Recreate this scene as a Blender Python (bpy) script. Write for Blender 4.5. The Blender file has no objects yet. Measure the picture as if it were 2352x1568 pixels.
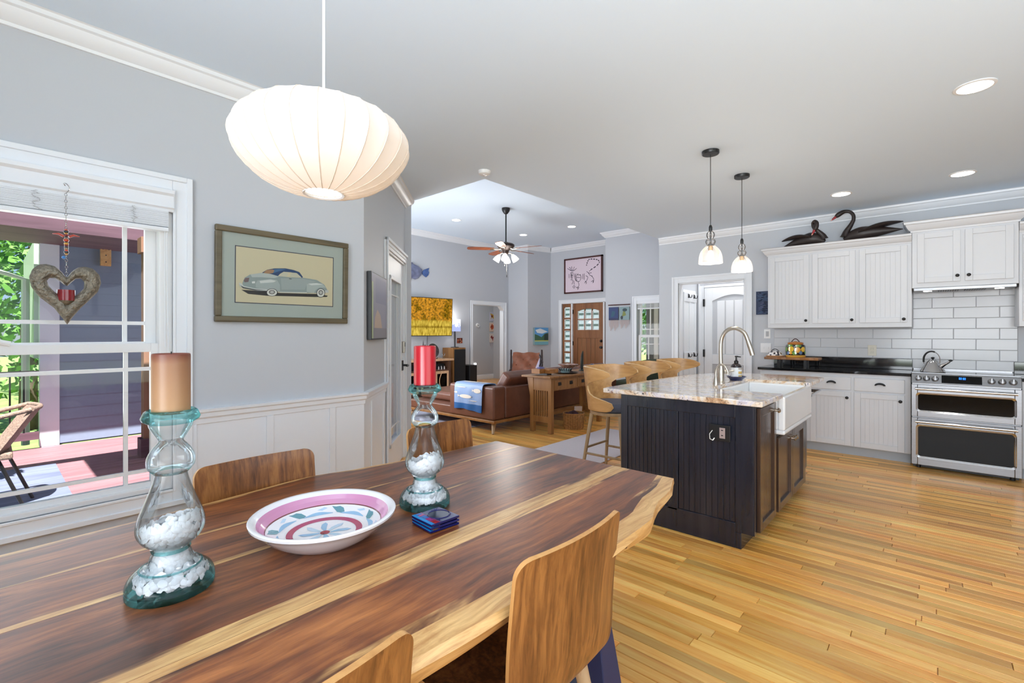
import bpy, bmesh, math, random
from mathutils import Vector, Matrix
random.seed(7)
PI = math.pi
S = bpy.context.scene
COL = S.collection

# ---------------- camera, world, sun, area lights, exposure ----------------
F, HZ, CX, H, YAW = 1080.0, 765.0, 1176.0, 1.32, 0.730
sY, cY = math.sin(YAW), math.cos(YAW)
cam = bpy.data.cameras.new('camera'); camo = bpy.data.objects.new('camera', cam); COL.objects.link(camo)
cam.sensor_width = 36; cam.sensor_fit = 'HORIZONTAL'; cam.lens = 36 * F / 2352
cam.shift_y = -(784 - HZ) / 2352; cam.clip_start = 0.05; cam.clip_end = 300
camo.location = (0, 0, H); camo.rotation_euler = (PI / 2, 0, YAW)
S.camera = camo
S.view_settings.view_transform = 'Standard'; S.view_settings.look = 'None'
S.view_settings.exposure = 0.12; S.view_settings.gamma = 1.0; S.view_settings.use_curve_mapping = False
S.cycles.max_bounces = 10; S.cycles.diffuse_bounces = 6; S.cycles.glossy_bounces = 4
S.cycles.transmission_bounces = 6; S.cycles.transparent_max_bounces = 14
S.cycles.caustics_reflective = False; S.cycles.caustics_refractive = False
S.cycles.sample_clamp_indirect = 6.0

w = bpy.data.worlds.new('world'); S.world = w; w.use_nodes = True
nt = w.node_tree; nt.nodes.clear()
o = nt.nodes.new('ShaderNodeOutputWorld'); bg = nt.nodes.new('ShaderNodeBackground')
sky = nt.nodes.new('ShaderNodeTexSky'); sky.sky_type = 'HOSEK_WILKIE'; sky.turbidity = 3.0; sky.ground_albedo = 0.35
sky.sun_direction = Vector((0.47, -0.12, 0.88)).normalized()
bg.inputs['Strength'].default_value = 2.8
nt.links.new(sky.outputs[0], bg.inputs[0]); nt.links.new(bg.outputs[0], o.inputs[0])

def light(name, kind, loc, energy, color=(1, 1, 1), rot=None, **kw):
    d = bpy.data.lights.new(name, kind); d.energy = energy; d.color = color
    for k, v in kw.items(): setattr(d, k, v)
    ob = bpy.data.objects.new(name, d); ob.location = loc
    if rot: ob.rotation_euler = rot
    COL.objects.link(ob); return ob
sun = light('sun', 'SUN', (0, 0, 20), 13.0, (1, 0.97, 0.93), angle=0.01)
sun.rotation_euler = Vector((0.47, -0.12, 0.88)).to_track_quat('Z', 'Y').to_euler()
# area lights standing in for window daylight, tilted up to brighten the ceilings
light('daylight_rear_windows', 'AREA', (0.7, -2.10, 1.45), 165, (0.89, 0.945, 1), (PI / 2 + 0.6, 0, 0), shape='RECTANGLE', size=3.0, size_y=2.0, spread=2.1)
light('right_wall_fill', 'AREA', (2.34, 1.0, 1.45), 34, (0.89, 0.945, 1), (0, PI / 2 + 0.6, 0), shape='RECTANGLE', size=1.9, size_y=2.8)  # added fill, set at the added opening in the right wall
light('daylight_left_window', 'AREA', (-3.16, 0.02, 1.25), 10, (0.93, 0.95, 1), (0, -PI / 2 - 0.3, 0), shape='RECTANGLE', size=1.5, size_y=1.25)
light('living_room_fill', 'AREA', (-6.3, 3.14, 1.5), 170, (0.92, 0.955, 1), (PI / 2 + 0.5, 0, 0), shape='RECTANGLE', size=2.6, size_y=2.0)  # added fill for the living room; the wall behind it has no window
light('hall_fill', 'AREA', (-8.95, 8.3, 2.68), 14, (1, 0.98, 0.95), None, shape='DISK', size=0.4)  # added fill to brighten the dark hall, no fixture
light('mudroom_fill', 'AREA', (-2.1, 7.25, 2.72), 12, (1, 0.98, 0.95), None, shape='DISK', size=0.3)  # added fill to brighten the dark mudroom, no fixture
CAN_W = 0.45

# ---------------- helpers ----------------
def ray(px, py):
    u = (px - CX) / F; v = (HZ - py) / F
    return (-sY + u * cY, cY + u * sY, v)
def onz(px, py, z):
    d = ray(px, py); t = (z - H) / d[2]; return (d[0] * t, d[1] * t, z)
def onx(px, py, x):
    d = ray(px, py); t = x / d[0]; return (x, d[1] * t, H + d[2] * t)
def ony(px, py, y):
    d = ray(px, py); t = y / d[1]; return (d[0] * t, y, H + d[2] * t)

def spline(pts, n=6):
    P = [Vector(p) for p in pts]; out = []
    for i in range(len(P) - 1):
        p0, p1, p2, p3 = P[max(i - 1, 0)], P[i], P[i + 1], P[min(i + 2, len(P) - 1)]
        for j in range(n):
            t = j / n; out.append(0.5 * ((2 * p1) + (-p0 + p2) * t + (2 * p0 - 5 * p1 + 4 * p2 - p3) * t * t + (-p0 + 3 * p1 - 3 * p2 + p3) * t ** 3))
    return out + [P[-1]]
class MB:
    def __init__(s): s.v = []; s.f = []; s.m = []; s.c = []
    def add(s, vs, fs, mi=0, col=None):
        b = len(s.v); s.v += [tuple(p) for p in vs]
        for f in fs: s.f.append(tuple(b + i for i in f)); s.m.append(mi); s.c.append(col)
        return s
    def box(s, a, b, mi=0, col=None):
        x0, y0, z0 = [min(a[i], b[i]) for i in range(3)]; x1, y1, z1 = [max(a[i], b[i]) for i in range(3)]
        return s.add([(x0, y0, z0), (x1, y0, z0), (x1, y1, z0), (x0, y1, z0), (x0, y0, z1), (x1, y0, z1), (x1, y1, z1), (x0, y1, z1)],
                     [(0, 3, 2, 1), (4, 5, 6, 7), (0, 1, 5, 4), (1, 2, 6, 5), (2, 3, 7, 6), (3, 0, 4, 7)], mi, col)
    def hexa(s, lo, hi, mi=0, col=None):
        n = len(lo)
        return s.add(list(lo) + list(hi), [tuple(range(n))[::-1], tuple(range(n, 2 * n))] + [(i, (i + 1) % n, n + (i + 1) % n, n + i) for i in range(n)], mi, col)
    def prism(s, poly, axis, d0, d1, mi=0, col=None):
        def P(p, d):
            return {'x': (d, p[0], p[1]), 'y': (p[0], d, p[1]), 'z': (p[0], p[1], d)}[axis]
        return s.hexa([P(p, d0) for p in poly], [P(p, d1) for p in poly], mi, col)
    def tube(s, path, r, n=8, mi=0, col=None, caps=True, closed=False, squash=1.0):
        P = [Vector(p) for p in path]; k = len(P)
        R = r if isinstance(r, (list, tuple)) else [r] * k
        vs = []; up = None
        for i in range(k):
            if closed: t = (P[(i + 1) % k] - P[i - 1])
            else: t = (P[min(i + 1, k - 1)] - P[max(i - 1, 0)])
            t.normalize()
            if up is None: up = Vector((0, 0, 1)) if abs(t.z) < 0.9 else Vector((1, 0, 0))
            a = t.cross(up)
            if a.length < 1e-5: a = t.cross(Vector((0.3, 0.9, 0.1)))
            a.normalize(); b = a.cross(t).normalized(); up = b
            for j in range(n):
                q = 2 * PI * j / n
                vs.append(P[i] + (a * math.cos(q) + b * math.sin(q) * squash) * R[i])
        fs = []
        for i in range(k if closed else k - 1):
            i2 = (i + 1) % k
            for j in range(n):
                j2 = (j + 1) % n; fs.append((i * n + j, i * n + j2, i2 * n + j2, i2 * n + j))
        if caps and not closed: fs += [tuple(range(n))[::-1], tuple(range((k - 1) * n, k * n))]
        return s.add(vs, fs, mi, col)
    def cyl(s, p, q, r0, r1=None, n=16, mi=0, col=None, caps=True):
        return s.tube([p, q], [r0, r0 if r1 is None else r1], n, mi, col, caps)
    def lathe(s, prof, n=24, c=(0, 0, 0), mi=0, col=None, a0=0, a1=2 * PI, axis='z'):
        full = abs(a1 - a0 - 2 * PI) < 1e-6; m = n if full else n + 1; vs = []
        for r, z in prof:
            for j in range(m):
                q = a0 + (a1 - a0) * j / n; x, y = r * math.cos(q), r * math.sin(q)
                vs.append({'z': (c[0] + x, c[1] + y, c[2] + z), 'x': (c[0] + z, c[1] + x, c[2] + y), 'y': (c[0] + y, c[1] + z, c[2] + x)}[axis])
        fs = []
        for i in range(len(prof) - 1):
            for j in range(n):
                j2 = (j + 1) % m; fs.append((i * m + j, i * m + j2, (i + 1) * m + j2, (i + 1) * m + j))
        return s.add(vs, fs, mi, col)
    def ball(s, c, r, nu=12, nv=8, sc=(1, 1, 1), mi=0, col=None):
        vs = []; fs = []
        for i in range(1, nv):
            a = PI * i / nv
            for j in range(nu):
                q = 2 * PI * j / nu
                vs.append((c[0] + r * sc[0] * math.sin(a) * math.cos(q), c[1] + r * sc[1] * math.sin(a) * math.sin(q), c[2] + r * sc[2] * math.cos(a)))
        t = len(vs); vs += [(c[0], c[1], c[2] + r * sc[2]), (c[0], c[1], c[2] - r * sc[2])]
        for i in range(nv - 2):
            for j in range(nu):
                j2 = (j + 1) % nu; fs.append((i * nu + j, (i + 1) * nu + j, (i + 1) * nu + j2, i * nu + j2))
        for j in range(nu):
            j2 = (j + 1) % nu; fs.append((t, j, j2)); fs.append((t + 1, (nv - 2) * nu + j2, (nv - 2) * nu + j))
        return s.add(vs, fs, mi, col)
    def sheet(s, fn, nu, nv, th, mi=0, col=None):
        """a curved sheet fn(u,v) given thickness th along its normal"""
        P = [[Vector(fn(i / nu, j / nv)) for j in range(nv + 1)] for i in range(nu + 1)]
        def N(i, j):
            a = P[min(i + 1, nu)][j] - P[max(i - 1, 0)][j]; b = P[i][min(j + 1, nv)] - P[i][max(j - 1, 0)]
            q = a.cross(b); return q.normalized() if q.length > 1e-9 else Vector((0, 0, 1))
        top = []; bot = []
        for i in range(nu + 1):
            for j in range(nv + 1):
                q = N(i, j) * th / 2; top.append(P[i][j] + q); bot.append(P[i][j] - q)
        K = len(top); I = lambda i, j: i * (nv + 1) + j; fs = []
        for i in range(nu):
            for j in range(nv):
                fs.append((I(i, j), I(i + 1, j), I(i + 1, j + 1), I(i, j + 1)))
                fs.append((K + I(i, j), K + I(i, j + 1), K + I(i + 1, j + 1), K + I(i + 1, j)))
        rim = [I(i, 0) for i in range(nu + 1)] + [I(nu, j) for j in range(1, nv + 1)] + [I(i, nv) for i in range(nu - 1, -1, -1)] + [I(0, j) for j in range(nv - 1, 0, -1)]
        for a, b in zip(rim, rim[1:] + rim[:1]): fs.append((b, a, K + a, K + b))
        return s.add(top + bot, fs, mi, col)
    def poly(s, pts, mi=0, col=None): return s.add(pts, [tuple(range(len(pts)))], mi, col)
    def move(s, M): s.v = [tuple(M @ Vector(p)) for p in s.v]; return s
    def build(s, name, mats, parent=None, smooth=None, bevel=0, seg=2, sub=0, fix=True):
        me = bpy.data.meshes.new(name)
        off = Vector((0, 0, 0)); p = parent
        while p is not None: off += p.location; p = p.parent
        me.from_pydata([tuple(Vector(q) - off) for q in s.v], [], s.f)
        for m in (mats if isinstance(mats, (list, tuple)) else [mats]): me.materials.append(m)
        if any(s.m): me.polygons.foreach_set('material_index', s.m)
        if any(c is not None for c in s.c):
            ca = me.color_attributes.new('Col', 'FLOAT_COLOR', 'CORNER'); dat = []
            for pol, c in zip(me.polygons, s.c):
                c = c or (1, 1, 1)
                for vi in pol.vertices: dat += [c[0], c[1], c[2], 1.0]
            ca.data.foreach_set('color', dat)
        if fix:
            bm = bmesh.new(); bm.from_mesh(me); bmesh.ops.recalc_face_normals(bm, faces=bm.faces); bm.to_mesh(me); bm.free()
        ob = bpy.data.objects.new(name, me); COL.objects.link(ob)
        if parent is not None: ob.parent = parent
        if smooth:
            me.polygons.foreach_set('use_smooth', [True] * len(me.polygons)); me.set_sharp_from_angle(angle=math.radians(smooth))
        if bevel:
            b = ob.modifiers.new('bevel', 'BEVEL'); b.width = bevel; b.segments = seg; b.limit_method = 'ANGLE'; b.angle_limit = 0.6
            b.harden_normals = False
        if sub:
            b = ob.modifiers.new('sub', 'SUBSURF'); b.levels = sub; b.render_levels = sub
        me.update(); return ob

def thing(name, label, cat, loc=(0, 0, 0), group=None):
    e = bpy.data.objects.new(name, None); COL.objects.link(e); e.location = loc; e.empty_display_size = 0.1
    e['label'] = label; e['category'] = cat
    if group: e['group'] = group
    return e
def tag(ob, label, cat, group=None):
    ob['label'] = label; ob['category'] = cat
    if group: ob['group'] = group
    return ob
def base(ob, loc):
    """move a single mesh thing's origin to its base"""
    L = Vector(loc); ob.data.transform(Matrix.Translation(-L)); ob.location = L; return ob
def struct(ob): ob['kind'] = 'structure'; return ob
def dup(root, loc, rotz=0.0, label=None, group=None):
    r = root.copy(); COL.objects.link(r); r.location = loc; r.rotation_euler = (0, 0, rotz)
    if label: r['label'] = label
    if group: r['group'] = group
    for ch in list(root.children):
        c = ch.copy(); COL.objects.link(c); c.parent = r
        for g in list(ch.children):
            d = g.copy(); COL.objects.link(d); d.parent = c
    return r
def rgb(r, g, b):
    f = lambda c: (c / 255 / 12.92) if c <= 10 else (((c / 255) + 0.055) / 1.055) ** 2.4
    return (f(r), f(g), f(b))

# ---------------- materials ----------------
def newmat(name):
    m = bpy.data.materials.new(name); m.use_nodes = True; n = m.node_tree; n.nodes.clear()
    out = n.nodes.new('ShaderNodeOutputMaterial'); return m, n, out
def N(nt, kind, **kw):
    q = nt.nodes.new('ShaderNode' + kind)
    for k, v in kw.items():
        if k in q.inputs: q.inputs[k].default_value = v
        else: setattr(q, k, v)
    return q
def mat(name, c, rough=0.5, metal=0.0, noise=0.0, nscale=20, bump=0.0, bscale=60, coat=0.0, spec=0.5, sheen=0.0, stretch=(1, 1, 1)):
    m, n, out = newmat(name); b = N(n, 'BsdfPrincipled'); n.links.new(b.outputs[0], out.inputs[0])
    b.inputs['Base Color'].default_value = (*c, 1); b.inputs['Roughness'].default_value = rough; b.inputs['Metallic'].default_value = metal
    b.inputs['Coat Weight'].default_value = coat; b.inputs['Coat Roughness'].default_value = 0.12; b.inputs['Specular IOR Level'].default_value = spec
    if sheen: b.inputs['Sheen Weight'].default_value = sheen
    if noise or bump:
        tc = N(n, 'TexCoord'); mp = N(n, 'Mapping'); mp.inputs['Scale'].default_value = stretch; n.links.new(tc.outputs['Object'], mp.inputs[0])
    if noise:
        t = N(n, 'TexNoise', Scale=nscale, Detail=5.0, Roughness=0.6); n.links.new(mp.outputs[0], t.inputs['Vector'])
        r = N(n, 'ValToRGB'); r.color_ramp.elements[0].position = 0.3; r.color_ramp.elements[1].position = 0.7
        r.color_ramp.elements[0].color = (*[x * (1 - noise) for x in c], 1); r.color_ramp.elements[1].color = (*[min(1, x * (1 + noise)) for x in c], 1)
        n.links.new(t.outputs[0], r.inputs[0]); n.links.new(r.outputs[0], b.inputs['Base Color'])
    if bump:
        t2 = N(n, 'TexNoise', Scale=bscale, Detail=4.0); n.links.new(mp.outputs[0], t2.inputs['Vector'])
        bp = N(n, 'Bump', Strength=bump, Distance=0.01); n.links.new(t2.outputs[0], bp.inputs['Height']); n.links.new(bp.outputs[0], b.inputs['Normal'])
    return m
def colmat(name, rough=0.6, coat=0.0, emit=0.0):
    m, n, out = newmat(name); b = N(n, 'BsdfPrincipled'); n.links.new(b.outputs[0], out.inputs[0])
    a = N(n, 'Attribute', attribute_name='Col'); n.links.new(a.outputs['Color'], b.inputs['Base Color'])
    b.inputs['Roughness'].default_value = rough; b.inputs['Coat Weight'].default_value = coat; b.inputs['Coat Roughness'].default_value = 0.08
    if emit: n.links.new(a.outputs['Color'], b.inputs['Emission Color']); b.inputs['Emission Strength'].default_value = emit
    return m
def emis(name, c, st):
    m, n, out = newmat(name); b = N(n, 'Emission', Strength=st); b.inputs[0].default_value = (*c, 1); n.links.new(b.outputs[0], out.inputs[0]); return m
def wood(name, dark, mid, lite, axis='x', freq=26, rough=0.4, coat=0.0, tone=False, amount=0.5, off=0.0, contrast=(0.3, 0.5, 0.72)):
    m, n, out = newmat(name); b = N(n, 'BsdfPrincipled'); n.links.new(b.outputs[0], out.inputs[0])
    b.inputs['Roughness'].default_value = rough; b.inputs['Coat Weight'].default_value = coat; b.inputs['Coat Roughness'].default_value = 0.15
    tc = N(n, 'TexCoord'); mp = N(n, 'Mapping'); k = {'x': 0, 'y': 1, 'z': 2}[axis]
    sc = [1.0] * 3; sc[k] = 0.07; mp.inputs['Scale'].default_value = sc; mp.inputs['Location'].default_value = (off, off * 1.7, off * 0.6)
    vec = tc.outputs['Object']
    if tone:
        a = N(n, 'Attribute', attribute_name='Col'); vm = N(n, 'VectorMath', operation='SCALE'); vm.inputs['Scale'].default_value = 37.0
        sp = N(n, 'SeparateColor'); n.links.new(a.outputs['Color'], sp.inputs[0]); cb = N(n, 'CombineXYZ')
        for i in range(3): n.links.new(sp.outputs['Blue'], cb.inputs[i])
        n.links.new(cb.outputs[0], vm.inputs[0]); ad = N(n, 'VectorMath', operation='ADD'); n.links.new(vec, ad.inputs[0]); n.links.new(vm.outputs[0], ad.inputs[1]); vec = ad.outputs[0]
    n.links.new(vec, mp.inputs[0])
    t = N(n, 'TexNoise', Scale=freq, Detail=7.0, Roughness=0.62, Distortion=0.6); n.links.new(mp.outputs[0], t.inputs['Vector'])
    t2 = N(n, 'TexNoise', Scale=freq * 0.22, Detail=2.0, Distortion=1.2); n.links.new(mp.outputs[0], t2.inputs['Vector'])
    mx = N(n, 'Mix', data_type='FLOAT'); mx.inputs[0].default_value = amount; n.links.new(t.outputs[0], mx.inputs[2]); n.links.new(t2.outputs[0], mx.inputs[3])
    r = N(n, 'ValToRGB'); e = r.color_ramp.elements; e[0].position, e[1].position = contrast[0], contrast[2]
    e[0].color = (*dark, 1); e[1].color = (*lite, 1); q = e.new(contrast[1]); q.color = (*mid, 1)
    n.links.new(mx.outputs[0], r.inputs[0]); c = r.outputs[0]
    if tone:
        vr = N(n, 'MapRange'); vr.inputs[3].default_value = 0.55; vr.inputs[4].default_value = 1.35; n.links.new(sp.outputs['Red'], vr.inputs[0])
        hs = N(n, 'HueSaturation'); n.links.new(c, hs.inputs['Color']); n.links.new(vr.outputs[0], hs.inputs['Value']); c = hs.outputs[0]
        hr = N(n, 'MapRange'); hr.inputs[3].default_value = 0.490; hr.inputs[4].default_value = 0.500; n.links.new(sp.outputs['Green'], hr.inputs[0]); n.links.new(hr.outputs[0], hs.inputs['Hue'])
    n.links.new(c, b.inputs['Base Color'])
    bp = N(n, 'Bump', Strength=0.06, Distance=0.004); n.links.new(t.outputs[0], bp.inputs['Height']); n.links.new(bp.outputs[0], b.inputs['Normal'])
    return m
def thin_glass(name, tint=(1, 1, 1), edge=(0.8, 0.9, 0.9), spec=0.5, haze=0.0, blend=0.35):
    m, n, out = newmat(name); lw = N(n, 'LayerWeight', Blend=blend); fr = N(n, 'Fresnel', IOR=1.45)
    mixc = N(n, 'Mix', data_type='RGBA'); mixc.inputs[6].default_value = (*tint, 1); mixc.inputs[7].default_value = (*edge, 1); n.links.new(lw.outputs['Facing'], mixc.inputs[0])
    tr = N(n, 'BsdfTransparent'); n.links.new(mixc.outputs[2], tr.inputs[0]); gl = N(n, 'BsdfGlossy', Roughness=0.02); gl.inputs[0].default_value = (1, 1, 1, 1)
    mul = N(n, 'Math', operation='MULTIPLY'); mul.inputs[1].default_value = spec; n.links.new(fr.outputs[0], mul.inputs[0])
    ms = N(n, 'MixShader'); n.links.new(mul.outputs[0], ms.inputs[0]); n.links.new(tr.outputs[0], ms.inputs[1]); n.links.new(gl.outputs[0], ms.inputs[2]); res = ms.outputs[0]
    if haze:
        df = N(n, 'BsdfDiffuse'); df.inputs[0].default_value = (0.9, 0.9, 0.92, 1); m2 = N(n, 'MixShader', Fac=haze); n.links.new(res, m2.inputs[1]); n.links.new(df.outputs[0], m2.inputs[2]); res = m2.outputs[0]
    n.links.new(res, out.inputs[0]); return m

M = {}
M['wall'] = mat('wall_paint', rgb(194, 197, 202), 0.5, bump=0.02, bscale=300)
M['wall2'] = mat('wall_paint_living', rgb(194, 197, 203), 0.5, bump=0.02, bscale=300)
M['ceil'] = mat('ceiling_paint', rgb(221, 236, 250), 0.7, bump=0.02, bscale=200)
M['trim'] = mat('white_trim_paint', rgb(232, 235, 239), 0.35)
M['cab'] = mat('white_cabinet_paint', rgb(214, 216, 220), 0.35)
M['white'] = mat('white_plastic', rgb(235, 235, 235), 0.35)
M['ivory'] = mat('ivory_plastic', rgb(214, 208, 192), 0.4)
M['black'] = mat('black_metal', rgb(22, 22, 24), 0.4)
M['blackgloss'] = mat('black_glass', rgb(6, 6, 7), 0.08, spec=0.18)
M['toe'] = mat('grey_toe_kick', rgb(170, 178, 186), 0.5)
M['steel'] = mat('brushed_steel', rgb(138, 138, 140), 0.33, 1.0, noise=0.06, nscale=90, stretch=(0.03, 1, 1))
M['chrome'] = mat('polished_steel', rgb(210, 210, 212), 0.12, 1.0)
M['nickel'] = mat('brushed_nickel', rgb(196, 188, 176), 0.28, 1.0)
M['tile'] = mat('glazed_white_tile', rgb(206, 207, 210), 0.16, bump=0.05, bscale=14, spec=0.28)
M['grout'] = mat('grey_grout', rgb(186, 187, 190), 0.8)
M['ceramic'] = mat('white_fireclay', rgb(238, 239, 240), 0.12, coat=0.6)
M['print'] = colmat('printed_colours', 0.45)
M['glaze'] = colmat('painted_glaze', 0.15, coat=0.8)
M['glow'] = emis('lit_diffuser', (1, 0.97, 0.92), 14)
M['fabric'] = mat('grey_blue_cushion', rgb(92, 96, 112), 0.9, noise=0.15, nscale=150)
M['rugwhite'] = mat('pale_runner_wool', rgb(222, 214, 218), 0.95, noise=0.05, nscale=120, bump=0.3, bscale=250)
M['rugblue'] = mat('pale_blue_rug_wool', rgb(176, 174, 192), 0.95, noise=0.25, nscale=18, bump=0.3, bscale=200)
M['navy'] = mat('navy_painted_steel', rgb(40, 54, 98), 0.35)
M['leather'] = mat('brown_leather', rgb(108, 68, 52), 0.38, noise=0.14, nscale=9, bump=0.06, bscale=120)
M['leather2'] = mat('tan_leather', rgb(128, 72, 46), 0.4, noise=0.2, nscale=12, bump=0.06, bscale=120)
M['shade_wood'] = wood('espresso_cabinet', rgb(20, 23, 33), rgb(32, 36, 48), rgb(52, 52, 60), 'z', 14, 0.24, 0.3)
M['shade_wood_side'] = wood('espresso_door', rgb(52, 36, 28), rgb(66, 47, 36), rgb(82, 58, 42), 'z', 14, 0.25, 0.35)
M['oakfloor'] = wood('oak_floorboards', rgb(172, 94, 32), rgb(234, 166, 72), rgb(252, 212, 122), 'x', 34, 0.3, 0.12, tone=True, amount=0.45, contrast=(0.25, 0.43, 0.66))
M['walnutchair'] = wood('walnut_ply', rgb(88, 50, 24), rgb(124, 76, 38), rgb(158, 104, 54), 'z', 95, 0.34, 0.12, amount=0.5, contrast=(0.38, 0.5, 0.63))
M['plyedge'] = wood('ply_edge', rgb(176, 122, 66), rgb(200, 146, 86), rgb(214, 164, 102), 'z', 60, 0.4)
M['stoolwood'] = wood('oak_ply', rgb(184, 132, 76), rgb(214, 164, 104), rgb(232, 188, 130), 'x', 30, 0.35, 0.1)
M['stoolleg'] = wood('pale_oak_leg', rgb(160, 132, 98), rgb(186, 158, 122), rgb(202, 176, 140), 'z', 30, 0.45)
M['mission'] = wood('mission_oak', rgb(118, 78, 40), rgb(148, 102, 56), rgb(168, 122, 72), 'z', 24, 0.4, 0.1)
M['darkoak'] = wood('dark_oak', rgb(64, 42, 32), rgb(86, 58, 44), rgb(104, 72, 54), 'z', 24, 0.4)
M['maple'] = wood('maple', rgb(186, 140, 100), rgb(206, 162, 122), rgb(220, 180, 142), 'z', 24, 0.4)
M['doorwood'] = wood('fir_door', rgb(108, 66, 38), rgb(136, 88, 52), rgb(158, 108, 68), 'z', 26, 0.4, 0.1)
M['cedar'] = wood('cedar_post', rgb(110, 76, 56), rgb(142, 104, 80), rgb(164, 124, 98), 'z', 20, 0.8)
M['acacia'] = wood('acacia_board', rgb(110, 68, 32), rgb(168, 112, 58), rgb(206, 152, 90), 'x', 24, 0.45)
M['basket'] = mat('woven_splint', rgb(172, 124, 72), 0.7, noise=0.25, nscale=40)
M['siding'] = mat('grey_siding', rgb(124, 136, 158), 0.7, noise=0.04, nscale=30)
M['deck'] = wood('red_deck_board', rgb(128, 88, 94), rgb(158, 112, 118), rgb(178, 134, 138), 'y', 30, 0.6)
M['maroon'] = wood('maroon_beam', rgb(82, 56, 66), rgb(104, 74, 86), rgb(120, 88, 100), 'y', 22, 0.7)
M['extwhite'] = mat('exterior_white', rgb(222, 224, 232), 0.6)
M['palegreen'] = mat('pale_green_exterior', rgb(200, 214, 196), 0.6)
M['pane'] = thin_glass('window_glass', (0.97, 0.98, 0.98), (0.9, 0.93, 0.93), 0.28, blend=0.2)
M['holder'] = thin_glass('recycled_glass', (0.965, 0.98, 0.985), (0.34, 0.50, 0.54), 0.65, blend=0.24)
M['teal'] = thin_glass('teal_glass', (0.6, 0.86, 0.86), (0.12, 0.50, 0.52), 0.5, blend=0.35)
M['clearshade'] = thin_glass('seeded_glass', (0.97, 0.95, 0.94), (0.7, 0.66, 0.64), 1.0, haze=0.10)
M['grass'] = mat('lawn_grass', rgb(136, 168, 92), 0.9, noise=0.25, nscale=3)
M['leafA'] = mat('tree_leaves', rgb(96, 150, 58), 0.6, noise=0.35, nscale=1.5)
M['leafB'] = mat('tree_leaves_dark', rgb(60, 104, 44), 0.6, noise=0.3, nscale=1.5)
M['leafC'] = mat('glossy_plant_leaf', rgb(62, 100, 60), 0.3, noise=0.3, nscale=8)
M['trunk'] = mat('bark', rgb(92, 76, 62), 0.9, noise=0.3, nscale=12, bump=0.5)
M['patiorug'] = mat('outdoor_rug', rgb(116, 124, 152), 0.9, noise=0.3, nscale=10, stretch=(1, 0.15, 1))
M['wicker'] = mat('brown_wicker', rgb(150, 126, 112), 0.7, noise=0.3, nscale=60, bump=0.6, bscale=90)
M['concrete'] = mat('pale_concrete', rgb(178, 180, 186), 0.9)

M['siding2'] = mat('light_blue_siding', rgb(196, 210, 220), 0.7, noise=0.03, nscale=30)

_m, _n, _o = newmat('translucent_blind'); _d = N(_n, 'BsdfDiffuse'); _d.inputs[0].default_value = (0.9, 0.9, 0.92, 1); _t = N(_n, 'BsdfTranslucent'); _t.inputs[0].default_value = (0.9, 0.9, 0.92, 1); _x = N(_n, 'MixShader', Fac=0.5); _n.links.new(_d.outputs[0], _x.inputs[1]); _n.links.new(_t.outputs[0], _x.inputs[2]); _n.links.new(_x.outputs[0], _o.inputs[0]); M['blind'] = _m
# ---------------- the setting ----------------
def wallbox(mb, axis, a0, a1, b0, b1, z0, z1, holes=()):
    """wall thickness a0..a1 on the other axis, running b0..b1; holes (b0,b1,z0,z1)"""
    def bx(p, q, r, s_):
        if q - p > 1e-4 and s_ - r > 1e-4:
            if axis == 'x': mb.box((a0, p, r), (a1, q, s_))     # plane x = const, runs along y
            else: mb.box((p, a0, r), (q, a1, s_))               # plane y = const, runs along x
    cur = b0
    for h in sorted(holes):
        bx(cur, h[0], z0, z1); bx(h[0], h[1], z0, h[2]); bx(h[0], h[1], h[3], z1); cur = h[1]
    bx(cur, b1, z0, z1)
def wall(name, axis, a0, a1, b0, b1, z0, z1, holes=(), m='wall'):
    mb = MB(); wallbox(mb, axis, a0, a1, b0, b1, z0, z1, holes); return struct(mb.build(name, M[m]))

XL = -3.0; YK = 6.82; ZC = 2.75; ZL = 3.5; XT = -8.15; YF = 8.97; YD = 9.70
C0 = Vector((-3.0, 1.78, 0)); C1 = Vector((-4.28, 3.06, 0)); DF = (C1 - C0).normalized(); NF = Vector((DF.y, -DF.x, 0))  # NF points into the room
if NF.x < 0: NF = -NF
wall_left = wall('wall_left', 'x', -3.14, XL, -2.3, 1.779, 0, ZC + 0.1, [(-0.72, 0.66, 0.50, 2.065)])
# diagonal wall with a glazed door
def fpt(d, n, z): p = C0 + DF * d + NF * n; return (p.x, p.y, z)
DL = (C1 - C0).length
mb = MB()
def fbox(mb, d0, d1, n0, n1, z0, z1, mi=0): mb.hexa([fpt(d0, n0, z0), fpt(d1, n0, z0), fpt(d1, n1, z0), fpt(d0, n1, z0)], [fpt(d0, n0, z1), fpt(d1, n0, z1), fpt(d1, n1, z1), fpt(d0, n1, z1)], mi)
fbox(mb, 0, 0.80, -0.13, 0, 0, 2.85); fbox(mb, 1.70, DL, -0.13, 0, 0, 2.85); fbox(mb, 0.80, 1.70, -0.13, 0, 2.06, 2.85)
struct(mb.build('wall_diagonal', M['wall']))
wall('wall_living_rear', 'y', 2.94, 3.06, -8.3, -4.20, 0, ZL, (), 'wall2')
wall('wall_television', 'x', -8.27, XT, 3.06, YF + 0.1, 0, ZL, [(7.70, 8.79, 0, 2.016)], 'wall2')
mb = MB(); mb.prism([(-8.27, YF), (-7.50, YF), (-7.34, YD), (-7.34, YD + 0.1), (-8.27, YD + 0.1)], 'z', 0, ZL); struct(mb.build('wall_alcove', M['wall2']))
wall('wall_entry', 'y', YD, YD + 0.12, -7.4, -5.2, 0, ZL, [(-6.99, -5.50, 0, 2.075)], 'wall2')
wall('wall_entry_side', 'x', -5.30, -5.18, YF + 0.14, YD + 0.12, 0, ZL, (), 'wall2')
wall('wall_front', 'y', YF, YF + 0.14, -5.30, -2.8, 0, ZL, [(-4.56, -3.42, 0.50, 1.985)], 'wall2')
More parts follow.
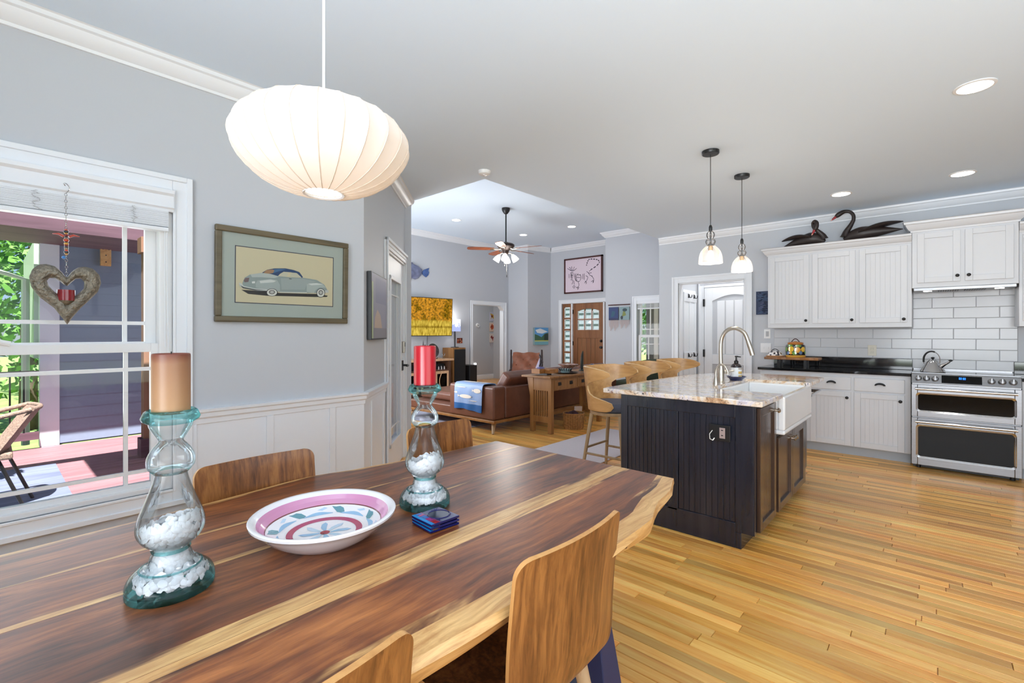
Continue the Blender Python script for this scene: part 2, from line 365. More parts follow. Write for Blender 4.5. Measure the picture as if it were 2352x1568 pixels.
wall('wall_living_side', 'x', -3.10, -2.80, YK, YF, 0, ZL, (), 'wall')
wall('wall_kitchen', 'y', YK, YK + 0.12, -2.80, 2.52, 0, ZC + 0.1, [(-2.80, -1.89, 0, 2.055)])
wall('wall_right', 'x', 2.40, 2.52, -2.3, 7.0, 0, ZC + 0.1, [(-0.4, 2.4, 0.5, 2.4)])
wall('wall_rear', 'y', -2.32, -2.20, -3.1, 2.52, 0, ZC + 0.1, [(-0.8, 2.2, 0.45, 2.45)])
wall('wall_mudroom_rear', 'y', 7.56, 7.66, -2.80, -0.9, 0, ZC + 0.1)
wall('wall_mudroom_side', 'x', -1.0, -0.9, YK + 0.12, 7.56, 0, ZC + 0.1)
wall('wall_hall', 'x', -9.72, -9.60, 6.5, 10.0, 0, 2.9, (), 'wall2')
mb = MB(); mb.box((-9.6, 6.4, 0), (-8.27, 6.5, 2.9)); struct(mb.build('wall_hall_end', M['wall2']))
mb = MB(); mb.box((-9.6, 9.9, 0), (-8.27, 10.0, 2.9)); struct(mb.build('wall_hall_far_end', M['wall2']))
mb = MB(); mb.box((-9.7, 6.4, 2.7), (-8.27, 10, 2.8)); struct(mb.build('ceiling_hall', M['ceil']))
# ceilings: the dining and kitchen ceiling is a thick dropped slab, the living room goes higher
mb = MB(); mb.prism([(-3.14, -2.32), (2.52, -2.32), (2.52, 7.7), (-3.095, 7.7), (-3.095, 3.08), (-4.285, 3.08), (-4.34, 2.98), (-3.14, 1.75)], 'z', ZC, ZL + 0.1)
struct(mb.build('ceiling', M['ceil']))
mb = MB(); mb.box((-8.3, 2.94, ZL), (-2.8, 9.85, ZL + 0.12)); struct(mb.build('ceiling_living', M['ceil']))
# floor: slab plus strip boards
fpoly = [(-3.14, -2.32), (2.52, -2.32), (2.52, 10.0), (-9.7, 10.0), (-9.7, 6.4), (-8.27, 6.4), (-8.27, 2.94), (-4.30, 2.94), (-3.14, 1.74)]
floor = struct(MB().prism(fpoly, 'z', -0.12, -0.006).build('floor', M['oakfloor']))
BWD = 0.0585
def plank(mb, x0, x1, y0, y1, col):
    g = 0.0007; c = 0.0014; X0, X1, Y0, Y1 = x0 + g, x1 - g, y0 + g, y1 - g
    mb.add([(X0, Y0, -0.004), (X1, Y0, -0.004), (X1, Y1, -0.004), (X0, Y1, -0.004), (X0 + c, Y0 + c, 0), (X1 - c, Y0 + c, 0), (X1 - c, Y1 - c, 0), (X0 + c, Y1 - c, 0)],
           [(4, 5, 6, 7), (0, 1, 5, 4), (1, 2, 6, 5), (2, 3, 7, 6), (3, 0, 4, 7)], 0, col)
def inside(x, y):
    if y > 3.0: return x > (-9.6 if y > 6.5 else -8.2)
    return x > -3.02 - max(0, y - 1.78)
planks = []; y = -1.0
while y < 9.9:
    x = -9.6 + random.uniform(-1, 0); 
    while x < 2.4:
        L = random.choice([0.35, 0.5, 0.7, 0.9, 1.1, 1.4, 1.8]) * random.uniform(0.85, 1.15)
        x0, x1 = max(x, -9.58), min(x + L, 2.39)
        if x1 - x0 > 0.03 and inside((x0 + x1) / 2, y): planks.append((x0, x1, y, min(y + BWD, 9.9)))
        x += L
    y += BWD
def seen(p):
    mx, my = (p[0] + p[1]) / 2, p[2]; wv = -sY * mx + cY * my
    if wv < 0.9: return -1
    u = (cY * mx + sY * my) / wv; v = -H / wv; px, py = CX + F * u, HZ - F * v
    if not (1230 < px < 2420 and 980 < py < 1600): return -1
    if -1.7 < mx < -0.8 and 3.07 < my < 5: return -1
    if my > 6.2 or (mx > -1.75 and my > 6.2): return -1
    return (p[1] - p[0]) / wv ** 2
order = sorted(range(len(planks)), key=lambda i: -seen(planks[i])); solo = set(i for i in order[:290] if seen(planks[i]) > 0)
rest = MB()
for i, p in enumerate(planks):
    t = random.random(); tone = 0.5 + (t - 0.5) * 0.62
    if random.random() < 0.10: tone -= 0.2
    if random.random() < 0.12: tone += 0.18
    col = (tone, random.random(), random.random())
    if i in solo:
        q = MB(); plank(q, *p, col); q.build('plank', M['oakfloor'], floor, fix=False)
    else: plank(rest, *p, col)
ob = rest.build('plank_field', M['oakfloor'], floor, fix=False); ob['kind'] = 'stuff'

# mouldings
def crown_profile(s=1.0): return [(0, 0), (0.012, 0), (0.016, 0.014), (0.030, 0.022), (0.052, 0.050), (0.060, 0.068), (0.074, 0.074), (0.078, 0.092), (0.090, 0.095), (0, 0.095)]
def sweep(mb, prof, p, q, n, top, mi=0, m0=0.0, m1=0.0):
    """profile (projection, height) swept from p to q; n = into the room; m0/m1 mitre: extra length per unit of projection"""
    p = Vector(p); q = Vector(q); n = Vector(n); d = (q - p).normalized(); hh = max(h for _, h in prof)
    A = [p + n * a - d * (a * m0) + Vector((0, 0, top - hh + h)) for a, h in prof]; B = [q + n * a + d * (a * m1) + Vector((0, 0, top - hh + h)) for a, h in prof]
    mb.hexa(A, B, mi)
k = [0]
def trim(mb, m='trim', smooth=None, bevel=0):
    k[0] += 1; return struct(mb.build('trim_%d' % k[0], M[m], None, smooth, bevel))
CP = crown_profile()
mb = MB(); sweep(mb, CP, (XL, -2.2, 0), (XL, 1.78, 0), (1, 0, 0), ZC, m1=0.41); trim(mb, smooth=25)
mb = MB(); sweep(mb, CP, C0, C1 - DF * 0.0, NF, ZC, m0=0.41); trim(mb, smooth=25)
mb = MB(); sweep(mb, CP, (-3.10, YK, 0), (2.4, YK, 0), (0, -1, 0), ZC, m0=-0.3); trim(mb, smooth=25)
CL = [(a * 1.15, h * 1.2) for a, h in CP]
mb = MB(); sweep(mb, CL, (XT, 3.06, 0), (XT, YF, 0), (1, 0, 0), ZL, m1=-1); trim(mb, smooth=25)
mb = MB(); sweep(mb, CL, (XT, YF, 0), (-7.50, YF, 0), (0, -1, 0), ZL, m0=-1, m1=1); trim(mb, smooth=25)
mb = MB(); sweep(mb, CL, (-7.50, YF, 0), (-7.34, YD, 0), Vector((0.73, -0.16, 0)).normalized(), ZL, m0=1, m1=-1); trim(mb, smooth=25)
mb = MB(); sweep(mb, CL, (-7.34, YD, 0), (-5.30, YD, 0), (0, -1, 0), ZL, m0=-1); trim(mb, smooth=25)
mb = MB(); sweep(mb, CL, (-5.30, YF, 0), (-3.10, YF, 0), (0, -1, 0), ZL, m0=1); trim(mb, smooth=25)
# chair rail, wainscot battens and base of the left and diagonal walls
RP = [(0, 0), (0.010, 0.004), (0.012, 0.030), (0.022, 0.040), (0.024, 0.062), (0.036, 0.070), (0.038, 0.084), (0, 0.086)]
mb = MB(); sweep(mb, RP, (XL, 0.735, 0), (XL, 1.78, 0), (1, 0, 0), 0.905, m1=0.41); trim(mb, smooth=25)
mb = MB(); sweep(mb, RP, C0, C0 + DF * 0.70, NF, 0.905, m0=0.41); trim(mb, smooth=25)
BP = [(0, 0), (0.016, 0), (0.016, 0.105), (0.010, 0.13), (0, 0.135)]
def baseb(name, p, q, n): mb = MB(); sweep(mb, BP, p, q, n, 0.135); struct(mb.build(name, M['trim'], None, 25))
baseb('baseboard_left', (XL, -2.2, 0), (XL, 1.78, 0), (1, 0, 0)); baseb('baseboard_diagonal', C0, C0 + DF * 0.70, NF)
baseb('baseboard_hall', (-9.6, 6.5, 0), (-9.6, 9.9, 0), (1, 0, 0)); baseb('baseboard_television', (XT, 3.06, 0), (XT, 7.61, 0), (1, 0, 0))
baseb('baseboard_entry', (-7.34, YD, 0), (-7.08, YD, 0), (0, -1, 0)); baseb('baseboard_front', (-5.30, YF, 0), (-3.10, YF, 0), (0, -1, 0))
baseb('baseboard_kitchen', (-1.80, YK, 0), (-1.53, YK, 0), (0, -1, 0)); baseb('baseboard_alcove', (XT, YF, 0), (-7.50, YF, 0), (0, -1, 0))
wp = struct(MB().box((XL, 0.735, 0.13), (XL + 0.002, 1.78, 0.83)).build('wall_left_wainscot', M['trim']))
for y0, y1 in ((0.735, 0.765), (1.125, 1.166), (1.522, 1.563)): MB().box((XL + 0.002, y0, 0.13), (XL + 0.013, y1, 0.822)).build('batten', M['trim'], wp, bevel=0.002)
wq = MB(); fbox(wq, 0, 0.70, 0, 0.002, 0.13, 0.83); wq = struct(wq.build('wall_diagonal_wainscot', M['trim']))
for d0, d1 in ((0.19, 0.235), (0.60, 0.645)): q = MB(); fbox(q, d0, d1, 0.002, 0.013, 0.13, 0.822); q.build('batten', M['trim'], wq, bevel=0.002)
q = MB(); fbox(q, 0.668, 0.70, 0.0, 0.012, 0.905, 2.12); q.build('batten', M['trim'], wq)

# casing helper: flat casing with a raised outer band, mitred look
def casing(mb, axis, pos, n, b0, b1, z0, z1, wd=0.088, sill=False):
    def bx(p, q, r, s_, d):
        if axis == 'x': mb.box((pos, p, r), (pos + n * d, q, s_))
        else: mb.box((p, pos, r), (q, pos + n * d, s_))
    for w0, w1, d in ((0.0, wd, 0.013), (wd * 0.70, wd, 0.024), (0.0, wd * 0.16, 0.019)):
        bx(b0 - w1, b0 - w0, z0 - (w1 if sill else 0), z1 + w1, d); bx(b1 + w0, b1 + w1, z0 - (w1 if sill else 0), z1 + w1, d); bx(b0 - w0, b1 + w0, z1 + w0, z1 + w1, d)
        if sill: bx(b0 - w0, b1 + w0, z0 - w1, z0 - w0, d)

# ---------------- window_1, the dining window ----------------
win = MB(); casing(win, 'x', XL, 1, -0.72, 0.655, 0.50, 2.062, sill=True)
win = struct(win.build('window_1', M['trim'], None, bevel=0.003))
q = MB()
for a, b in (((-3.14, 0.60, 0.50), (-3.0, 0.66, 2.065)), ((-3.14, -0.72, 0.50), (-3.0, -0.66, 2.065)), ((-3.14, -0.66, 0.50), (-3.0, 0.60, 0.525)), ((-3.14, -0.66, 2.04), (-3.0, 0.60, 2.065))): q.box(a, b)
q.build('window_frame', M['white'], win, bevel=0.003)
def sash(name, x, y0, y1, z0, z1, fr, muntin_y, muntin_z, parent, axis='x', botr=None):
    q = MB(); d = 0.018; botr = botr or fr
    def bx(p, pp, r, rr, e=d):
        if axis == 'x': q.box((x - e, p, r), (x + e, pp, rr))
        else: q.box((p, x - e, r), (pp, x + e, rr))
    bx(y0, y0 + fr, z0, z1); bx(y1 - fr, y1, z0, z1); bx(y0 + fr, y1 - fr, z0, z0 + botr); bx(y0 + fr, y1 - fr, z1 - fr, z1)
    s_ = q.build(name, M['white'], parent, bevel=0.002)
    for yy in muntin_y:
        q = MB(); bx(yy - 0.009, yy + 0.009, z0 + botr, z1 - fr, 0.008); q.build('muntin', M['white'], s_)
    for zz in muntin_z:
        q = MB(); bx(y0 + fr, y1 - fr, zz - 0.009, zz + 0.009, 0.0075); q.build('muntin', M['white'], s_)
    q = MB(); bx(y0 + fr, y1 - fr, z0 + botr, z1 - fr, 0.0015); q.build('pane', M['pane'], s_)
sash('upper_sash', -3.095, -0.66, 0.60, 1.23, 2.04, 0.046, (-0.42, 0.473), (1.372,), win)
sash('lower_sash', -3.052, -0.66, 0.615, 0.50, 1.268, 0.045, (-0.44, 0.470), (1.135, 0.607), win, botr=0.05)
q = MB(); q.tube([(-3.03, 0.07, 1.272), (-3.03, 0.04, 1.28), (-3.03, -0.02, 1.276)], 0.012, 8); q.build('sash_lock', M['white'], win)
# the blind, drawn up under its valance
bl = thing('window_blind', 'white slatted blind drawn up under its valance in the dining window', 'blind', (-2.985, -0.03, 1.86))
q = MB(); VP = [(0, 0), (0.014, 0), (0.018, 0.012), (0.026, 0.020), (0.022, 0.034), (0.022, 0.080), (0.034, 0.092), (0.036, 0.108), (0, 0.108)]
sweep(q, VP, (-2.985, -0.72, 0), (-2.985, 0.655, 0), (1, 0, 0), 2.062); q.build('valance', M['trim'], bl, 25)
random.seed(3)
nsl = 26
for i in range(nsl):
    z = 1.872 + i * (0.082 / nsl); q = MB(); q.box((-3.012, -0.70, z), (-2.962 + random.uniform(-0.0015, 0.0015), 0.632, z + 0.0024)); q.build('slat', M['trim'], bl)
q = MB(); q.box((-3.014, -0.70, 1.848), (-2.960, 0.632, 1.868)); q.build('bottom_rail', M['trim'], bl, bevel=0.003)
for yy in (0.005, 0.145, 0.49):
    q = MB(); path = []
    for i in range(14): path.append((-2.957 + random.uniform(0, 0.004), yy + random.uniform(-0.012, 0.012), 1.955 - i * 0.0065))
    path += [(a, b + random.uniform(-0.012, 0.012), c) for a, b, c in path[::-1]]; q.tube(path, 0.0008, 5); q.build('ladder_cord', mat('grey_cord', rgb(176, 176, 178), 0.8) if yy < 0.1 else bpy.data.materials['grey_cord'], bl)
q = MB(); q.tube([(-2.972, 0.618, 1.87), (-2.974, 0.618, 1.5), (-2.974, 0.620, 1.25)], 0.0022, 6); q.tube([(-2.972, 0.626, 1.87), (-2.976, 0.63, 1.5), (-2.974, 0.636, 1.0)], 0.0022, 6); q.build('pull_cord', M['trim'], bl)

# ---------------- rear windows behind the camera, and a right one added for its light ----------------
q = MB()
for a in (-0.8, 0.18, 1.16, 2.14): q.box((a, -2.30, 0.45), (a + 0.06, -2.22, 2.45))
q.box((-0.8, -2.30, 0.45), (2.2, -2.22, 0.51)); q.box((-0.8, -2.30, 2.39), (2.2, -2.22, 2.45)); q.box((-0.8, -2.28, 1.45), (2.2, -2.24, 1.49)); struct(q.build('window_2', M['white']))
q = MB()
for a in (-0.4, 0.97, 2.34): q.box((2.42, a, 0.5), (2.50, a + 0.06, 2.4))
q.box((2.42, -0.4, 0.5), (2.50, 2.4, 0.56)); q.box((2.42, -0.4, 2.34), (2.50, 2.4, 2.4)); struct(q.build('added_window_right', M['white']))

# ---------------- door_1: glazed door in the diagonal wall ----------------
q = MB()
for d0, d1, z0, z1, n in ((0.715, 0.80, 0, 2.06, 0.015), (1.70, 1.785, 0, 2.06, 0.015), (0.715, 1.785, 2.06, 2.15, 0.015), (0.715, 0.735, 0, 2.15, 0.026), (1.765, 1.785, 0, 2.15, 0.026), (0.715, 1.785, 2.125, 2.15, 0.03), (0.715, 1.785, 2.09, 2.10, 0.022)):
    fbox(q, d0, d1, 0, n, z0, z1)
fbox(q, 0.80, 0.82, -0.13, 0.0, 0, 2.06); fbox(q, 1.68, 1.70, -0.13, 0.0, 0, 2.06); fbox(q, 0.80, 1.70, -0.13, 0, 2.04, 2.06)
d1 = struct(q.build('door_1', M['trim'], None, bevel=0.002))
q = MB(); fbox(q, 0.825, 0.99, -0.06, -0.016, 0.01, 2.035); fbox(q, 1.50, 1.675, -0.06, -0.016, 0.01, 2.035); fbox(q, 0.99, 1.50, -0.06, -0.016, 0.01, 0.29); fbox(q, 0.99, 1.50, -0.06, -0.016, 1.83, 2.035)
for a, b, c, e in ((0.965, 1.0, 0.265, 1.855), (1.49, 1.525, 0.265, 1.855), (0.965, 1.525, 0.265, 0.30), (0.965, 1.525, 1.82, 1.855)): fbox(q, a, b, -0.016, -0.004, c, e)
leaf = q.build('door_leaf', M['trim'], d1, bevel=0.003)
q = MB(); fbox(q, 0.99, 1.50, -0.040, -0.036, 0.29, 1.83); q.build('pane', M['pane'], d1)
for a, b, c, e in ((1.0, 1.49, 0.42, 0.43), (1.0, 1.49, 1.68, 1.69), (1.09, 1.10, 0.30, 1.82), (1.40, 1.41, 0.30, 1.82)): q = MB(); fbox(q, a, b, -0.034, -0.026, c, e); q.build('muntin', M['white'], d1)
for i in range(22):
    q = MB(); z = 0.32 + i * 0.069; fbox(q, 1.0, 1.49, -0.056, -0.054, z, z + 0.0685); q.build('slat', M['blind'], d1)
q = MB(); fbox(q, 1.575, 1.635, -0.016, 0.014, 1.115, 1.235); q.build('keypad_deadbolt', M['nickel'], d1, bevel=0.006)
q = MB(); fbox(q, 1.59, 1.62, 0.014, 0.017, 1.18, 1.225); q.build('keypad', M['black'], d1)
q = MB(); fbox(q, 1.575, 1.635, -0.016, -0.004, 0.93, 1.035); q.cyl(fpt(1.605, -0.01, 0.985), fpt(1.605, 0.05, 0.985), 0.011); q.tube([fpt(1.605, 0.05, 0.985), fpt(1.55, 0.055, 0.983), fpt(1.50, 0.05, 0.985)], 0.010, 8); q.build('door_handle', M['black'], d1, bevel=0.003)
for z in (0.99, 1.75):
    q = MB(); q.cyl(fpt(0.822, 0.004, z - 0.055), fpt(0.822, 0.004, z + 0.055), 0.008); q.build('hinge', M['black'], d1)

# ---------------- door_2: the cased opening to the hall; door_3: entry door; window_4: front window ----------------
q = MB(); casing(q, 'x', XT, 1, 7.70, 8.79, 0, 2.016, 0.085); q.prism([(8.79, 2.016), (8.66, 2.016), (8.79, 1.89)], 'x', XT - 0.12, XT + 0.012)
q.box((XT - 0.13, 7.69, 0), (XT, 7.71, 2.016)); q.box((XT - 0.13, 8.78, 0), (XT, 8.80, 2.016)); q.box((XT - 0.13, 7.70, 2.0), (XT, 8.79, 2.02)); struct(q.build('door_2', M['trim'], None, bevel=0.003))
q = MB(); casing(q, 'y', YD, -1, -6.985, -5.505, 0, 2.07, 0.085); q.box((-6.705, YD - 0.01, 0), (-6.665, YD + 0.1, 2.07)); q.box((-5.795, YD - 0.01, 0), (-5.755, YD + 0.1, 2.07)); q.box((-6.985, YD - 0.01, 2.055), (-5.505, YD + 0.1, 2.075))
d3 = struct(q.build('door_3', M['trim'], None, bevel=0.003))
def glazed_panel(name, x0, x1, rows, zb, zt, side, top=0.12):
    q = MB(); y0, y1 = YD + 0.03, YD + 0.07
    q.box((x0, y0, 0), (x0 + side, y1, 2.055)); q.box((x1 - side, y0, 0), (x1, y1, 2.055)); q.box((x0 + side, y0, zt), (x1 - side, y1, 2.055)); q.box((x0 + side, y0, 0), (x1 - side, y1, zb))
    hgt = (zt - zb) / rows
    for i in range(1, rows): q.box((x0 + side, y0, zb + i * hgt - 0.02), (x1 - side, y1, zb + i * hgt + 0.02))
    s_ = q.build(name, M['doorwood'], d3, bevel=0.004)
    for i in range(rows):
        z0, z1 = zb + i * hgt + 0.02, zb + (i + 1) * hgt - 0.02; f = MB()
        for a, b in (((x0 + side, z0), (x1 - side, z0 + 0.014)), ((x0 + side, z1 - 0.014), (x1 - side, z1)), ((x0 + side, z0 + 0.014), (x0 + side + 0.014, z1 - 0.014)), ((x1 - side - 0.014, z0 + 0.014), (x1 - side, z1 - 0.014))): f.box((a[0], y0 + 0.004, a[1]), (b[0], y1 - 0.01, b[1]))
        f.build('bead', M['white'], s_)
        MB().box((x0 + side, y0 + 0.018, z0), (x1 - side, y0 + 0.022, z1)).build('pane', M['pane'], s_)
glazed_panel('sidelight', -6.985, -6.705, 6, 0.28, 1.97, 0.055); glazed_panel('sidelight', -5.755, -5.505, 6, 0.28, 1.97, 0.055)
q = MB(); y0, y1 = YD + 0.03, YD + 0.075; X0, X1 = -6.662, -5.798
q.box((X0, y0, 0.01), (X0 + 0.12, y1, 2.052)); q.box((X1 - 0.12, y0, 0.01), (X1, y1, 2.052)); q.box((X0 + 0.12, y0, 1.20), (X1 - 0.12, y1, 1.40)); q.box((X0 + 0.12, y0, 0.01), (X1 - 0.12, y1, 0.25))
arc = [(X0 + 0.12 + (X1 - X0 - 0.24) * i / 12, 1.86 + 0.06 * math.sin(PI * i / 12)) for i in range(13)]
q.prism(arc + [(X1 - 0.12, 2.052), (X0 + 0.12, 2.052)], 'y', y0, y1)
leaf = q.build('door_leaf', M['doorwood'], d3, bevel=0.004)
for i in range(5):
    a = X0 + 0.12 + i * (X1 - X0 - 0.24) / 5; b = a + (X1 - X0 - 0.24) / 5
    MB().box((a + 0.004, y0 + 0.014, 0.25), (b - 0.004, y1 - 0.01, 1.20)).build('panel', M['doorwood'], leaf, bevel=0.004)
for i in range(1, 3):
    a = X0 + 0.12 + i * (X1 - X0 - 0.24) / 3; MB().box((a - 0.012, y0 + 0.006, 1.40), (a + 0.012, y1 - 0.006, 1.93)).build('muntin', M['doorwood'], leaf)
MB().box((X0 + 0.12, y0 + 0.008, 1.645), (X1 - 0.12, y1 - 0.008, 1.67)).build('muntin', M['doorwood'], leaf)
for i in range(3):
    a = X0 + 0.12 + i * (X1 - X0 - 0.24) / 3 + 0.012; b = a + (X1 - X0 - 0.24) / 3 - 0.024
    for z0, z1 in ((1.40, 1.645), (1.67, 1.865)):
        f = MB()
        for c in (((a, z0), (b, z0 + 0.014)), ((a, z1 - 0.014), (b, z1)), ((a, z0 + 0.014), (a + 0.014, z1 - 0.014)), ((b - 0.014, z0 + 0.014), (b, z1 - 0.014))): f.box((c[0][0], y0 + 0.004, c[0][1]), (c[1][0], y1 - 0.008, c[1][1]))
        f.build('bead', M['white'], leaf)
MB().box((X0 + 0.12, y0 + 0.02, 1.40), (X1 - 0.12, y0 + 0.024, 1.93)).build('pane', M['pane'], leaf)
for z in (1.135, 0.985):
    q = MB(); q.lathe([(0, 0), (0.034, 0), (0.034, -0.008), (0.02, -0.02), (0.028 if z < 1.1 else 0.018, -0.05), (0, -0.055)], 14, (X1 - 0.065, y0, z), axis='y'); q.build('deadbolt' if z > 1.1 else 'door_knob', M['black'], d3, 40)
for z in (0.25, 1.02, 1.80):
    q = MB(); q.box((X0 - 0.012, YD + 0.005, z), (X0 + 0.008, YD + 0.03, z + 0.10)); q.build('hinge', M['black'], d3)
w4 = MB(); casing(w4, 'y', YF, -1, -4.56, -3.42, 0.50, 1.985, 0.10, sill=True); w4 = struct(w4.build('window_4', M['trim'], None, bevel=0.003))
sash('upper_sash', YF + 0.10, -4.545, -3.43, 1.24, 1.98, 0.05, (-4.31, -3.63), (1.40,), w4, 'y'); sash('lower_sash', YF + 0.06, -4.545, -3.43, 0.50, 1.285, 0.05, (-4.33, -3.63), (1.10,), w4, 'y')
b4 = thing('window_blind', 'white blind raised to the top of the front window beside the quilted hanging', 'blind', (-3.99, YF - 0.02, 1.83))
MB().box((-4.55, YF - 0.035, 1.92), (-3.43, YF - 0.012, 1.985)).build('valance', M['trim'], b4, bevel=0.006)
for i in range(8): MB().box((-4.53, YF - 0.028, 1.835 + i * 0.011), (-3.45, YF + 0.02, 1.839 + i * 0.011)).build('slat', M['trim'], b4)
MB().box((-4.53, YF - 0.03, 1.812), (-3.45, YF + 0.02, 1.832)).build('bottom_rail', M['trim'], b4)

# ---------------- door_4: opening to the mudroom, inner door_5, coat hooks ----------------
q = MB(); casing(q, 'y', YK, -1, -2.80, -1.89, 0, 2.055, 0.095); q.box((-2.80, YK, 0), (-2.785, YK + 0.12, 2.055)); q.box((-1.905, YK, 0), (-1.89, YK + 0.12, 2.055)); q.box((-2.80, YK, 2.04), (-1.89, YK + 0.12, 2.058)); struct(q.build('door_4', M['trim'], None, bevel=0.003))
q = MB(); casing(q, 'y', 7.56, -1, -2.69, -1.80, 0, 2.035, 0.085); d5 = struct(q.build('door_5', M['trim'], None, bevel=0.003))
q = MB(); x0, x1 = -2.685, -1.805; Y0, Y1 = 7.545, 7.565
q.box((x0, Y0, 0.01), (x0 + 0.12, Y1, 2.03)); q.box((x1 - 0.12, Y0, 0.01), (x1, Y1, 2.03)); q.box((x0 + 0.12, Y0, 0.01), (x1 - 0.12, Y1, 0.2)); q.box((x0 + 0.12, Y0, 0.84), (x1 - 0.12, Y1, 0.99))
arc = [(x0 + 0.12 + (x1 - x0 - 0.24) * i / 14, 1.82 + 0.09 * math.sin(PI * i / 14)) for i in range(15)]
q.prism(arc + [(x1 - 0.12, 2.03), (x0 + 0.12, 2.03)], 'y', Y0, Y1); q.box((x0, Y1 - 0.004, 0.01), (x1, Y1 + 0.01, 2.03))
for i in range(1, 5): a = x0 + 0.12 + i * (x1 - x0 - 0.24) / 5; q.box((a - 0.055, Y1 - 0.008, 1.0), (a + 0.055, Y1 - 0.003, 1.82)); q.box((a - 0.055, Y1 - 0.008, 0.21), (a + 0.055, Y1 - 0.003, 0.83))
q.build('door_leaf', M['trim'], d5, bevel=0.004)
for z in (0.95, 1.74): MB().box((x0 - 0.014, 7.525, z), (x0 + 0.012, 7.547, z + 0.115)).build('hinge', M['black'], d5)
bd = struct(MB().box((-2.80, 6.96, 0), (-2.788, 7.46, 1.98)).build('wall_mudroom_panelling', M['trim']))
for a, b in (((-2.788, 6.97, 1.80), (-2.772, 7.46, 1.94)), ((-2.788, 6.97, 0.90), (-2.772, 7.46, 1.03))): MB().box(a, b).build('rail', M['trim'], bd, bevel=0.003)
for yy in (6.97, 7.19, 7.40): MB().box((-2.788, yy, 0.1), (-2.776, yy + 0.05, 1.8)).build('batten', M['trim'], bd, bevel=0.003)
hk = None
for j, (yy, z, lb) in enumerate(((7.12, 1.885, 'dark double coat hook on the upper mudroom rail, nearer the doorway'), (7.34, 1.885, 'dark double coat hook on the upper mudroom rail, nearer the white door'), (7.12, 0.985, 'dark double coat hook on the lower mudroom rail, nearer the doorway'), (7.34, 0.985, 'dark double coat hook on the lower mudroom rail, nearer the white door'))):
    if hk is None:
        hk = thing('coat_hook', lb, 'hook', (-2.772, yy, z), 'coat hooks in the mudroom'); q = MB()
        q.box((-2.772, yy - 0.012, z - 0.03), (-2.766, yy + 0.012, z + 0.035)); q.build('back_plate', M['black'], hk)
        for s_ in (-1, 1):
            q = MB(); q.tube([(-2.768, yy, z - 0.005), (-2.745, yy + s_ * 0.02, z - 0.025), (-2.735, yy + s_ * 0.045, z - 0.015), (-2.735, yy + s_ * 0.055, z + 0.02)], 0.006, 6); q.build('prong', M['black'], hk, 40)
    else: dup(hk, (-2.772, yy, z), 0, lb, 'coat hooks in the mudroom')
# ---------------- kitchen ----------------
def mapper(axis, pos, n):
    """(along, depth out of the face, z) -> world"""
    if axis == 'y': return lambda a, d, z: (a, pos + n * d, z)
    return lambda a, d, z: (pos + n * d, a, z)
def pbox(mb, mp, a0, a1, d0, d1, z0, z1, mi=0): mb.box(mp(a0, d0, z0), mp(a1, d1, z1), mi)
def shaker(name, mp, a0, a1, z0, z1, m, parent, fr=0.055, th=0.019, beads=True, pitch=0.04, base_d=0.0, gap=0.0009):
    q = MB(); D = base_d
    pbox(q, mp, a0, a0 + fr, D, D + th, z0, z1); pbox(q, mp, a1 - fr, a1, D, D + th, z0, z1); pbox(q, mp, a0 + fr, a1 - fr, D, D + th, z0, z0 + fr); pbox(q, mp, a0 + fr, a1 - fr, D, D + th, z1 - fr, z1)
    dr = q.build(name, m, parent, bevel=0.0025)
    A0, A1, Z0, Z1 = a0 + fr, a1 - fr, z0 + fr, z1 - fr
    if beads:
        nb = max(2, round((A1 - A0) / pitch)); q = MB(); w_ = (A1 - A0) / nb
        pbox(q, mp, A0, A1, D + 0.001, D + 0.006, Z0, Z1)
        for i in range(nb): pbox(q, mp, A0 + i * w_ + gap, A0 + (i + 1) * w_ - gap, D + 0.006, D + 0.0075 + gap, Z0, Z1)
        q.build('beadboard_panel', m, dr, bevel=gap * 0.7, seg=1)
    else:
        q = MB(); pbox(q, mp, A0, A1, D + 0.001, D + 0.008, Z0, Z1); q.build('panel', m, dr)
    return dr
def knob(mp, a, z, parent, m, d0=0.019, r=0.016):
    q = MB(); c0 = Vector(mp(a, d0, z)); c1 = Vector(mp(a, d0 + 0.016, z)); c2 = Vector(mp(a, d0 + 0.024, z)); c3 = Vector(mp(a, d0 + 0.031, z))
    q.tube([c0, c1 * 0.9 + c0 * 0.1, c1, c2, c3], [r * 0.5, r * 0.45, r * 0.95, r, r * 0.55], 12); return q.build('knob', m, parent, 50)
def cup_pull(mp, a, z, parent, m, d0=0.019):
    q = MB(); vs = []; n1, n2 = 12, 6
    for i in range(n1 + 1):
        t = PI * i / n1
        for j in range(n2 + 1):
            s_ = PI / 2 * j / n2; vs.append(mp(a + 0.046 * math.cos(t) * math.cos(s_ * 0.55), d0 + 0.026 * math.sin(s_), z + 0.030 * math.sin(t) * (0.35 + 0.65 * math.cos(s_)) - 0.012))
    q.add(vs, [(i * (n2 + 1) + j, i * (n2 + 1) + j + 1, (i + 1) * (n2 + 1) + j + 1, (i + 1) * (n2 + 1) + j) for i in range(n1) for j in range(n2)])
    ob = q.build('cup_pull', m, parent, 60); md = ob.modifiers.new('solid', 'SOLIDIFY'); md.thickness = 0.003; return ob

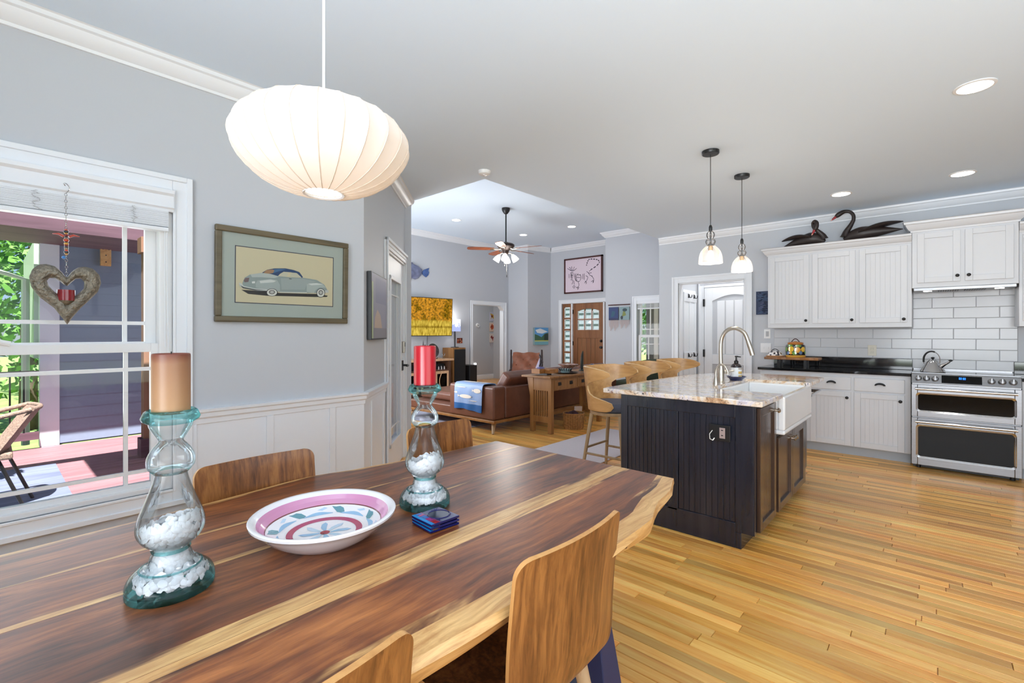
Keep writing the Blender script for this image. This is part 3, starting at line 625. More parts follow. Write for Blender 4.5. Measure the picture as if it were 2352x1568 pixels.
# backsplash: tiles one by one, grout bed behind
kw = bpy.data.objects['wall_kitchen']; random.seed(11)
splash = struct(MB().box((-1.535, YK - 0.004, 0.93), (0.63, YK, 1.80)).build('wall_kitchen_backsplash', M['grout']))
TW, TH = 0.339, 0.1105; tz = 1.0375 - TH; row = 0; tmesh = {}
while tz < 1.79:
    x = -1.532 - (0.0 if row % 2 else TW / 2)
    while x < 0.628:
        a, b = max(x, -1.532), min(x + TW, 0.628); top = min(tz + TH, 1.79); bot = max(tz, 0.93)
        under = (top + bot) / 2 < 1.40
        if b - a > 0.02 and (under or b > -0.16) and not (tz < 1.0 and b < -0.2):
            if not under: a = max(a, -0.165)
            key = (round(b - a, 3), round(top - bot, 3)); g = 0.0011
            if key not in tmesh:
                wv, hv = b - a, top - bot; q = MB(); c = 0.003
                lo = [(g, -0.004, g), (wv - g, -0.004, g), (wv - g, -0.004, hv - g), (g, -0.004, hv - g)]; hi = [(g + c, -0.010, g + c), (wv - g - c, -0.010, g + c), (wv - g - c, -0.010, hv - g - c), (g + c, -0.010, hv - g - c)]
                q.hexa(lo, hi); ob = q.build('tile', M['tile'], splash); tmesh[key] = ob.data
            else:
                ob = bpy.data.objects.new('tile', tmesh[key]); COL.objects.link(ob); ob.parent = splash
            ob.location = (a, YK, bot); ob.rotation_euler = (random.uniform(-0.003, 0.003), 0, random.uniform(-0.002, 0.002))
        x += TW
    tz += TH; row += 1

# granite materials
def granite(name, kind):
    m, n, out = newmat(name); b = N(n, 'BsdfPrincipled'); n.links.new(b.outputs[0], out.inputs[0]); tc = N(n, 'TexCoord')
    if kind == 'black':
        t = N(n, 'TexNoise', Scale=260.0, Detail=2.0); n.links.new(tc.outputs['Object'], t.inputs['Vector']); r = N(n, 'ValToRGB'); e = r.color_ramp.elements
        e[0].position, e[1].position = 0.55, 0.8; e[0].color = (0.006, 0.006, 0.007, 1); e[1].color = (0.05, 0.055, 0.06, 1); n.links.new(t.outputs[0], r.inputs[0]); n.links.new(r.outputs[0], b.inputs['Base Color']); b.inputs['Roughness'].default_value = 0.06
        return m
    a = N(n, 'TexNoise', Scale=5.0, Detail=9.0, Roughness=0.72, Distortion=1.6); c = N(n, 'TexNoise', Scale=26.0, Detail=7.0, Roughness=0.8, Distortion=1.0); d = N(n, 'TexNoise', Scale=11.0, Detail=8.0, Roughness=0.75, Distortion=1.4)
    for t in (a, c, d): n.links.new(tc.outputs['Object'], t.inputs['Vector'])
    r = N(n, 'ValToRGB'); e = r.color_ramp.elements; e[0].position, e[1].position = 0.34, 0.66; e[0].color = (*rgb(176, 132, 96), 1); e[1].color = (*rgb(240, 234, 226), 1)
    for p, cc in ((0.42, rgb(222, 190, 156)), (0.48, rgb(238, 224, 206)), (0.56, rgb(226, 218, 222)), (0.61, rgb(200, 192, 206))): q = e.new(p); q.color = (*cc, 1)
    n.links.new(a.outputs[0], r.inputs[0])
    r2 = N(n, 'ValToRGB'); e = r2.color_ramp.elements; e[0].position, e[1].position = 0.385, 0.43; e[0].color = (1, 1, 1, 1); e[1].color = (0, 0, 0, 1); n.links.new(c.outputs[0], r2.inputs[0])
    r3 = N(n, 'ValToRGB'); e = r3.color_ramp.elements; e[0].position, e[1].position = 0.36, 0.46; e[0].color = (1, 1, 1, 1); e[1].color = (0, 0, 0, 1); n.links.new(d.outputs[0], r3.inputs[0])
    mx0 = N(n, 'Mix', data_type='RGBA'); mx0.inputs[7].default_value = (*rgb(150, 112, 86), 1); n.links.new(r3.outputs[0], mx0.inputs[0]); n.links.new(r.outputs[0], mx0.inputs[6])
    mx = N(n, 'Mix', data_type='RGBA'); mx.inputs[7].default_value = (*rgb(40, 38, 44), 1); n.links.new(r2.outputs[0], mx.inputs[0]); n.links.new(mx0.outputs[2], mx.inputs[6])
    n.links.new(mx.outputs[2], b.inputs['Base Color']); b.inputs['Roughness'].default_value = 0.1; b.inputs['Coat Weight'].default_value = 0.3
    return m
M['granite'] = granite('cream_granite', 'cream'); M['blackgranite'] = granite('black_granite', 'black')

# wall cabinets
UF = 6.49; mpU = mapper('y', UF, -1)
def upper(label, x0, x1, z0, z1, doors, crown_top, knobs, proj=0.0, cr0=0.07, cr1=0.0, beads=True):
    t = thing('wall_cabinet', label, 'cabinet', ((x0 + x1) / 2, 6.65, z0)); q = MB(); q.box((x0, UF - proj, z0), (x1, YK - 0.012, z1)); q.build('carcass', M['cab'], t, bevel=0.002)
    q = MB(); mp = mapper('y', UF - proj, -1); hh = crown_top - z1 + 0.03; CPc = [(a * 0.075 / 0.09, b * hh / 0.095) for a, b in CP]
    sweep(q, CPc, (x0, UF - proj, 0), (x1, UF - proj, 0), (0, -1, 0), crown_top, m0=1 if cr0 else 0, m1=1 if cr1 else 0)
    if cr0: sweep(q, CPc, (x0, YK, 0), (x0, UF - proj, 0), (-1, 0, 0), crown_top, m1=1)
    if cr1: sweep(q, CPc, (x1, UF - proj, 0), (x1, YK, 0), (1, 0, 0), crown_top, m0=1)
    q.box((x0, UF - proj, crown_top - 0.01), (x1, YK - 0.012, crown_top - 0.002))
    q.build('cornice', M['cab'], t, 25)
    for (a, b, ka) in doors:
        d = shaker('door', mp, a, b, z0 + 0.05, z1 - 0.05, M['cab'], t, beads=beads); knob(mp, ka, z0 + knobs, d, M['black'])
    return t
uc = upper('white three-door wall cabinet with two black swans standing on top', -1.53, -0.165, 1.385, 2.30, [(-1.505, -1.09, -1.118), (-1.055, -0.645, -0.675), (-0.608, -0.20, -0.228)], 2.362, 0.085)
hc = upper('short white two-door wall cabinet above the range hood, set higher than its neighbours', -0.163, 0.603, 1.79, 2.40, [(-0.12, 0.205, 0.182), (0.238, 0.57, 0.264)], 2.478, 0.105, 0.02, 0.07, 0.07, False)
upper('white wall cabinet at the edge of the picture, past the range', 0.606, 1.30, 1.385, 2.30, [(0.63, 0.94, 0.905), (0.96, 1.27, 0.99)], 2.362, 0.085, 0, 0, 0)
hd = thing('range_hood', 'slim stainless under-cabinet range hood with two lit lamps above the range', 'hood', (0.22, 6.62, 1.755)); MB().box((-0.15, 6.46, 1.757), (0.59, 6.78, 1.789)).build('body', M['steel'], hd, bevel=0.004)
for a in (-0.04, 0.48): MB().lathe([(0, 0), (0.032, 0), (0.034, -0.004), (0, -0.004)], 18, (a, 6.52, 1.757)).build('lamp', M['glow'], hd)
q = MB()
for i in range(9):
    for a in (0.04, 0.235): q.box((a + i * 0.018, 6.475, 1.7545), (a + 0.011 + i * 0.018, 6.70, 1.7575))
q.build('grille', M['black'], hd)

# base cabinets with black counter
BF = 6.22; mpB = mapper('y', BF, -1)
bcs = []
for lab, x0, x1, dr, dd, kn in (('white base cabinet nearest the mudroom opening, mostly hidden behind the island', -1.55, -1.05, (-1.53, -1.075), (-1.53, -1.075), -1.11), ('narrow white base cabinet with one drawer, seen just past the island sink', -1.05, -0.64, (-1.03, -0.657), (-1.03, -0.657), -0.69), ('white base cabinet with one drawer and one door right beside the range', -0.64, -0.165, (-0.628, -0.212), (-0.628, -0.212), -0.245)):
    t = thing('base_cabinet', lab, 'cabinet', ((x0 + x1) / 2, 6.5, 0)); MB().box((x0, BF, 0.10), (x1, YK - 0.012, 0.884)).build('carcass', M['cab'], t); MB().box((x0, BF + 0.05, 0), (x1, BF + 0.07, 0.10)).build('toe_kick', M['toe'], t)
    q = MB(); pbox(q, mpB, dr[0], dr[1], 0, 0.019, 0.705, 0.845); d = q.build('drawer', M['cab'], t, bevel=0.004); cup_pull(mpB, (dr[0] + dr[1]) / 2 + 0.01, 0.785, d, M['black'])
    d = shaker('door', mpB, dd[0], dd[1], 0.105, 0.685, M['cab'], t); knob(mpB, kn, 0.625, d, M['black'])
t = thing('base_cabinet', 'white base cabinet at the edge of the picture, past the range', 'cabinet', (0.95, 6.5, 0)); MB().box((0.60, BF, 0.10), (1.30, YK - 0.012, 0.884)).build('carcass', M['cab'], t); MB().box((0.60, BF + 0.05, 0), (1.30, BF + 0.07, 0.1)).build('toe_kick', M['toe'], t)
shaker('door', mpB, 0.62, 0.94, 0.105, 0.845, M['cab'], t); shaker('door', mpB, 0.96, 1.28, 0.105, 0.845, M['cab'], t)
def counter(lab, x0, x1, s0, s1):
    t = thing('countertop', lab, 'countertop', ((x0 + x1) / 2, 6.5, 0.885)); MB().box((x0, 6.185, 0.885), (x1, YK - 0.01, 0.915)).build('slab', M['blackgranite'], t, bevel=0.004); MB().box((s0, YK - 0.032, 0.9155), (s1, YK - 0.0105, 1.035)).build('splash', M['blackgranite'], t, bevel=0.003)
counter('long polished black stone countertop with the wooden riser board on it', -1.572, -0.163, -1.532, -0.166); counter('polished black stone countertop at the edge of the picture, past the range', 0.592, 1.30, 0.60, 1.30)

# range
RF = 6.04; rg = thing('range', 'stainless steel double-oven range with six knobs and a kettle on its cooktop', 'range', (0.21, 6.4, 0)); X0, X1 = -0.156, 0.584; mpR = mapper('y', RF, -1)
q = MB(); q.box((X0 + 0.004, RF + 0.03, 0.05), (X1 - 0.004, 6.78, 0.915)); q.build('body', M['steel'], rg)
for a in (X0 + 0.05, X1 - 0.05):
    for b in (RF + 0.1, 6.7): MB().cyl((a, b, 0), (a, b, 0.05), 0.018).build('foot', M['black'], rg)
MB().box((X0 + 0.01, RF + 0.10, 0.008), (X1 - 0.01, RF + 0.115, 0.05)).build('kick_plate', M['black'], rg)
q = MB(); q.prism([(RF, 0.835), (RF + 0.03, 0.835), (RF + 0.10, 0.835), (RF + 0.10, 0.928), (RF + 0.032, 0.928)], 'x', X0, X1); q.build('control_panel', M['steel'], rg, bevel=0.004)
def on_panel(x, zf):  # a point on the sloping control face, zf 0..1
    return Vector((x, RF + 0.032 * zf, 0.835 + 0.093 * zf))
pn = Vector((0, -0.093, 0.032)).normalized()
for a in (-0.105, -0.045, 0.017, 0.395, 0.462, 0.53):
    c = on_panel(a, 0.5); q = MB(); q.tube([c, c + pn * 0.006, c + pn * 0.008, c + pn * 0.034, c + pn * 0.037], [0.027, 0.027, 0.0235, 0.021, 0.017], 18); q.box((a - 0.004, c.y - 0.045, c.z - 0.008), (a + 0.004, c.y - 0.028, c.z + 0.032)); q.build('knob', M['steel'], rg, 40)
q = MB(); A = on_panel(0.062, 0.14) + pn * 0.0015; B = on_panel(0.335, 0.14) + pn * 0.0015; C_ = on_panel(0.335, 0.9) + pn * 0.0015; D_ = on_panel(0.062, 0.9) + pn * 0.0015
q.hexa([A - pn * 0.004, B - pn * 0.004, C_ - pn * 0.004, D_ - pn * 0.004], [A, B, C_, D_]); q.build('display', M['blackgloss'], rg)
q = MB(); bl_ = emis('blue_digits', (0.02, 0.16, 1.0), 4.0)
for k_, a in enumerate((0.182, 0.193, 0.208, 0.219)):
    for zf0, zf1, w0, w1 in ((0.55, 0.58, 0, 0.008), (0.72, 0.75, 0, 0.008), (0.635, 0.665, 0, 0.008), (0.55, 0.75, 0.0062, 0.008), (0.55, 0.75, 0, 0.0018)):
        p = [on_panel(a + w0, zf0), on_panel(a + w1, zf0), on_panel(a + w1, zf1), on_panel(a + w0, zf1)]; q.hexa([v + pn * 0.0012 for v in p], [v + pn * 0.0022 for v in p])
q.build('clock_digits', bl_, rg)
for nm, z0, z1, wz0, wz1, hz in (('upper_oven_door', 0.512, 0.822, 0.57, 0.735, 0.785), ('lower_oven_door', 0.045, 0.500, 0.125, 0.425, 0.468)):
    q = MB(); fr0, fr1 = X0 + 0.045, X1 - 0.045
    q.box((X0, RF, z0), (fr0, RF + 0.03, z1)); q.box((fr1, RF, z0), (X1, RF + 0.03, z1)); q.box((fr0, RF, z0), (fr1, RF + 0.03, wz0)); q.box((fr0, RF, wz1), (fr1, RF + 0.03, z1))
    d = q.build(nm, M['steel'], rg, bevel=0.003)
    def rr(x0, x1, z0, z1, r):
        return [(cx + r * math.cos(t), cz + r * math.sin(t)) for cx, cz, t0 in ((x1 - r, z1 - r, 0), (x0 + r, z1 - r, PI / 2), (x0 + r, z0 + r, PI), (x1 - r, z0 + r, 1.5 * PI)) for t in [t0 + PI / 2 * i / 4 for i in range(5)]]
    q = MB(); outer = rr(fr0 - 0.012, fr1 + 0.012, wz0 - 0.012, wz1 + 0.012, 0.03); inner = rr(fr0 + 0.004, fr1 - 0.004, wz0 + 0.004, wz1 - 0.004, 0.02); n_ = len(outer)
    q.add([(a, RF - 0.0035, b) for a, b in outer] + [(a, RF + 0.004, b) for a, b in inner] + [(a, RF + 0.001, b) for a, b in outer], [(i, (i + 1) % n_, n_ + (i + 1) % n_, n_ + i) for i in range(n_)] + [(i, 2 * n_ + i, 2 * n_ + (i + 1) % n_, (i + 1) % n_) for i in range(n_)]); q.build('window_bezel', M['chrome'], d)
    MB().box((fr0, RF + 0.004, wz0), (fr1, RF + 0.02, wz1)).build('window_glass', M['blackgloss'], d)
    q = MB(); q.tube([(X0 + 0.03, RF - 0.05, hz), (X1 - 0.03, RF - 0.05, hz)], 0.0125, 14)
    for a in (X0 + 0.045, X1 - 0.045): q.cyl((a, RF, hz), (a, RF - 0.05, hz), 0.010)
    q.build('handle', M['chrome'], d, 40)
q = MB(); q.box((X0, RF + 0.10, 0.9155), (X1, 6.80, 0.930)); q.build('cooktop', M['blackgloss'], rg, bevel=0.003)
MB().box((X0, RF + 0.10, 0.926), (X1, RF + 0.13, 0.934)).build('cooktop_trim', M['steel'], rg); MB().box((X0, 6.74, 0.926), (X1, 6.80, 0.942)).build('cooktop_vent', M['steel'], rg)
kt = thing('kettle', 'polished conical kettle with an arched handle and bird whistle on the cooktop', 'kettle', (0.0, 6.33, 0.9305)); c = (0.0, 6.33, 0.9305)
MB().lathe([(0, 0), (0.092, 0), (0.098, 0.004), (0.094, 0.014), (0.060, 0.078), (0.040, 0.110), (0.026, 0.124), (0, 0.126)], 32, c).build('body', M['chrome'], kt, 35)
MB().lathe([(0, 0.126), (0.008, 0.126), (0.008, 0.133), (0.014, 0.138), (0.014, 0.147), (0, 0.152)], 14, c).build('lid_knob', M['black'], kt, 50)
q = MB(); q.tube([(0.055, 6.31, 0.985), (0.085, 6.30, 1.012), (0.125, 6.285, 1.043)], [0.02, 0.014, 0.009], 12); q.build('spout', M['chrome'], kt, 40)
q = MB(); q.ball((0.13, 6.283, 1.052), 0.011, 10, 6, (1.3, 0.8, 1)); q.tube([(0.125, 6.285, 1.05), (0.108, 6.288, 1.058)], [0.006, 0.001], 6); q.tube([(0.137, 6.281, 1.056), (0.15, 6.277, 1.054)], [0.005, 0.001], 6); q.build('bird_whistle', M['black'], kt, 60)
arch = [(0.062 * math.cos(t) - 0.008, 6.335 - 0.02 * math.cos(t), 1.052 + 0.085 * math.sin(t) - (0.01 if math.sin(t) < 0.1 else 0)) for t in [PI * (1.12 - 1.24 * i / 20) for i in range(21)]]
MB().tube(arch, 0.0035, 8).build('handle', M['chrome'], kt, 40); MB().tube(arch[1:13], 0.008, 8).build('grip', M['black'], kt, 40)

# riser board, butter dish, lemon jar on the counter
rb = thing('riser_board', 'live-edge wooden riser board on black legs at the left end of the counter', 'serving board', (-1.25, 6.42, 0.9155)); pts = []
for i in range(13): pts.append((-1.53 + 0.56 * i / 12, 6.315 + random.uniform(-0.012, 0.012)))
for i in range(13): pts.append((-0.97 - 0.56 * i / 12, 6.55 + random.uniform(-0.012, 0.012)))
MB().prism(pts, 'z', 1.005, 1.035).build('board', M['acacia'], rb, bevel=0.006)
for a in (-1.385, -1.11): MB().box((a - 0.012, 6.35, 0.9155), (a + 0.012, 6.37, 1.006)).build('leg', M['black'], rb); MB().box((a - 0.012, 6.50, 0.9155), (a + 0.012, 6.52, 1.006)).build('leg', M['black'], rb)
bdish = thing('butter_dish', 'small domed dish with a black and white pattern beside the lemon jar', 'dish', (-1.435, 6.42, 1.035)); c = (-1.435, 6.42, 1.0352)
MB().lathe([(0, 0), (0.095, 0), (0.105, 0.012), (0.1, 0.016), (0, 0.012)], 28, c).build('plate', mat('tan_glaze', rgb(196, 150, 110), 0.2, coat=0.5), bdish, 40)
q = MB(); dome = [(0.085, 0.013), (0.083, 0.03), (0.07, 0.052), (0.045, 0.066), (0, 0.070)]
for i in range(4):
    for j in range(24):
        a0, a1 = 2 * PI * j / 24, 2 * PI * (j + 1) / 24; P = lambda r, z, t: (c[0] + r * math.cos(t), c[1] + r * math.sin(t), c[2] + z)
        colr = rgb(238, 232, 230) if not ((j + 2 * i) % 4 == 0 or (j - i) % 6 == 1) else rgb(44, 34, 44)
        q.add([P(*dome[i], a0), P(*dome[i], a1), P(*dome[i + 1], a1), P(*dome[i + 1], a0)], [(0, 1, 2, 3)], 0, colr)
q.build('lid', M['glaze'], bdish, 40)
MB().tube([(c[0] - 0.045 + 0.09 * i / 10, c[1], c[2] + 0.064 + 0.03 * math.sin(PI * i / 10)) for i in range(11)], 0.004, 8).build('handle', M['black'], bdish, 40)
jar = thing('lemon_jar', 'lidded ceramic jar painted with lemons and leaves on black', 'jar', (-1.22, 6.43, 1.035)); c = (-1.22, 6.43, 1.0352)
jp = [(0, 0), (0.098, 0), (0.106, 0.012), (0.106, 0.022), (0.100, 0.026)]; MB().lathe(jp, 32, c).build('base_band', mat('ochre_glaze', rgb(214, 160, 66), 0.2, coat=0.6), jar, 40)
q = MB(); body = [(0.100, 0.026), (0.104, 0.06), (0.104, 0.13), (0.095, 0.148), (0.072, 0.156)]; q.lathe(body, 40, c, 0, rgb(24, 30, 36)); random.seed(5)
lem = rgb(234, 190, 60); lem2 = rgb(226, 160, 56); grn = rgb(110, 150, 64); blu = rgb(90, 120, 160)
for (ang, zc, sr, colr, ex) in [(-1.85, 0.098, 0.034, lem, 1), (-1.18, 0.088, 0.033, lem2, 1), (-2.5, 0.095, 0.028, grn, 1), (-1.5, 0.05, 0.022, grn, 1.2), (-0.55, 0.095, 0.03, lem, 1), (-2.2, 0.05, 0.02, blu, 1), (-0.85, 0.055, 0.02, blu, 1), (-3.1, 0.09, 0.034, lem, 1), (-1.1, 0.135, 0.016, grn, 2), (-1.95, 0.138, 0.016, grn, 2), (-0.2, 0.06, 0.02, grn, 1), (-1.85, 0.05, 0.016, lem2, 1)]:
    pp = [((0.1055) * math.cos(ang + sr * ex / 0.105 * math.cos(t)) + c[0], 0.1055 * math.sin(ang + sr * ex / 0.105 * math.cos(t)) + c[1], c[2] + zc + sr * math.sin(t)) for t in [2 * PI * i / 14 for i in range(14)]]
    cc = (c[0] + 0.1085 * math.cos(ang), c[1] + 0.1085 * math.sin(ang), c[2] + zc); q.add(pp + [cc], [(i, (i + 1) % 14, 14) for i in range(14)], 0, colr)
q.build('body', M['glaze'], jar, 40)
MB().lathe([(0.07, 0.150), (0.082, 0.152), (0.085, 0.168), (0.076, 0.176), (0, 0.19)], 32, c).build('lid', mat('amber_glaze', rgb(190, 116, 50), 0.2, coat=0.6), jar, 40)
MB().tube([(c[0] - 0.045 + 0.09 * i / 12, c[1], c[2] + 0.176 + 0.042 * math.sin(PI * i / 12)) for i in range(13)], 0.005, 8).build('handle', mat('dark_brown_glaze', rgb(72, 40, 36), 0.2), jar, 40)

# wall plates, dark print
def plate(label, x, z, w_, h_, y, kind, m='white'):
    t = thing('wall_plate', label, 'switch' if kind != 'outlet' else 'outlet', (x, y, z)); MB().box((x - w_ / 2, y - 0.006, z - h_ / 2), (x + w_ / 2, y, z + h_ / 2)).build('plate', M[m], t, bevel=0.002)
    if kind == 'rocker': MB().box((x - 0.017, y - 0.010, z - 0.034), (x + 0.017, y - 0.005, z + 0.034)).build('rocker', mat('grey_rocker', rgb(176, 176, 178), 0.4), t, bevel=0.002)
    elif kind == 'double':
        for a in (-0.028, 0.028): MB().box((x + a - 0.008, y - 0.013, z - 0.012), (x + a + 0.008, y - 0.005, z + 0.016)).build('toggle', M[m], t, bevel=0.002)
    else:
        for a in (-0.02, 0.02):
            s_ = MB().box((x - 0.016, y - 0.009, z + a - 0.014), (x + 0.016, y - 0.005, z + a + 0.014)).build('socket', M[m], t, bevel=0.003)
            q = MB(); q.box((x - 0.008, y - 0.0094, z + a - 0.004), (x - 0.006, y - 0.0088, z + a + 0.006)); q.box((x + 0.006, y - 0.0094, z + a - 0.004), (x + 0.008, y - 0.0088, z + a + 0.006)); q.build('slots', M['black'], s_)
plate('white wall switch plate with one grey rocker, above the two-toggle plate', -1.615, 1.312, 0.075, 0.118, YK, 'rocker'); plate('white double wall plate beside the tiled backsplash', -1.633, 1.127, 0.125, 0.125, YK, 'double')
plate('ivory outlet plate on the white tiles behind the black counter', -0.521, 1.122, 0.08, 0.122, YK - 0.0105, 'outlet', 'ivory')
art = thing('wall_print', 'small dark blue textured panel on the wall beside the white cabinet', 'picture', (-1.675, YK, 1.565)); q = MB(); q.box((-1.745, YK - 0.022, 1.565), (-1.545, YK, 1.87), 0, rgb(38, 52, 82)); random.seed(2)
for i in range(19):
    z = 1.58 + i * 0.0148
    for j in range(3): a = -1.735 + random.uniform(0, 0.12); l = random.uniform(0.03, 0.08); q.box((a, YK - 0.024, z), (min(a + l, -1.552), YK - 0.021, z + 0.005), 0, rgb(70 + random.randint(-10, 30), 96, 130))
q.build('panel', M['print'], art)

# swans on the cabinets
swm = mat('dark_carved_wood', rgb(40, 30, 28), 0.45, noise=0.2, nscale=30); red = mat('red_beak_paint', rgb(150, 20, 34), 0.3); pinkm = mat('pale_beak_tip', rgb(226, 170, 160), 0.4)
def swan(label, s_, cx, cy, length, neck, lift):
    t = thing('swan_carving', label, 'carving', (cx, cy, 2.3605)); z0 = 2.3605; q = MB(); L = length; n_ = 18; R = []; P = []
    for i in range(n_ + 1):
        u = i / n_; r = 0.074 * (math.sin(PI * min(0.5, 0.10 + u * 1.3)) if u < 0.31 else (1 - ((u - 0.31) / 0.69) ** 1.35)) + 0.003; R.append(r); P.append((cx + s_ * L * (u - 0.36), cy, z0 + r * 0.98 + lift * max(0, (u - 0.25) / 0.75) ** 1.2))
    q.tube(P, R, 14); b = q.build('body', swm, t, 60)
    for k_ in (-1, 1):
        q = MB(); W = []; RW = []
        for i in range(13):
            u = i / 12; f = 0.26 + 0.74 * u; W.append((cx + s_ * L * (f - 0.36), cy + k_ * (0.052 * (1 - u) ** 0.8 + 0.004), z0 + 0.085 + 0.030 * math.sin(PI * u) + lift * max(0, (f - 0.25) / 0.75) ** 1.2)); RW.append(0.050 * math.sin(PI * (0.12 + 0.86 * u)) ** 0.8 + 0.003)
        q.tube(W, RW, 10, squash=0.45); q.build('wing', swm, t, 60)
    q = MB(); q.tube(spline([(cx + s_ * a, cy + b_, z0 + c_) for a, b_, c_ in neck], 4), [0.05, 0.045, 0.04, 0.036, 0.033, 0.030, 0.028, 0.026, 0.024, 0.022, 0.021, 0.020, 0.019, 0.019, 0.0185, 0.018, 0.018, 0.018, 0.018, 0.018, 0.018, 0.0185, 0.019, 0.020, 0.022, 0.024, 0.0255, 0.0265, 0.027, 0.026, 0.024, 0.020, 0.016][-(4 * (len(neck) - 1) + 1):], 12); q.build('neck_and_head', swm, t, 60)
    h = Vector(neck[-1]); d = (Vector(neck[-1]) - Vector(neck[-2])).normalized(); W_ = lambda v: (cx + s_ * v.x, cy + v.y, z0 + v.z); q = MB(); q.tube([W_(h - d * 0.006), W_(h + d * 0.03), W_(h + d * 0.045)], [0.0155, 0.011, 0.009], 10); q.build('beak', red, t, 50)
    q = MB(); q.tube([W_(h + d * 0.043), W_(h + d * 0.062)], [0.009, 0.003], 8); q.build('beak_tip', pinkm, t, 50)
    return t
swan('tall black carved swan with its neck raised high, on the white wall cabinet', 1, -0.57, 6.56, 0.52, [(-0.18, 0, 0.06), (-0.165, 0, 0.12), (-0.125, 0, 0.19), (-0.10, 0, 0.25), (-0.105, 0, 0.305), (-0.14, 0, 0.345), (-0.19, -0.01, 0.35), (-0.235, -0.02, 0.325), (-0.265, -0.025, 0.30)], 0.075)
swan('low black carved swan bending its neck over its back, on the white wall cabinet', -1, -1.10, 6.52, 0.44, [(-0.15, 0, 0.06), (-0.14, -0.01, 0.10), (-0.10, -0.03, 0.15), (-0.06, -0.05, 0.20), (-0.055, -0.07, 0.245), (-0.075, -0.09, 0.262), (-0.095, -0.10, 0.24), (-0.09, -0.105, 0.19), (-0.075, -0.11, 0.155)], 0.0)

# ---------------- island ----------------
isl = thing('kitchen_island', 'dark espresso kitchen island with a beadboard end panel and dark doors', 'island', (-1.25, 4.0, 0)); IX0, IX1, IY0, IY1 = -1.685, -0.80, 3.07, 5.02; DW = M['shade_wood']; DS = M['shade_wood_side']
q = MB(); q.box((IX0, IY0 + 0.012, 0), (IX1 - 0.07, 4.49, 0.10)); q.box((IX0, 4.49, 0), (-0.93, IY1, 0.10)); q.box((IX0, IY0 + 0.012, 0.10), (IX1, 3.545, 0.882)); q.box((IX0, 3.545, 0.10), (-1.24, 4.49, 0.882)); q.box((-1.24, 3.545, 0.10), (IX1, 4.49, 0.635)); q.box((IX0, 4.49, 0.10), (-0.885, IY1, 0.882)); q.build('carcass', DW, isl)
mpI = mapper('y', IY0 + 0.012, -1); q = MB()
for a0, a1, z0, z1 in ((IX0, IX0 + 0.05, 0.0, 0.882), (-1.335, -1.265, 0.14, 0.80), (-0.905, IX1, 0.10, 0.882), (IX0 + 0.05, -0.905, 0.80, 0.882), (IX0 + 0.05, -0.905, 0.0, 0.155), (-0.905, -0.87, 0.0, 0.0995)): pbox(q, mpI, a0, a1, 0, 0.014, z0, z1)
ep = q.build('end_panel_frame', DW, isl, bevel=0.003)
for A0, A1 in ((IX0 + 0.05, -1.335), (-1.265, -0.905)):
    nb = 10; w_ = (A1 - A0) / nb
    for i in range(nb): q = MB(); pbox(q, mpI, A0 + i * w_ + 0.0024, A0 + (i + 1) * w_ - 0.0024, -0.001, 0.006, 0.155, 0.80); q.build('beadboard_strip', DW, ep, bevel=0.0015, seg=1)
mpS = mapper('x', IX1, 1); q = MB(); pbox(q, mpS, IY0, 3.10, 0, 0.004, 0.1, 0.88); q.build('corner_post', DW, isl)
kn = M['nickel']
d = shaker('door', mpS, 3.13, 3.515, 0.105, 0.86, DS, isl, 0.05, 0.022, gap=0.002); knob(mpS, 3.488, 0.81, d, kn, 0.022, 0.017)
d = shaker('door', mpS, 3.58, 4.005, 0.105, 0.605, DS, isl, 0.05, 0.022, False); knob(mpS, 3.975, 0.545, d, kn, 0.022, 0.017)
d = shaker('door', mpS, 4.012, 4.44, 0.105, 0.605, DS, isl, 0.05, 0.022, False); knob(mpS, 4.045, 0.545, d, kn, 0.022, 0.017)
q = MB(); pbox(q, mpS, 4.45, 4.49, 0, 0.02, 0.10, 0.88); q.build('filler', DW, isl)
dwm = thing('dishwasher', 'dishwasher with a stainless bar handle at the far end of the island', 'dishwasher', (-0.87, 4.75, 0.1)); DX = -0.884; MB().box((DX, 4.50, 0.10), (DX + 0.026, 5.0, 0.87)).build('door', M['steel'], dwm, bevel=0.004)
q = MB(); q.tube([(-0.752, 4.53, 0.805), (-0.752, 4.97, 0.805)], 0.012, 10)
for b in (4.55, 4.95): q.box((DX + 0.026, b - 0.012, 0.793), (-0.748, b + 0.012, 0.817))
q.build('handle', M['chrome'], dwm, 40); MB().box((DX + 0.026, 4.50, 0.83), (DX + 0.032, 5.0, 0.87)).build('control_strip', M['blackgloss'], dwm)
ct = thing('island_countertop', 'cream and brown granite island countertop cut away around the apron sink', 'countertop', (-1.25, 4.0, 0.882)); q = MB()
q.prism([(-1.815, 3.035), (-0.745, 3.035), (-0.745, 3.548), (-1.235, 3.548), (-1.235, 4.482), (-0.745, 4.482), (-0.745, 5.13), (-1.05, 5.17), (-1.35, 5.15), (-1.60, 5.03), (-1.74, 4.75), (-1.80, 4.4), (-1.825, 3.7), (-1.825, 3.08)], 'z', 0.8825, 0.9155); q.build('slab', M['granite'], ct, bevel=0.006)
sk = thing('apron_sink', 'white fireclay apron-front sink set into the island', 'sink', (-0.98, 4.02, 0.636)); SX0, SX1, SY0, SY1, sz0, sz1 = -1.232, -0.735, 3.551, 4.479, 0.637, 0.893; q = MB(); wl = 0.032
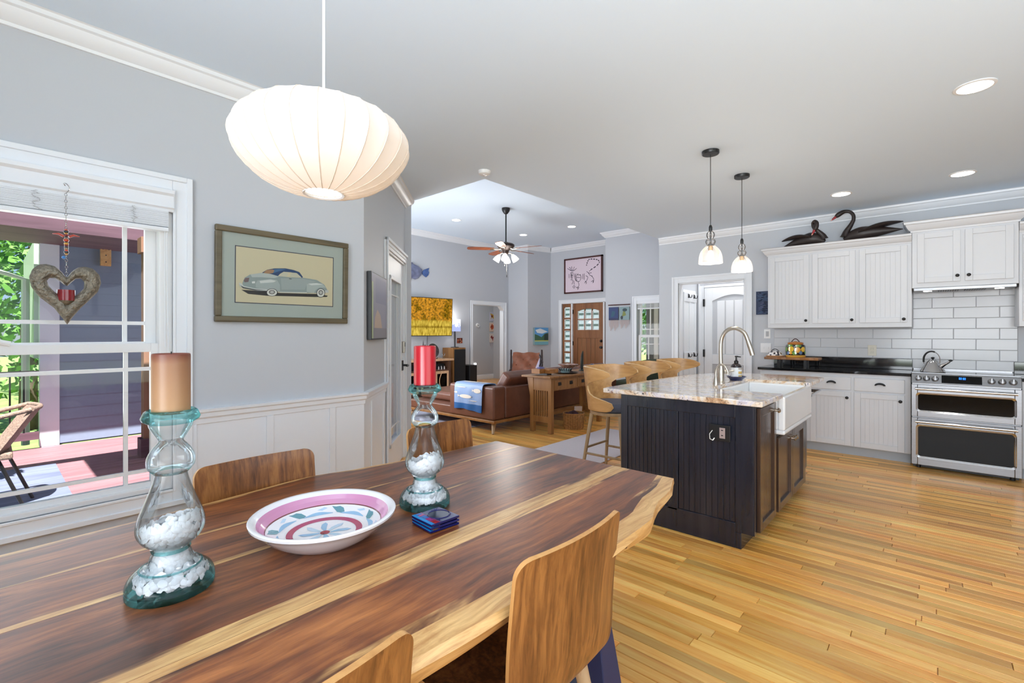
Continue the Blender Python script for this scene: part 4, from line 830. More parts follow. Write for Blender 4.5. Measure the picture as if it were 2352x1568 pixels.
q.box((SX0, SY0, sz0), (SX1, SY1, sz0 + 0.03)); q.box((SX1 - 0.045, SY0, sz0 + 0.03), (SX1, SY1, sz1)); q.box((SX0, SY0, sz0 + 0.03), (SX0 + wl, SY1, sz1)); q.box((SX0 + wl, SY0, sz0 + 0.03), (SX1 - 0.045, SY0 + wl, sz1)); q.box((SX0 + wl, SY1 - wl, sz0 + 0.03), (SX1 - 0.045, SY1, sz1)); q.build('basin', M['ceramic'], sk, bevel=0.012, seg=3)
MB().lathe([(0, 0.002), (0.045, 0.002), (0.05, 0)], 20, (-0.98, 4.02, sz0 + 0.03)).build('drain', M['steel'], sk)
fx, fy, fz = -1.285, 3.985, 0.9158; fa = thing('kitchen_faucet', 'tall brushed-nickel gooseneck faucet behind the apron sink', 'faucet', (fx, fy, fz))
MB().lathe([(0, 0), (0.031, 0), (0.031, 0.008), (0.026, 0.012), (0.0245, 0.10), (0.019, 0.15), (0.0155, 0.165), (0, 0.165)], 24, (fx, fy, fz)).build('base', M['nickel'], fa, 40)
gp = spline([(fx, fy, fz + 0.15), (fx, fy, fz + 0.33), (fx + 0.035, fy, fz + 0.415), (fx + 0.105, fy, fz + 0.445), (fx + 0.175, fy, fz + 0.41), (fx + 0.205, fy, fz + 0.34)]); MB().tube(gp, 0.0155, 14).build('neck', M['nickel'], fa, 50)
MB().tube([(fx + 0.204, fy, fz + 0.345), (fx + 0.225, fy, fz + 0.28), (fx + 0.238, fy, fz + 0.232)], [0.0165, 0.0185, 0.018], 16).build('spray_head', M['nickel'], fa, 40)
q = MB(); q.cyl((fx + 0.02, fy + 0.01, fz + 0.09), (fx + 0.045, fy + 0.03, fz + 0.092), 0.014); q.tube([(fx + 0.045, fy + 0.03, fz + 0.092), (fx + 0.085, fy + 0.06, fz + 0.10)], [0.008, 0.006], 10); q.build('lever', M['nickel'], fa, 40)
wx, wy = -1.275, 3.835; wt = thing('water_tap', 'short brushed-nickel water tap beside the tall faucet', 'faucet', (wx, wy, fz)); MB().lathe([(0, 0), (0.022, 0), (0.020, 0.02), (0.012, 0.055), (0.0095, 0.065), (0, 0.065)], 18, (wx, wy, fz)).build('base', M['nickel'], wt, 40)
MB().tube(spline([(wx, wy, fz + 0.06), (wx + 0.003, wy, fz + 0.115), (wx + 0.03, wy, fz + 0.155), (wx + 0.065, wy, fz + 0.15), (wx + 0.088, wy, fz + 0.11), (wx + 0.09, wy, fz + 0.085)]), 0.0085, 12).build('spout', M['nickel'], wt, 50)
sx, sy = -1.26, 4.30; tr = thing('soap_tray', 'small dark blue oval tray behind the sink', 'tray', (sx, sy, 0.9158)); q = MB()
q.lathe([(0, 0.0), (0.05, 0.0), (0.052, 0.008), (0.083, 0.034), (0.079, 0.036), (0.05, 0.012), (0, 0.012)], 28, (sx, sy, 0.9158)); q.build('dish', mat('dark_blue_glaze', rgb(38, 44, 84), 0.2, coat=0.5), tr, 40)
sb = thing('soap_bottle', 'soap bottle with a black pump and pale label standing in the blue tray', 'bottle', (sx, sy, 0.9282)); c = (sx, sy, 0.9282); MB().lathe([(0, 0), (0.041, 0), (0.043, 0.004), (0.043, 0.105), (0.036, 0.122), (0.018, 0.134), (0, 0.134)], 24, c).build('bottle', mat('dark_amber_plastic', rgb(40, 28, 30), 0.2, coat=0.4), sb, 40)
q = MB(); q.lathe([(0.0436, 0.016), (0.0436, 0.098)], 28, c, 0, rgb(226, 228, 228)); 
for z0, z1, cc in ((0.085, 0.092, rgb(150, 120, 90)), (0.045, 0.066, rgb(214, 176, 96)), (0.022, 0.034, rgb(216, 186, 120))): q.lathe([(0.0440, z0), (0.0440, z1)], 10, c, 0, cc, -0.9, 0.25)
q.build('label', M['print'], sb); q = MB(); q.lathe([(0, 0.134), (0.017, 0.134), (0.018, 0.152), (0.008, 0.160), (0.0055, 0.188), (0, 0.188)], 16, c); q.tube([(sx, sy, c[2] + 0.186), (sx, sy, c[2] + 0.198)], [0.012, 0.010], 12); q.tube([(sx, sy, c[2] + 0.193), (sx + 0.035, sy + 0.01, c[2] + 0.188)], [0.006, 0.004], 8); q.build('pump', M['black'], sb, 40)
# outlet on the island end
A = ony(1629, 972, 3.055); B = ony(1678, 1015, 3.055); op = thing('island_outlet', 'black outlet plate with a grey socket on the dark island end panel', 'outlet', ((A[0] + B[0]) / 2, 3.06, (A[2] + B[2]) / 2)); MB().box((A[0], 3.047, B[2]), (B[0], 3.0576, A[2])).build('plate', M['black'], op, bevel=0.003)
xm = A[0] + (B[0] - A[0]) * 0.64; zm = (A[2] + B[2]) / 2; s_ = MB().box((xm - 0.017, 3.043, zm - 0.033), (xm + 0.017, 3.0475, zm + 0.033)).build('socket', mat('taupe_plastic', rgb(168, 150, 146), 0.4), op, bevel=0.002); q = MB()
for a in (-0.014, 0.018): q.box((xm - 0.006, 3.0425, zm + a - 0.003), (xm + 0.006, 3.0432, zm + a + 0.003))
q.build('slots', M['black'], s_); q = MB(); xl = A[0] + 0.022; q.tube([(xl, 3.046, zm + 0.01), (xl - 0.012, 3.03, zm - 0.012), (xl - 0.008, 3.025, zm - 0.04), (xl + 0.006, 3.035, zm - 0.05)], 0.003, 6); q.tube([(xl + 0.006, 3.035, zm - 0.05), (xl + 0.014, 3.043, zm - 0.035)], 0.004, 6); q.build('wire_loop', M['nickel'], op, 40)
# ---------------- stools ----------------
M['stooledge'] = wood('pale_ply_edge', rgb(206, 166, 112), rgb(226, 190, 138), rgb(238, 206, 158), 'z', 60, 0.4)
def stool(label):
    t = thing('counter_stool', label, 'stool', (0, 0, 0), 'oak counter stools along the island'); rows = [(0.612, 104), (0.625, 114), (0.655, 120), (0.69, 116), (0.715, 100), (0.74, 74), (0.765, 60), (0.80, 53), (0.83, 54), (0.86, 64), (0.885, 84), (0.91, 104), (0.935, 114), (0.96, 112), (0.982, 100), (0.997, 82), (1.003, 60)]
    def fn(u, v):
        f = u * (len(rows) - 1); i = min(int(f), len(rows) - 2); k_ = f - i; z = rows[i][0] * (1 - k_) + rows[i + 1][0] * k_; th = (rows[i][1] * (1 - k_) + rows[i + 1][1] * k_) * (2 * v - 1); a = PI + math.radians(th)
        r = 0.232 + 0.045 * (z - 0.62) / 0.38; return (r * 0.98 * math.cos(a) + 0.0, r * 1.03 * math.sin(a), z)
    ob = MB().sheet(fn, 48, 44, 0.014).build('wraparound_back', [M['stoolwood'], M['stooledge']], t, 50)
    for p_ in list(ob.data.polygons)[-2 * (48 + 44):]: p_.material_index = 1
    MB().lathe([(0, 0.60), (0.20, 0.60), (0.218, 0.615), (0.222, 0.655), (0.205, 0.68), (0, 0.69)], 32).build('cushion', M['fabric'], t, 50)
    MB().lathe([(0, 0.572), (0.215, 0.572), (0.22, 0.58), (0.218, 0.60), (0, 0.60)], 32).build('seat_frame', M['stoolleg'], t, 40)
    L = []
    for sx_, sy_ in ((-1, -1), (-1, 1), (1, -1), (1, 1)): q = MB(); a = Vector((sx_ * 0.145, sy_ * 0.15, 0.575)); b = Vector((sx_ * 0.215, sy_ * 0.215, 0)); L.append((a, b)); q.tube([a, b], [0.019, 0.0135], 14); q.build('leg', M['stoolleg'], t, 50)
    def at(i, z): a, b = L[i]; k_ = (a.z - z) / a.z; return a + (b - a) * k_
    for i, j, z in ((0, 1, 0.26), (0, 2, 0.21), (1, 3, 0.21), (2, 3, 0.17)): MB().tube([at(i, z), at(j, z)], 0.0105, 10).build('stretcher', M['stoolleg'], t, 50)
    return t
st = stool('oak counter stool nearest the dining table, its whole wraparound back in view'); st.location = (-2.19, 3.86, 0.0)
dup(st, (-2.17, 4.60, 0), 0.05, 'middle one of the three oak counter stools at the island'); dup(st, (-2.15, 5.33, 0), -0.03, 'oak counter stool farthest from the dining table, its back against the mudroom opening')
rn = MB(); rn.box((-3.36, 3.0, 0.0005), (-2.50, 5.70, 0.012)); ob = base(rn.build('runner_rug', M['rugwhite'], None, bevel=0.004), (-2.93, 4.3, 0)); tag(ob, 'pale runner rug on the floorboards behind the counter stools', 'rug')
for i, s_ in enumerate([o for o in COL.objects if o.name.startswith('counter_stool')]): s_.location.z = 0.0125

# ---------------- dining table ----------------
tb = thing('dining_table', 'live-edge walnut dining table with pale sapwood streaks on navy steel legs', 'table', (-1.24, 0.7, 0)); TZ = 0.75; TK = 0.052
def tablewood():
    m, n, out = newmat('live_edge_walnut'); b = N(n, 'BsdfPrincipled'); n.links.new(b.outputs[0], out.inputs[0]); b.inputs['Roughness'].default_value = 0.36; b.inputs['Coat Weight'].default_value = 0.3; b.inputs['Coat Roughness'].default_value = 0.24
    tc = N(n, 'TexCoord'); a = N(n, 'Attribute', attribute_name='Col'); sp = N(n, 'SeparateColor'); n.links.new(a.outputs['Color'], sp.inputs[0])
    cb = N(n, 'CombineXYZ'); sc = N(n, 'Math', operation='MULTIPLY'); sc.inputs[1].default_value = 9.0; n.links.new(sp.outputs['Blue'], sc.inputs[0]); n.links.new(sc.outputs[0], cb.inputs[1]); n.links.new(sc.outputs[0], cb.inputs[2])
    ad = N(n, 'VectorMath', operation='ADD'); n.links.new(tc.outputs['Object'], ad.inputs[0]); n.links.new(cb.outputs[0], ad.inputs[1])
    wr = N(n, 'TexNoise', Scale=2.2, Detail=2.0); n.links.new(ad.outputs[0], wr.inputs['Vector']); wm = N(n, 'VectorMath', operation='SCALE'); wm.inputs['Scale'].default_value = 0.10; n.links.new(wr.outputs['Color'], wm.inputs[0]); a2 = N(n, 'VectorMath', operation='ADD'); n.links.new(ad.outputs[0], a2.inputs[0]); n.links.new(wm.outputs[0], a2.inputs[1])
    mp = N(n, 'Mapping'); mp.inputs['Scale'].default_value = (1, 0.05, 1); n.links.new(a2.outputs[0], mp.inputs[0])
    t = N(n, 'TexNoise', Scale=55.0, Detail=8.0, Roughness=0.7); n.links.new(mp.outputs[0], t.inputs['Vector']); mp2 = N(n, 'Mapping'); mp2.inputs['Scale'].default_value = (1, 0.16, 1); n.links.new(a2.outputs[0], mp2.inputs[0])
    t2 = N(n, 'TexNoise', Scale=9.0, Detail=4.0, Roughness=0.6, Distortion=0.8); n.links.new(mp2.outputs[0], t2.inputs['Vector'])
    mx = N(n, 'Mix', data_type='FLOAT'); mx.inputs[0].default_value = 0.55; n.links.new(t.outputs[0], mx.inputs[2]); n.links.new(t2.outputs[0], mx.inputs[3])
    r = N(n, 'ValToRGB'); e = r.color_ramp.elements; e[0].position, e[1].position = 0.36, 0.66; e[0].color = (*rgb(58, 30, 17), 1); e[1].color = (*rgb(180, 112, 58), 1)
    for p, cc in ((0.44, rgb(92, 48, 25)), (0.52, rgb(124, 68, 34)), (0.58, rgb(150, 88, 44))): q = e.new(p); q.color = (*cc, 1)
    n.links.new(mx.outputs[0], r.inputs[0])
    r2 = N(n, 'ValToRGB'); e = r2.color_ramp.elements; e[0].position, e[1].position = 0.35, 0.65; e[0].color = (*rgb(176, 124, 68), 1); e[1].color = (*rgb(222, 180, 118), 1); n.links.new(t.outputs[0], r2.inputs[0])
    # sapwood mask (red channel) broken up by the grain
    sm = N(n, 'Math', operation='ADD'); n.links.new(sp.outputs['Red'], sm.inputs[0]); s2 = N(n, 'Math', operation='MULTIPLY_ADD'); s2.inputs[1].default_value = 0.9; s2.inputs[2].default_value = -0.45; n.links.new(t2.outputs[0], s2.inputs[0]); n.links.new(s2.outputs[0], sm.inputs[1])
    ss = N(n, 'MapRange', interpolation_type='SMOOTHSTEP'); ss.inputs[1].default_value = 0.42; ss.inputs[2].default_value = 0.60; n.links.new(sm.outputs[0], ss.inputs[0])
    sd = N(n, 'MapRange', interpolation_type='SMOOTHSTEP'); sd.inputs[1].default_value = 0.22; sd.inputs[2].default_value = 0.45; n.links.new(sm.outputs[0], sd.inputs[0])
    dk = N(n, 'Mix', data_type='RGBA', blend_type='MULTIPLY'); dk.inputs[7].default_value = (0.62, 0.52, 0.5, 1); n.links.new(sd.outputs[0], dk.inputs[0]); n.links.new(r.outputs[0], dk.inputs[6])
    m3 = N(n, 'Mix', data_type='RGBA'); n.links.new(ss.outputs[0], m3.inputs[0]); n.links.new(dk.outputs[2], m3.inputs[6]); n.links.new(r2.outputs[0], m3.inputs[7])
    g = N(n, 'HueSaturation'); gm = N(n, 'MapRange'); gm.inputs[3].default_value = 0.75; gm.inputs[4].default_value = 1.35; n.links.new(sp.outputs['Green'], gm.inputs[0]); n.links.new(gm.outputs[0], g.inputs['Value']); n.links.new(m3.outputs[2], g.inputs['Color']); n.links.new(g.outputs[0], b.inputs['Base Color'])
    bp = N(n, 'Bump', Strength=0.07, Distance=0.004); n.links.new(t.outputs[0], bp.inputs['Height']); n.links.new(bp.outputs[0], b.inputs['Normal'])
    return m
M['table'] = tablewood()
def interp(tab, y):
    for (a, b), (c, d) in zip(tab, tab[1:]):
        if a <= y <= c: k_ = (y - a) / (c - a); k_ = k_ * k_ * (3 - 2 * k_) * 0.5 + k_ * 0.5; return b + (d - b) * k_
    return tab[0][1] if y < tab[0][0] else tab[-1][1]
FAR = [(-0.45, -1.77), (0.0, -1.785), (0.25, -1.80), (0.47, -1.812), (0.84, -1.851), (1.06, -1.80), (1.27, -1.77), (1.5, -1.74), (1.80, -1.722)]
NEAR = [(-0.45, -0.70), (0.0, -0.70), (0.475, -0.676), (0.71, -0.664), (0.95, -0.645), (1.10, -0.635), (1.25, -0.637), (1.36, -0.642), (1.45, -0.672), (1.52, -0.694), (1.58, -0.700), (1.66, -0.712), (1.73, -0.735), (1.795, -0.758)]
edges = [lambda y: interp(FAR, y), lambda y: -1.548 + 0.008 * math.sin(y * 2), lambda y: -1.318 + 0.004 * math.sin(y * 3), lambda y: -0.982 + 0.003 * math.sin(y * 4), lambda y: interp(NEAR, y)]
sap = [(0.55, 0.03, 0.5, 0.025), (0.25, 0.012, 0.55, 0.03), (0.35, 0.014, 0.85, 0.045), (0.75, 0.035, 0.95, 0.065)]   # strength and width at each side
for kpl in range(4):
    q = MB(); e0, e1 = edges[kpl], edges[kpl + 1]; ny, nx = 64, 14; y0, y1 = -0.45, 1.80; g = 0.0004; rows = []
    cm = lambda u, y: None
    tone = (0.42, 0.5, 0.36, 0.62)[kpl]
    us = [0, 0.02, 0.05, 0.09, 0.14, 0.2, 0.3, 0.5, 0.7, 0.8, 0.86, 0.91, 0.95, 0.98, 1.0]
    def mask(u, y):
        a, b = e0(y), e1(y); wd = b - a; dl, dr = u * wd, (1 - u) * wd; s0, w0, s1, w1 = sap[kpl]
        v = max(s0 * max(0, 1 - dl / (2 * w0)), s1 * max(0, 1 - dr / (2 * w1)))
        if kpl == 3 and y > 1.3: v = max(v, 0.95 * max(0, 1 - (math.hypot(a + u * wd + 0.70, (y - 1.66) * 0.6) / 0.10)))
        return (min(1, v * 1.15), tone, 0.13 + 0.21 * kpl)
    nu = len(us); V = []; 
    for i in range(ny + 1):
        y = y0 + (y1 - y0) * i / ny; a, b = e0(y) + g, e1(y) - g
        yy = y + (0.013 if i == ny else 0) * 0
        for u in us: V.append((a + (b - a) * u, yy, TZ))
        lo_a = a + (0.018 + 0.01 * math.sin(y * 9) if kpl == 0 else 0); lo_b = b - (0.020 + 0.012 * math.sin(y * 7 + 1) if kpl == 3 else 0)
        mid_a = a - (0.004 if kpl == 0 else 0); mid_b = b + (0.006 + 0.004 * math.sin(y * 13) if kpl == 3 else 0)
        V += [(mid_b, yy, TZ - 0.018), (lo_b, yy, TZ - TK), (lo_a, yy, TZ - TK), (mid_a, yy, TZ - 0.018)]
    st_ = nu + 4
    base_i = len(q.v); q.v += V
    for i in range(ny):
        for j in range(st_):
            j2 = (j + 1) % st_; f = (i * st_ + j, i * st_ + j2, (i + 1) * st_ + j2, (i + 1) * st_ + j); q.f.append(f); q.m.append(0)
            y = y0 + (y1 - y0) * (i + 0.5) / ny
            if j < nu - 1: q.c.append(mask((us[j] + us[j + 1]) / 2, y))
            elif j == nu - 1 or j == nu: q.c.append((1.1 if kpl == 3 else 0.3, 0.6, 0.9))
            elif j == nu + 1: q.c.append((0.0, 0.3, 0.5))
            else: q.c.append((0.8 if kpl == 0 else 0.3, 0.5, 0.9))
    for row_ in (0, ny): q.f.append(tuple(row_ * st_ + j for j in range(st_))); q.m.append(0); q.c.append((0.2, 0.4, 0.2))
    ob = q.build('table_plank', M['table'], tb, 40)
# knot holes and worm tracks on the live edge
q = MB(); random.seed(21)
for px, py in ((1000, 1441), (1078, 1404), (1055, 1412), (975, 1463), (1030, 1430), (940, 1510), (1440, 1215), (1425, 1240), (1110, 1392)):
    y = onx(px, py, -0.655)[1]; x = interp(NEAR, y); z = TZ - random.uniform(0.012, 0.03); q.ball((x - 0.004 , y, z), 0.006, 8, 5, (0.9, random.uniform(1, 3), 0.8))
q.build('knot', mat('knot_dark', rgb(52, 34, 26), 0.7), tb)
# hourglass navy legs
for yy in (1.48, -0.25):
    for s_ in (-1, 1):
        cx = -1.235; X = lambda d: cx + s_ * d
        q = MB(); P0 = lambda d0, d1, z, wy: [(X(d0), yy - wy, z), (X(d1), yy - wy, z), (X(d1), yy + wy, z), (X(d0), yy + wy, z)]
        q.hexa(P0(0.29, 0.40, 0.008, 0.062), P0(0.282, 0.335, 0.43, 0.028)); q.hexa(P0(0.282, 0.335, 0.43, 0.028), P0(0.36, 0.44, 0.69, 0.05)); q.build('leg', M['navy'], tb, bevel=0.004)
    q = MB(); q.box((-1.70, yy - 0.05, 0.69), (-0.77, yy + 0.05, TZ - TK - 0.0005)); q.box((-1.65, yy - 0.055, 0), (-0.82, yy + 0.055, 0.012)); q.build('leg_plate', M['navy'], tb)

# ---------------- dining chairs ----------------
def chair(label):
    """molded walnut ply chair; local +x is forward, back at the origin side"""
    t = thing('dining_chair', label, 'chair', (0, 0, 0), 'walnut ply dining chairs around the table'); prof = spline([(0.445, 0, 0.432), (0.41, 0, 0.455), (0.30, 0, 0.458), (0.16, 0, 0.445), (0.075, 0, 0.452), (0.036, 0, 0.490), (0.022, 0, 0.56), (0.014, 0, 0.68), (0.0, 0, 0.81), (-0.008, 0, 0.858)], 5); n_ = len(prof) - 1
    lens = [0]
    for a, b in zip(prof, prof[1:]): lens.append(lens[-1] + (b - a).length)
    def hw(s_):  # half width along the shell
        tot = lens[-1]; d0, d1 = s_, tot - s_; w_ = 0.208 - 0.016 * math.exp(-((tot - s_ - 0.42) / 0.09) ** 2); r = 0.036
        if d1 < r: w_ -= r - math.sqrt(max(0, r * r - (r - d1) ** 2))
        if d0 < r: w_ -= r - math.sqrt(max(0, r * r - (r - d0) ** 2))
        return w_
    def fn(u, v):
        f = u * n_; i = min(int(f), n_ - 1); k_ = f - i; p = prof[i].lerp(prof[i + 1], k_); s_ = lens[i] + (lens[i + 1] - lens[i]) * k_; y = hw(s_) * (2 * v - 1); up = min(1, max(0, (p.z - 0.47) / 0.12))
        return (p.x + up * 0.55 * y * y - 0.012 * up, y, p.z + (1 - up) * 0.25 * y * y)
    ob = MB().sheet(fn, 90, 16, 0.011).build('seat_and_back', [M['walnutchair'], M['plyedge']], t, 45)
    # the rim shows the ply edge
    nrim = 2 * (90 + 16)
    for p_ in list(ob.data.polygons)[-nrim:]: p_.material_index = 1
    for sy_ in (-1, 1):
        for fx0, fx1, nm in ((0.33, 0.39, 'leg'), (0.10, 0.0, 'leg')): q = MB(); q.tube([(fx0, sy_ * 0.155, 0.445), (fx1, sy_ * 0.195, 0.0)], [0.020, 0.013], 12); q.build(nm, M['stoolleg'], t, 50)
        MB().box((0.08, sy_ * 0.155 - 0.014, 0.405), (0.36, sy_ * 0.155 + 0.014, 0.437)).build('rail', M['stoolleg'], t, bevel=0.003)
    return t
ch = chair('walnut ply dining chair on the kitchen side of the table, its back squarely in view'); ch.location = (-0.617, 0.915, 0); ch.rotation_euler = (0, 0, PI)
dup(ch, (-0.614, 0.246, 0), PI, 'walnut ply dining chair cut by the bottom edge of the picture, near side of table')
dup(ch, (-1.875, 0.675, 0), 0.0, 'walnut ply dining chair on the wall side, between the two glass candle holders'); dup(ch, (-1.885, 1.55, 0), 0.0, 'walnut ply dining chair on the wall side, behind the red candle')

# ---------------- things on the table ----------------
random.seed(4)
wax1 = None
def holder(label, x, y, s_, fill_top):
    t = thing('candle_holder', label, 'candle holder', (x, y, TZ + 0.0005)); c = (x, y, TZ + 0.0005); out = [(0.082, 0.016), (0.083, 0.024), (0.076, 0.040), (0.062, 0.052), (0.050, 0.058), (0.043, 0.064), (0.039, 0.078), (0.034, 0.090), (0.037, 0.099), (0.053, 0.112), (0.063, 0.130), (0.0645, 0.146), (0.060, 0.167), (0.049, 0.197), (0.038, 0.227), (0.031, 0.253), (0.031, 0.262), (0.041, 0.269), (0.045, 0.279), (0.0445, 0.295), (0.036, 0.313), (0.025, 0.327), (0.024, 0.333), (0.031, 0.346), (0.040, 0.362), (0.0415, 0.370)]
    pr = spline([(r, 0, z) for r, z in out], 3); pr = [(max(0.01, p.x), p.z * 1.0) for p in pr]; MB().lathe(pr, 40, c).build('glass_body', M['holder'], t, 60)
    MB().lathe([(0, 0), (0.080, 0), (0.083, 0.004), (0.083, 0.015), (0.080, 0.0185), (0, 0.0185)], 40, c).build('glass_foot', M['teal'], t, 40)
    MB().lathe([(0.0415, 0.370), (0.053, 0.377), (0.0555, 0.383), (0.050, 0.396), (0.045, 0.400), (0.041, 0.396), (0.036, 0.392), (0, 0.392)], 40, c).build('glass_rim', M['teal'], t, 50)
    for ring in ([(0.0350, 0.087), (0.0375, 0.091), (0.0370, 0.096)], [(0.0325, 0.259), (0.0345, 0.262), (0.0385, 0.266)], [(0.0585, 0.052), (0.0600, 0.054), (0.0565, 0.056)]): MB().lathe(ring, 30, c).build('glass_ring', M['teal'], t, 40)
    # shells inside, one loose fill
    q = MB(); shellv = []
    def rad(z):
        for (r0, z0), (r1, z1) in zip(out, out[1:]):
            if z0 <= z <= z1: return r0 + (r1 - r0) * (z - z0) / (z1 - z0)
        return 0.03
    for i in range(1500):
        z = random.uniform(0.026, fill_top); rr = rad(z) - 0.011
        if rr < 0.006: continue
        a = random.uniform(0, 2 * PI); d = rr * math.sqrt(random.uniform(0.72, 1) if random.random() < 0.8 else random.uniform(0.05, 0.7)); 
        if z > fill_top - 0.012 + 0.012 * math.cos(a - 0.7): continue
        p = Vector((c[0] + d * math.cos(a), c[1] + d * math.sin(a), c[2] + z)); n_ = Vector((math.cos(a), math.sin(a), random.uniform(-0.3, 0.9))).normalized(); u = n_.cross(Vector((0, 0, 1))).normalized(); u = (Matrix.Rotation(random.uniform(0, 6.28), 3, n_) @ u); v = n_.cross(u); r = random.uniform(0.0075, 0.0125)
        ring = [p + (u * math.cos(t_) * r + v * math.sin(t_) * r * 0.78) for t_ in [2 * PI * k_ / 7 for k_ in range(7)]]
        q.add(ring + [p + n_ * r * 0.55, p - n_ * r * 0.15], [(k_, (k_ + 1) % 7, 7) for k_ in range(7)] + [((k_ + 1) % 7, k_, 8) for k_ in range(7)])
    ob = q.build('shell_fill', mat('white_shells', rgb(240, 238, 238), 0.4), t, 50); ob['kind'] = 'stuff'
    return t
def candle(label, x, y, r, h, m):
    z = TZ + 0.393; t = thing('pillar_candle', label, 'candle', (x, y, z)); MB().lathe([(0, 0), (r, 0), (r * 1.0, h - 0.006), (r * 0.985, h - 0.0015), (r * 0.93, h), (r * 0.85, h - 0.003), (0, h - 0.006)], 40, (x, y, z)).build('wax', m, t, 40)
    MB().tube([(x, y, z + h - 0.006), (x + 0.001, y, z + h + 0.004)], 0.0012, 6).build('wick', M['black'], t)
def waxmat(name, top, bot, h0, h1, rough):
    m, n, out = newmat(name); b = N(n, 'BsdfPrincipled'); n.links.new(b.outputs[0], out.inputs[0]); b.inputs['Roughness'].default_value = rough; tc = N(n, 'TexCoord'); sx_ = N(n, 'SeparateXYZ'); n.links.new(tc.outputs['Object'], sx_.inputs[0]); nz = N(n, 'TexNoise', Scale=14.0, Detail=3.0); n.links.new(tc.outputs['Object'], nz.inputs['Vector'])
    ma = N(n, 'Math', operation='MULTIPLY_ADD'); ma.inputs[1].default_value = 0.03; n.links.new(nz.outputs[0], ma.inputs[0]); n.links.new(sx_.outputs['Z'], ma.inputs[2]); mr = N(n, 'MapRange'); mr.inputs[1].default_value = h0; mr.inputs[2].default_value = h1; n.links.new(ma.outputs[0], mr.inputs[0])
    r = N(n, 'ValToRGB'); e = r.color_ramp.elements; e[0].color = (*bot, 1); e[1].color = (*top, 1); e[0].position = 0; e[1].position = 1; q = e.new(0.55); q.color = (*[(a * 0.65 + b_ * 0.35) for a, b_ in zip(bot, top)], 1); q = e.new(0.85); q.color = (*[(a * 0.45 + b_ * 0.55) for a, b_ in zip(bot, top)], 1)
    n.links.new(mr.outputs[0], r.inputs[0]); n.links.new(r.outputs[0], b.inputs['Base Color']); b.inputs['Coat Weight'].default_value = 0.25; b.inputs['Coat Roughness'].default_value = 0.25; return m
h1x, h1y = -1.268, 0.275; h2x, h2y = -1.264, 0.976
holder('recycled glass candle holder with shells inside, nearest the window and holding the tan candle', h1x, h1y, 1, 0.165); holder('recycled glass candle holder with shells inside, holding the red candle', h2x, h2y, 1, 0.165)
candle('tan pillar candle darkened towards its top, beside the window', h1x, h1y, 0.0365, 0.132, waxmat('tan_wax', rgb(104, 46, 30), rgb(178, 138, 98), 0.0, 0.146, 0.55))
candle('red pillar candle on the glass holder at the middle of the table', h2x, h2y, 0.0365, 0.135, mat('red_wax', rgb(176, 8, 30), 0.3, coat=0.35))
# painted serving dish
dx, dy, dz = -1.268, 0.632, TZ + 0.0005; ds = thing('serving_dish', 'wide white pottery dish painted with a blue flower and pink rings', 'dish', (dx, dy, dz)); wht = rgb(238, 236, 238)
prof = [(0, 0.004), (0.105, 0.004), (0.110, 0.0), (0.116, 0.003), (0.145, 0.022), (0.172, 0.048), (0.184, 0.060), (0.191, 0.064), (0.192, 0.070), (0.187, 0.073), (0.178, 0.070), (0.171, 0.062)]
inner = [(0.171, 0.062), (0.163, 0.050), (0.152, 0.039), (0.149, 0.0365), (0.146, 0.0345), (0.125, 0.0235), (0.105, 0.0175), (0.086, 0.0145), (0.055, 0.012), (0, 0.011)]; q = MB(); q.lathe(prof, 64, (dx, dy, dz), 0, wht)
cols = [rgb(206, 140, 176), rgb(206, 140, 176), rgb(120, 60, 64), wht, wht, wht, rgb(176, 62, 104), wht, wht]
for i in range(len(inner) - 1): q.lathe(inner[i:i + 2], 64, (dx, dy, dz), 0, cols[i] if i != 6 else wht)
def bowlz(r):
    for (r1, z1), (r0, z0) in zip(inner, inner[1:]):
        if r0 <= r <= r1: return z0 + (z1 - z0) * (r - r0) / (r1 - r0)
    return 0.062
q.build('bowl', M['glaze'], ds, 50); q = MB(); vd = math.atan2(-dx, -dy); R0 = math.atan2(dy, dx)   # orient the pattern towards the room
def paint(q, pts, colr, lift=0.0006):
    P = [(dx + a, dy + b, dz + bowlz(math.hypot(a, b)) + lift) for a, b in pts]; cxm = (sum(p[0] for p in pts) / len(pts), sum(p[1] for p in pts) / len(pts)); rc = math.hypot(*cxm); P.append((dx + cxm[0], dy + cxm[1], dz + bowlz(rc) + lift)); n_ = len(pts); q.add(P, [(i, (i + 1) % n_, n_) for i in range(n_)], 0, colr)
def strip(q, path, wds, colr, lift=0.0006):
    P = [Vector(p) for p in path]; L_, R_ = [], []
    for i, p in enumerate(P):
        d = (P[min(i + 1, len(P) - 1)] - P[max(i - 1, 0)]).normalized(); nn = Vector((-d.y, d.x)); L_.append(p + nn * wds[i]); R_.append(p - nn * wds[i])
    V3 = lambda p: (dx + p.x, dy + p.y, dz + bowlz(p.length) + lift)
    for i in range(len(P) - 1): q.add([V3(L_[i]), V3(L_[i + 1]), V3(R_[i + 1]), V3(R_[i])], [(0, 1, 2, 3)], 0, colr)
lb, tl, lb2 = rgb(150, 190, 220), rgb(96, 148, 160), rgb(188, 212, 230); pkr = rgb(176, 62, 104)
a0 = -1.1
strip(q, [(0.091 * math.cos(a0 + t), 0.091 * math.sin(a0 + t)) for t in [5.6 * i / 40 for i in range(41)]], [0.0085] * 41, pkr)
for i in range(8):
    a = 2 * PI * i / 8 + 0.3; ca, sa = math.cos(a), math.sin(a); pts = [(0.014, 0.004), (0.035, 0.012), (0.058, 0.010), (0.070, 0.0), (0.058, -0.006), (0.035, -0.004), (0.014, -0.003)]; paint(q, [(u * ca - v * sa, u * sa + v * ca) for u, v in pts], lb if i % 2 else lb2, 0.0008)
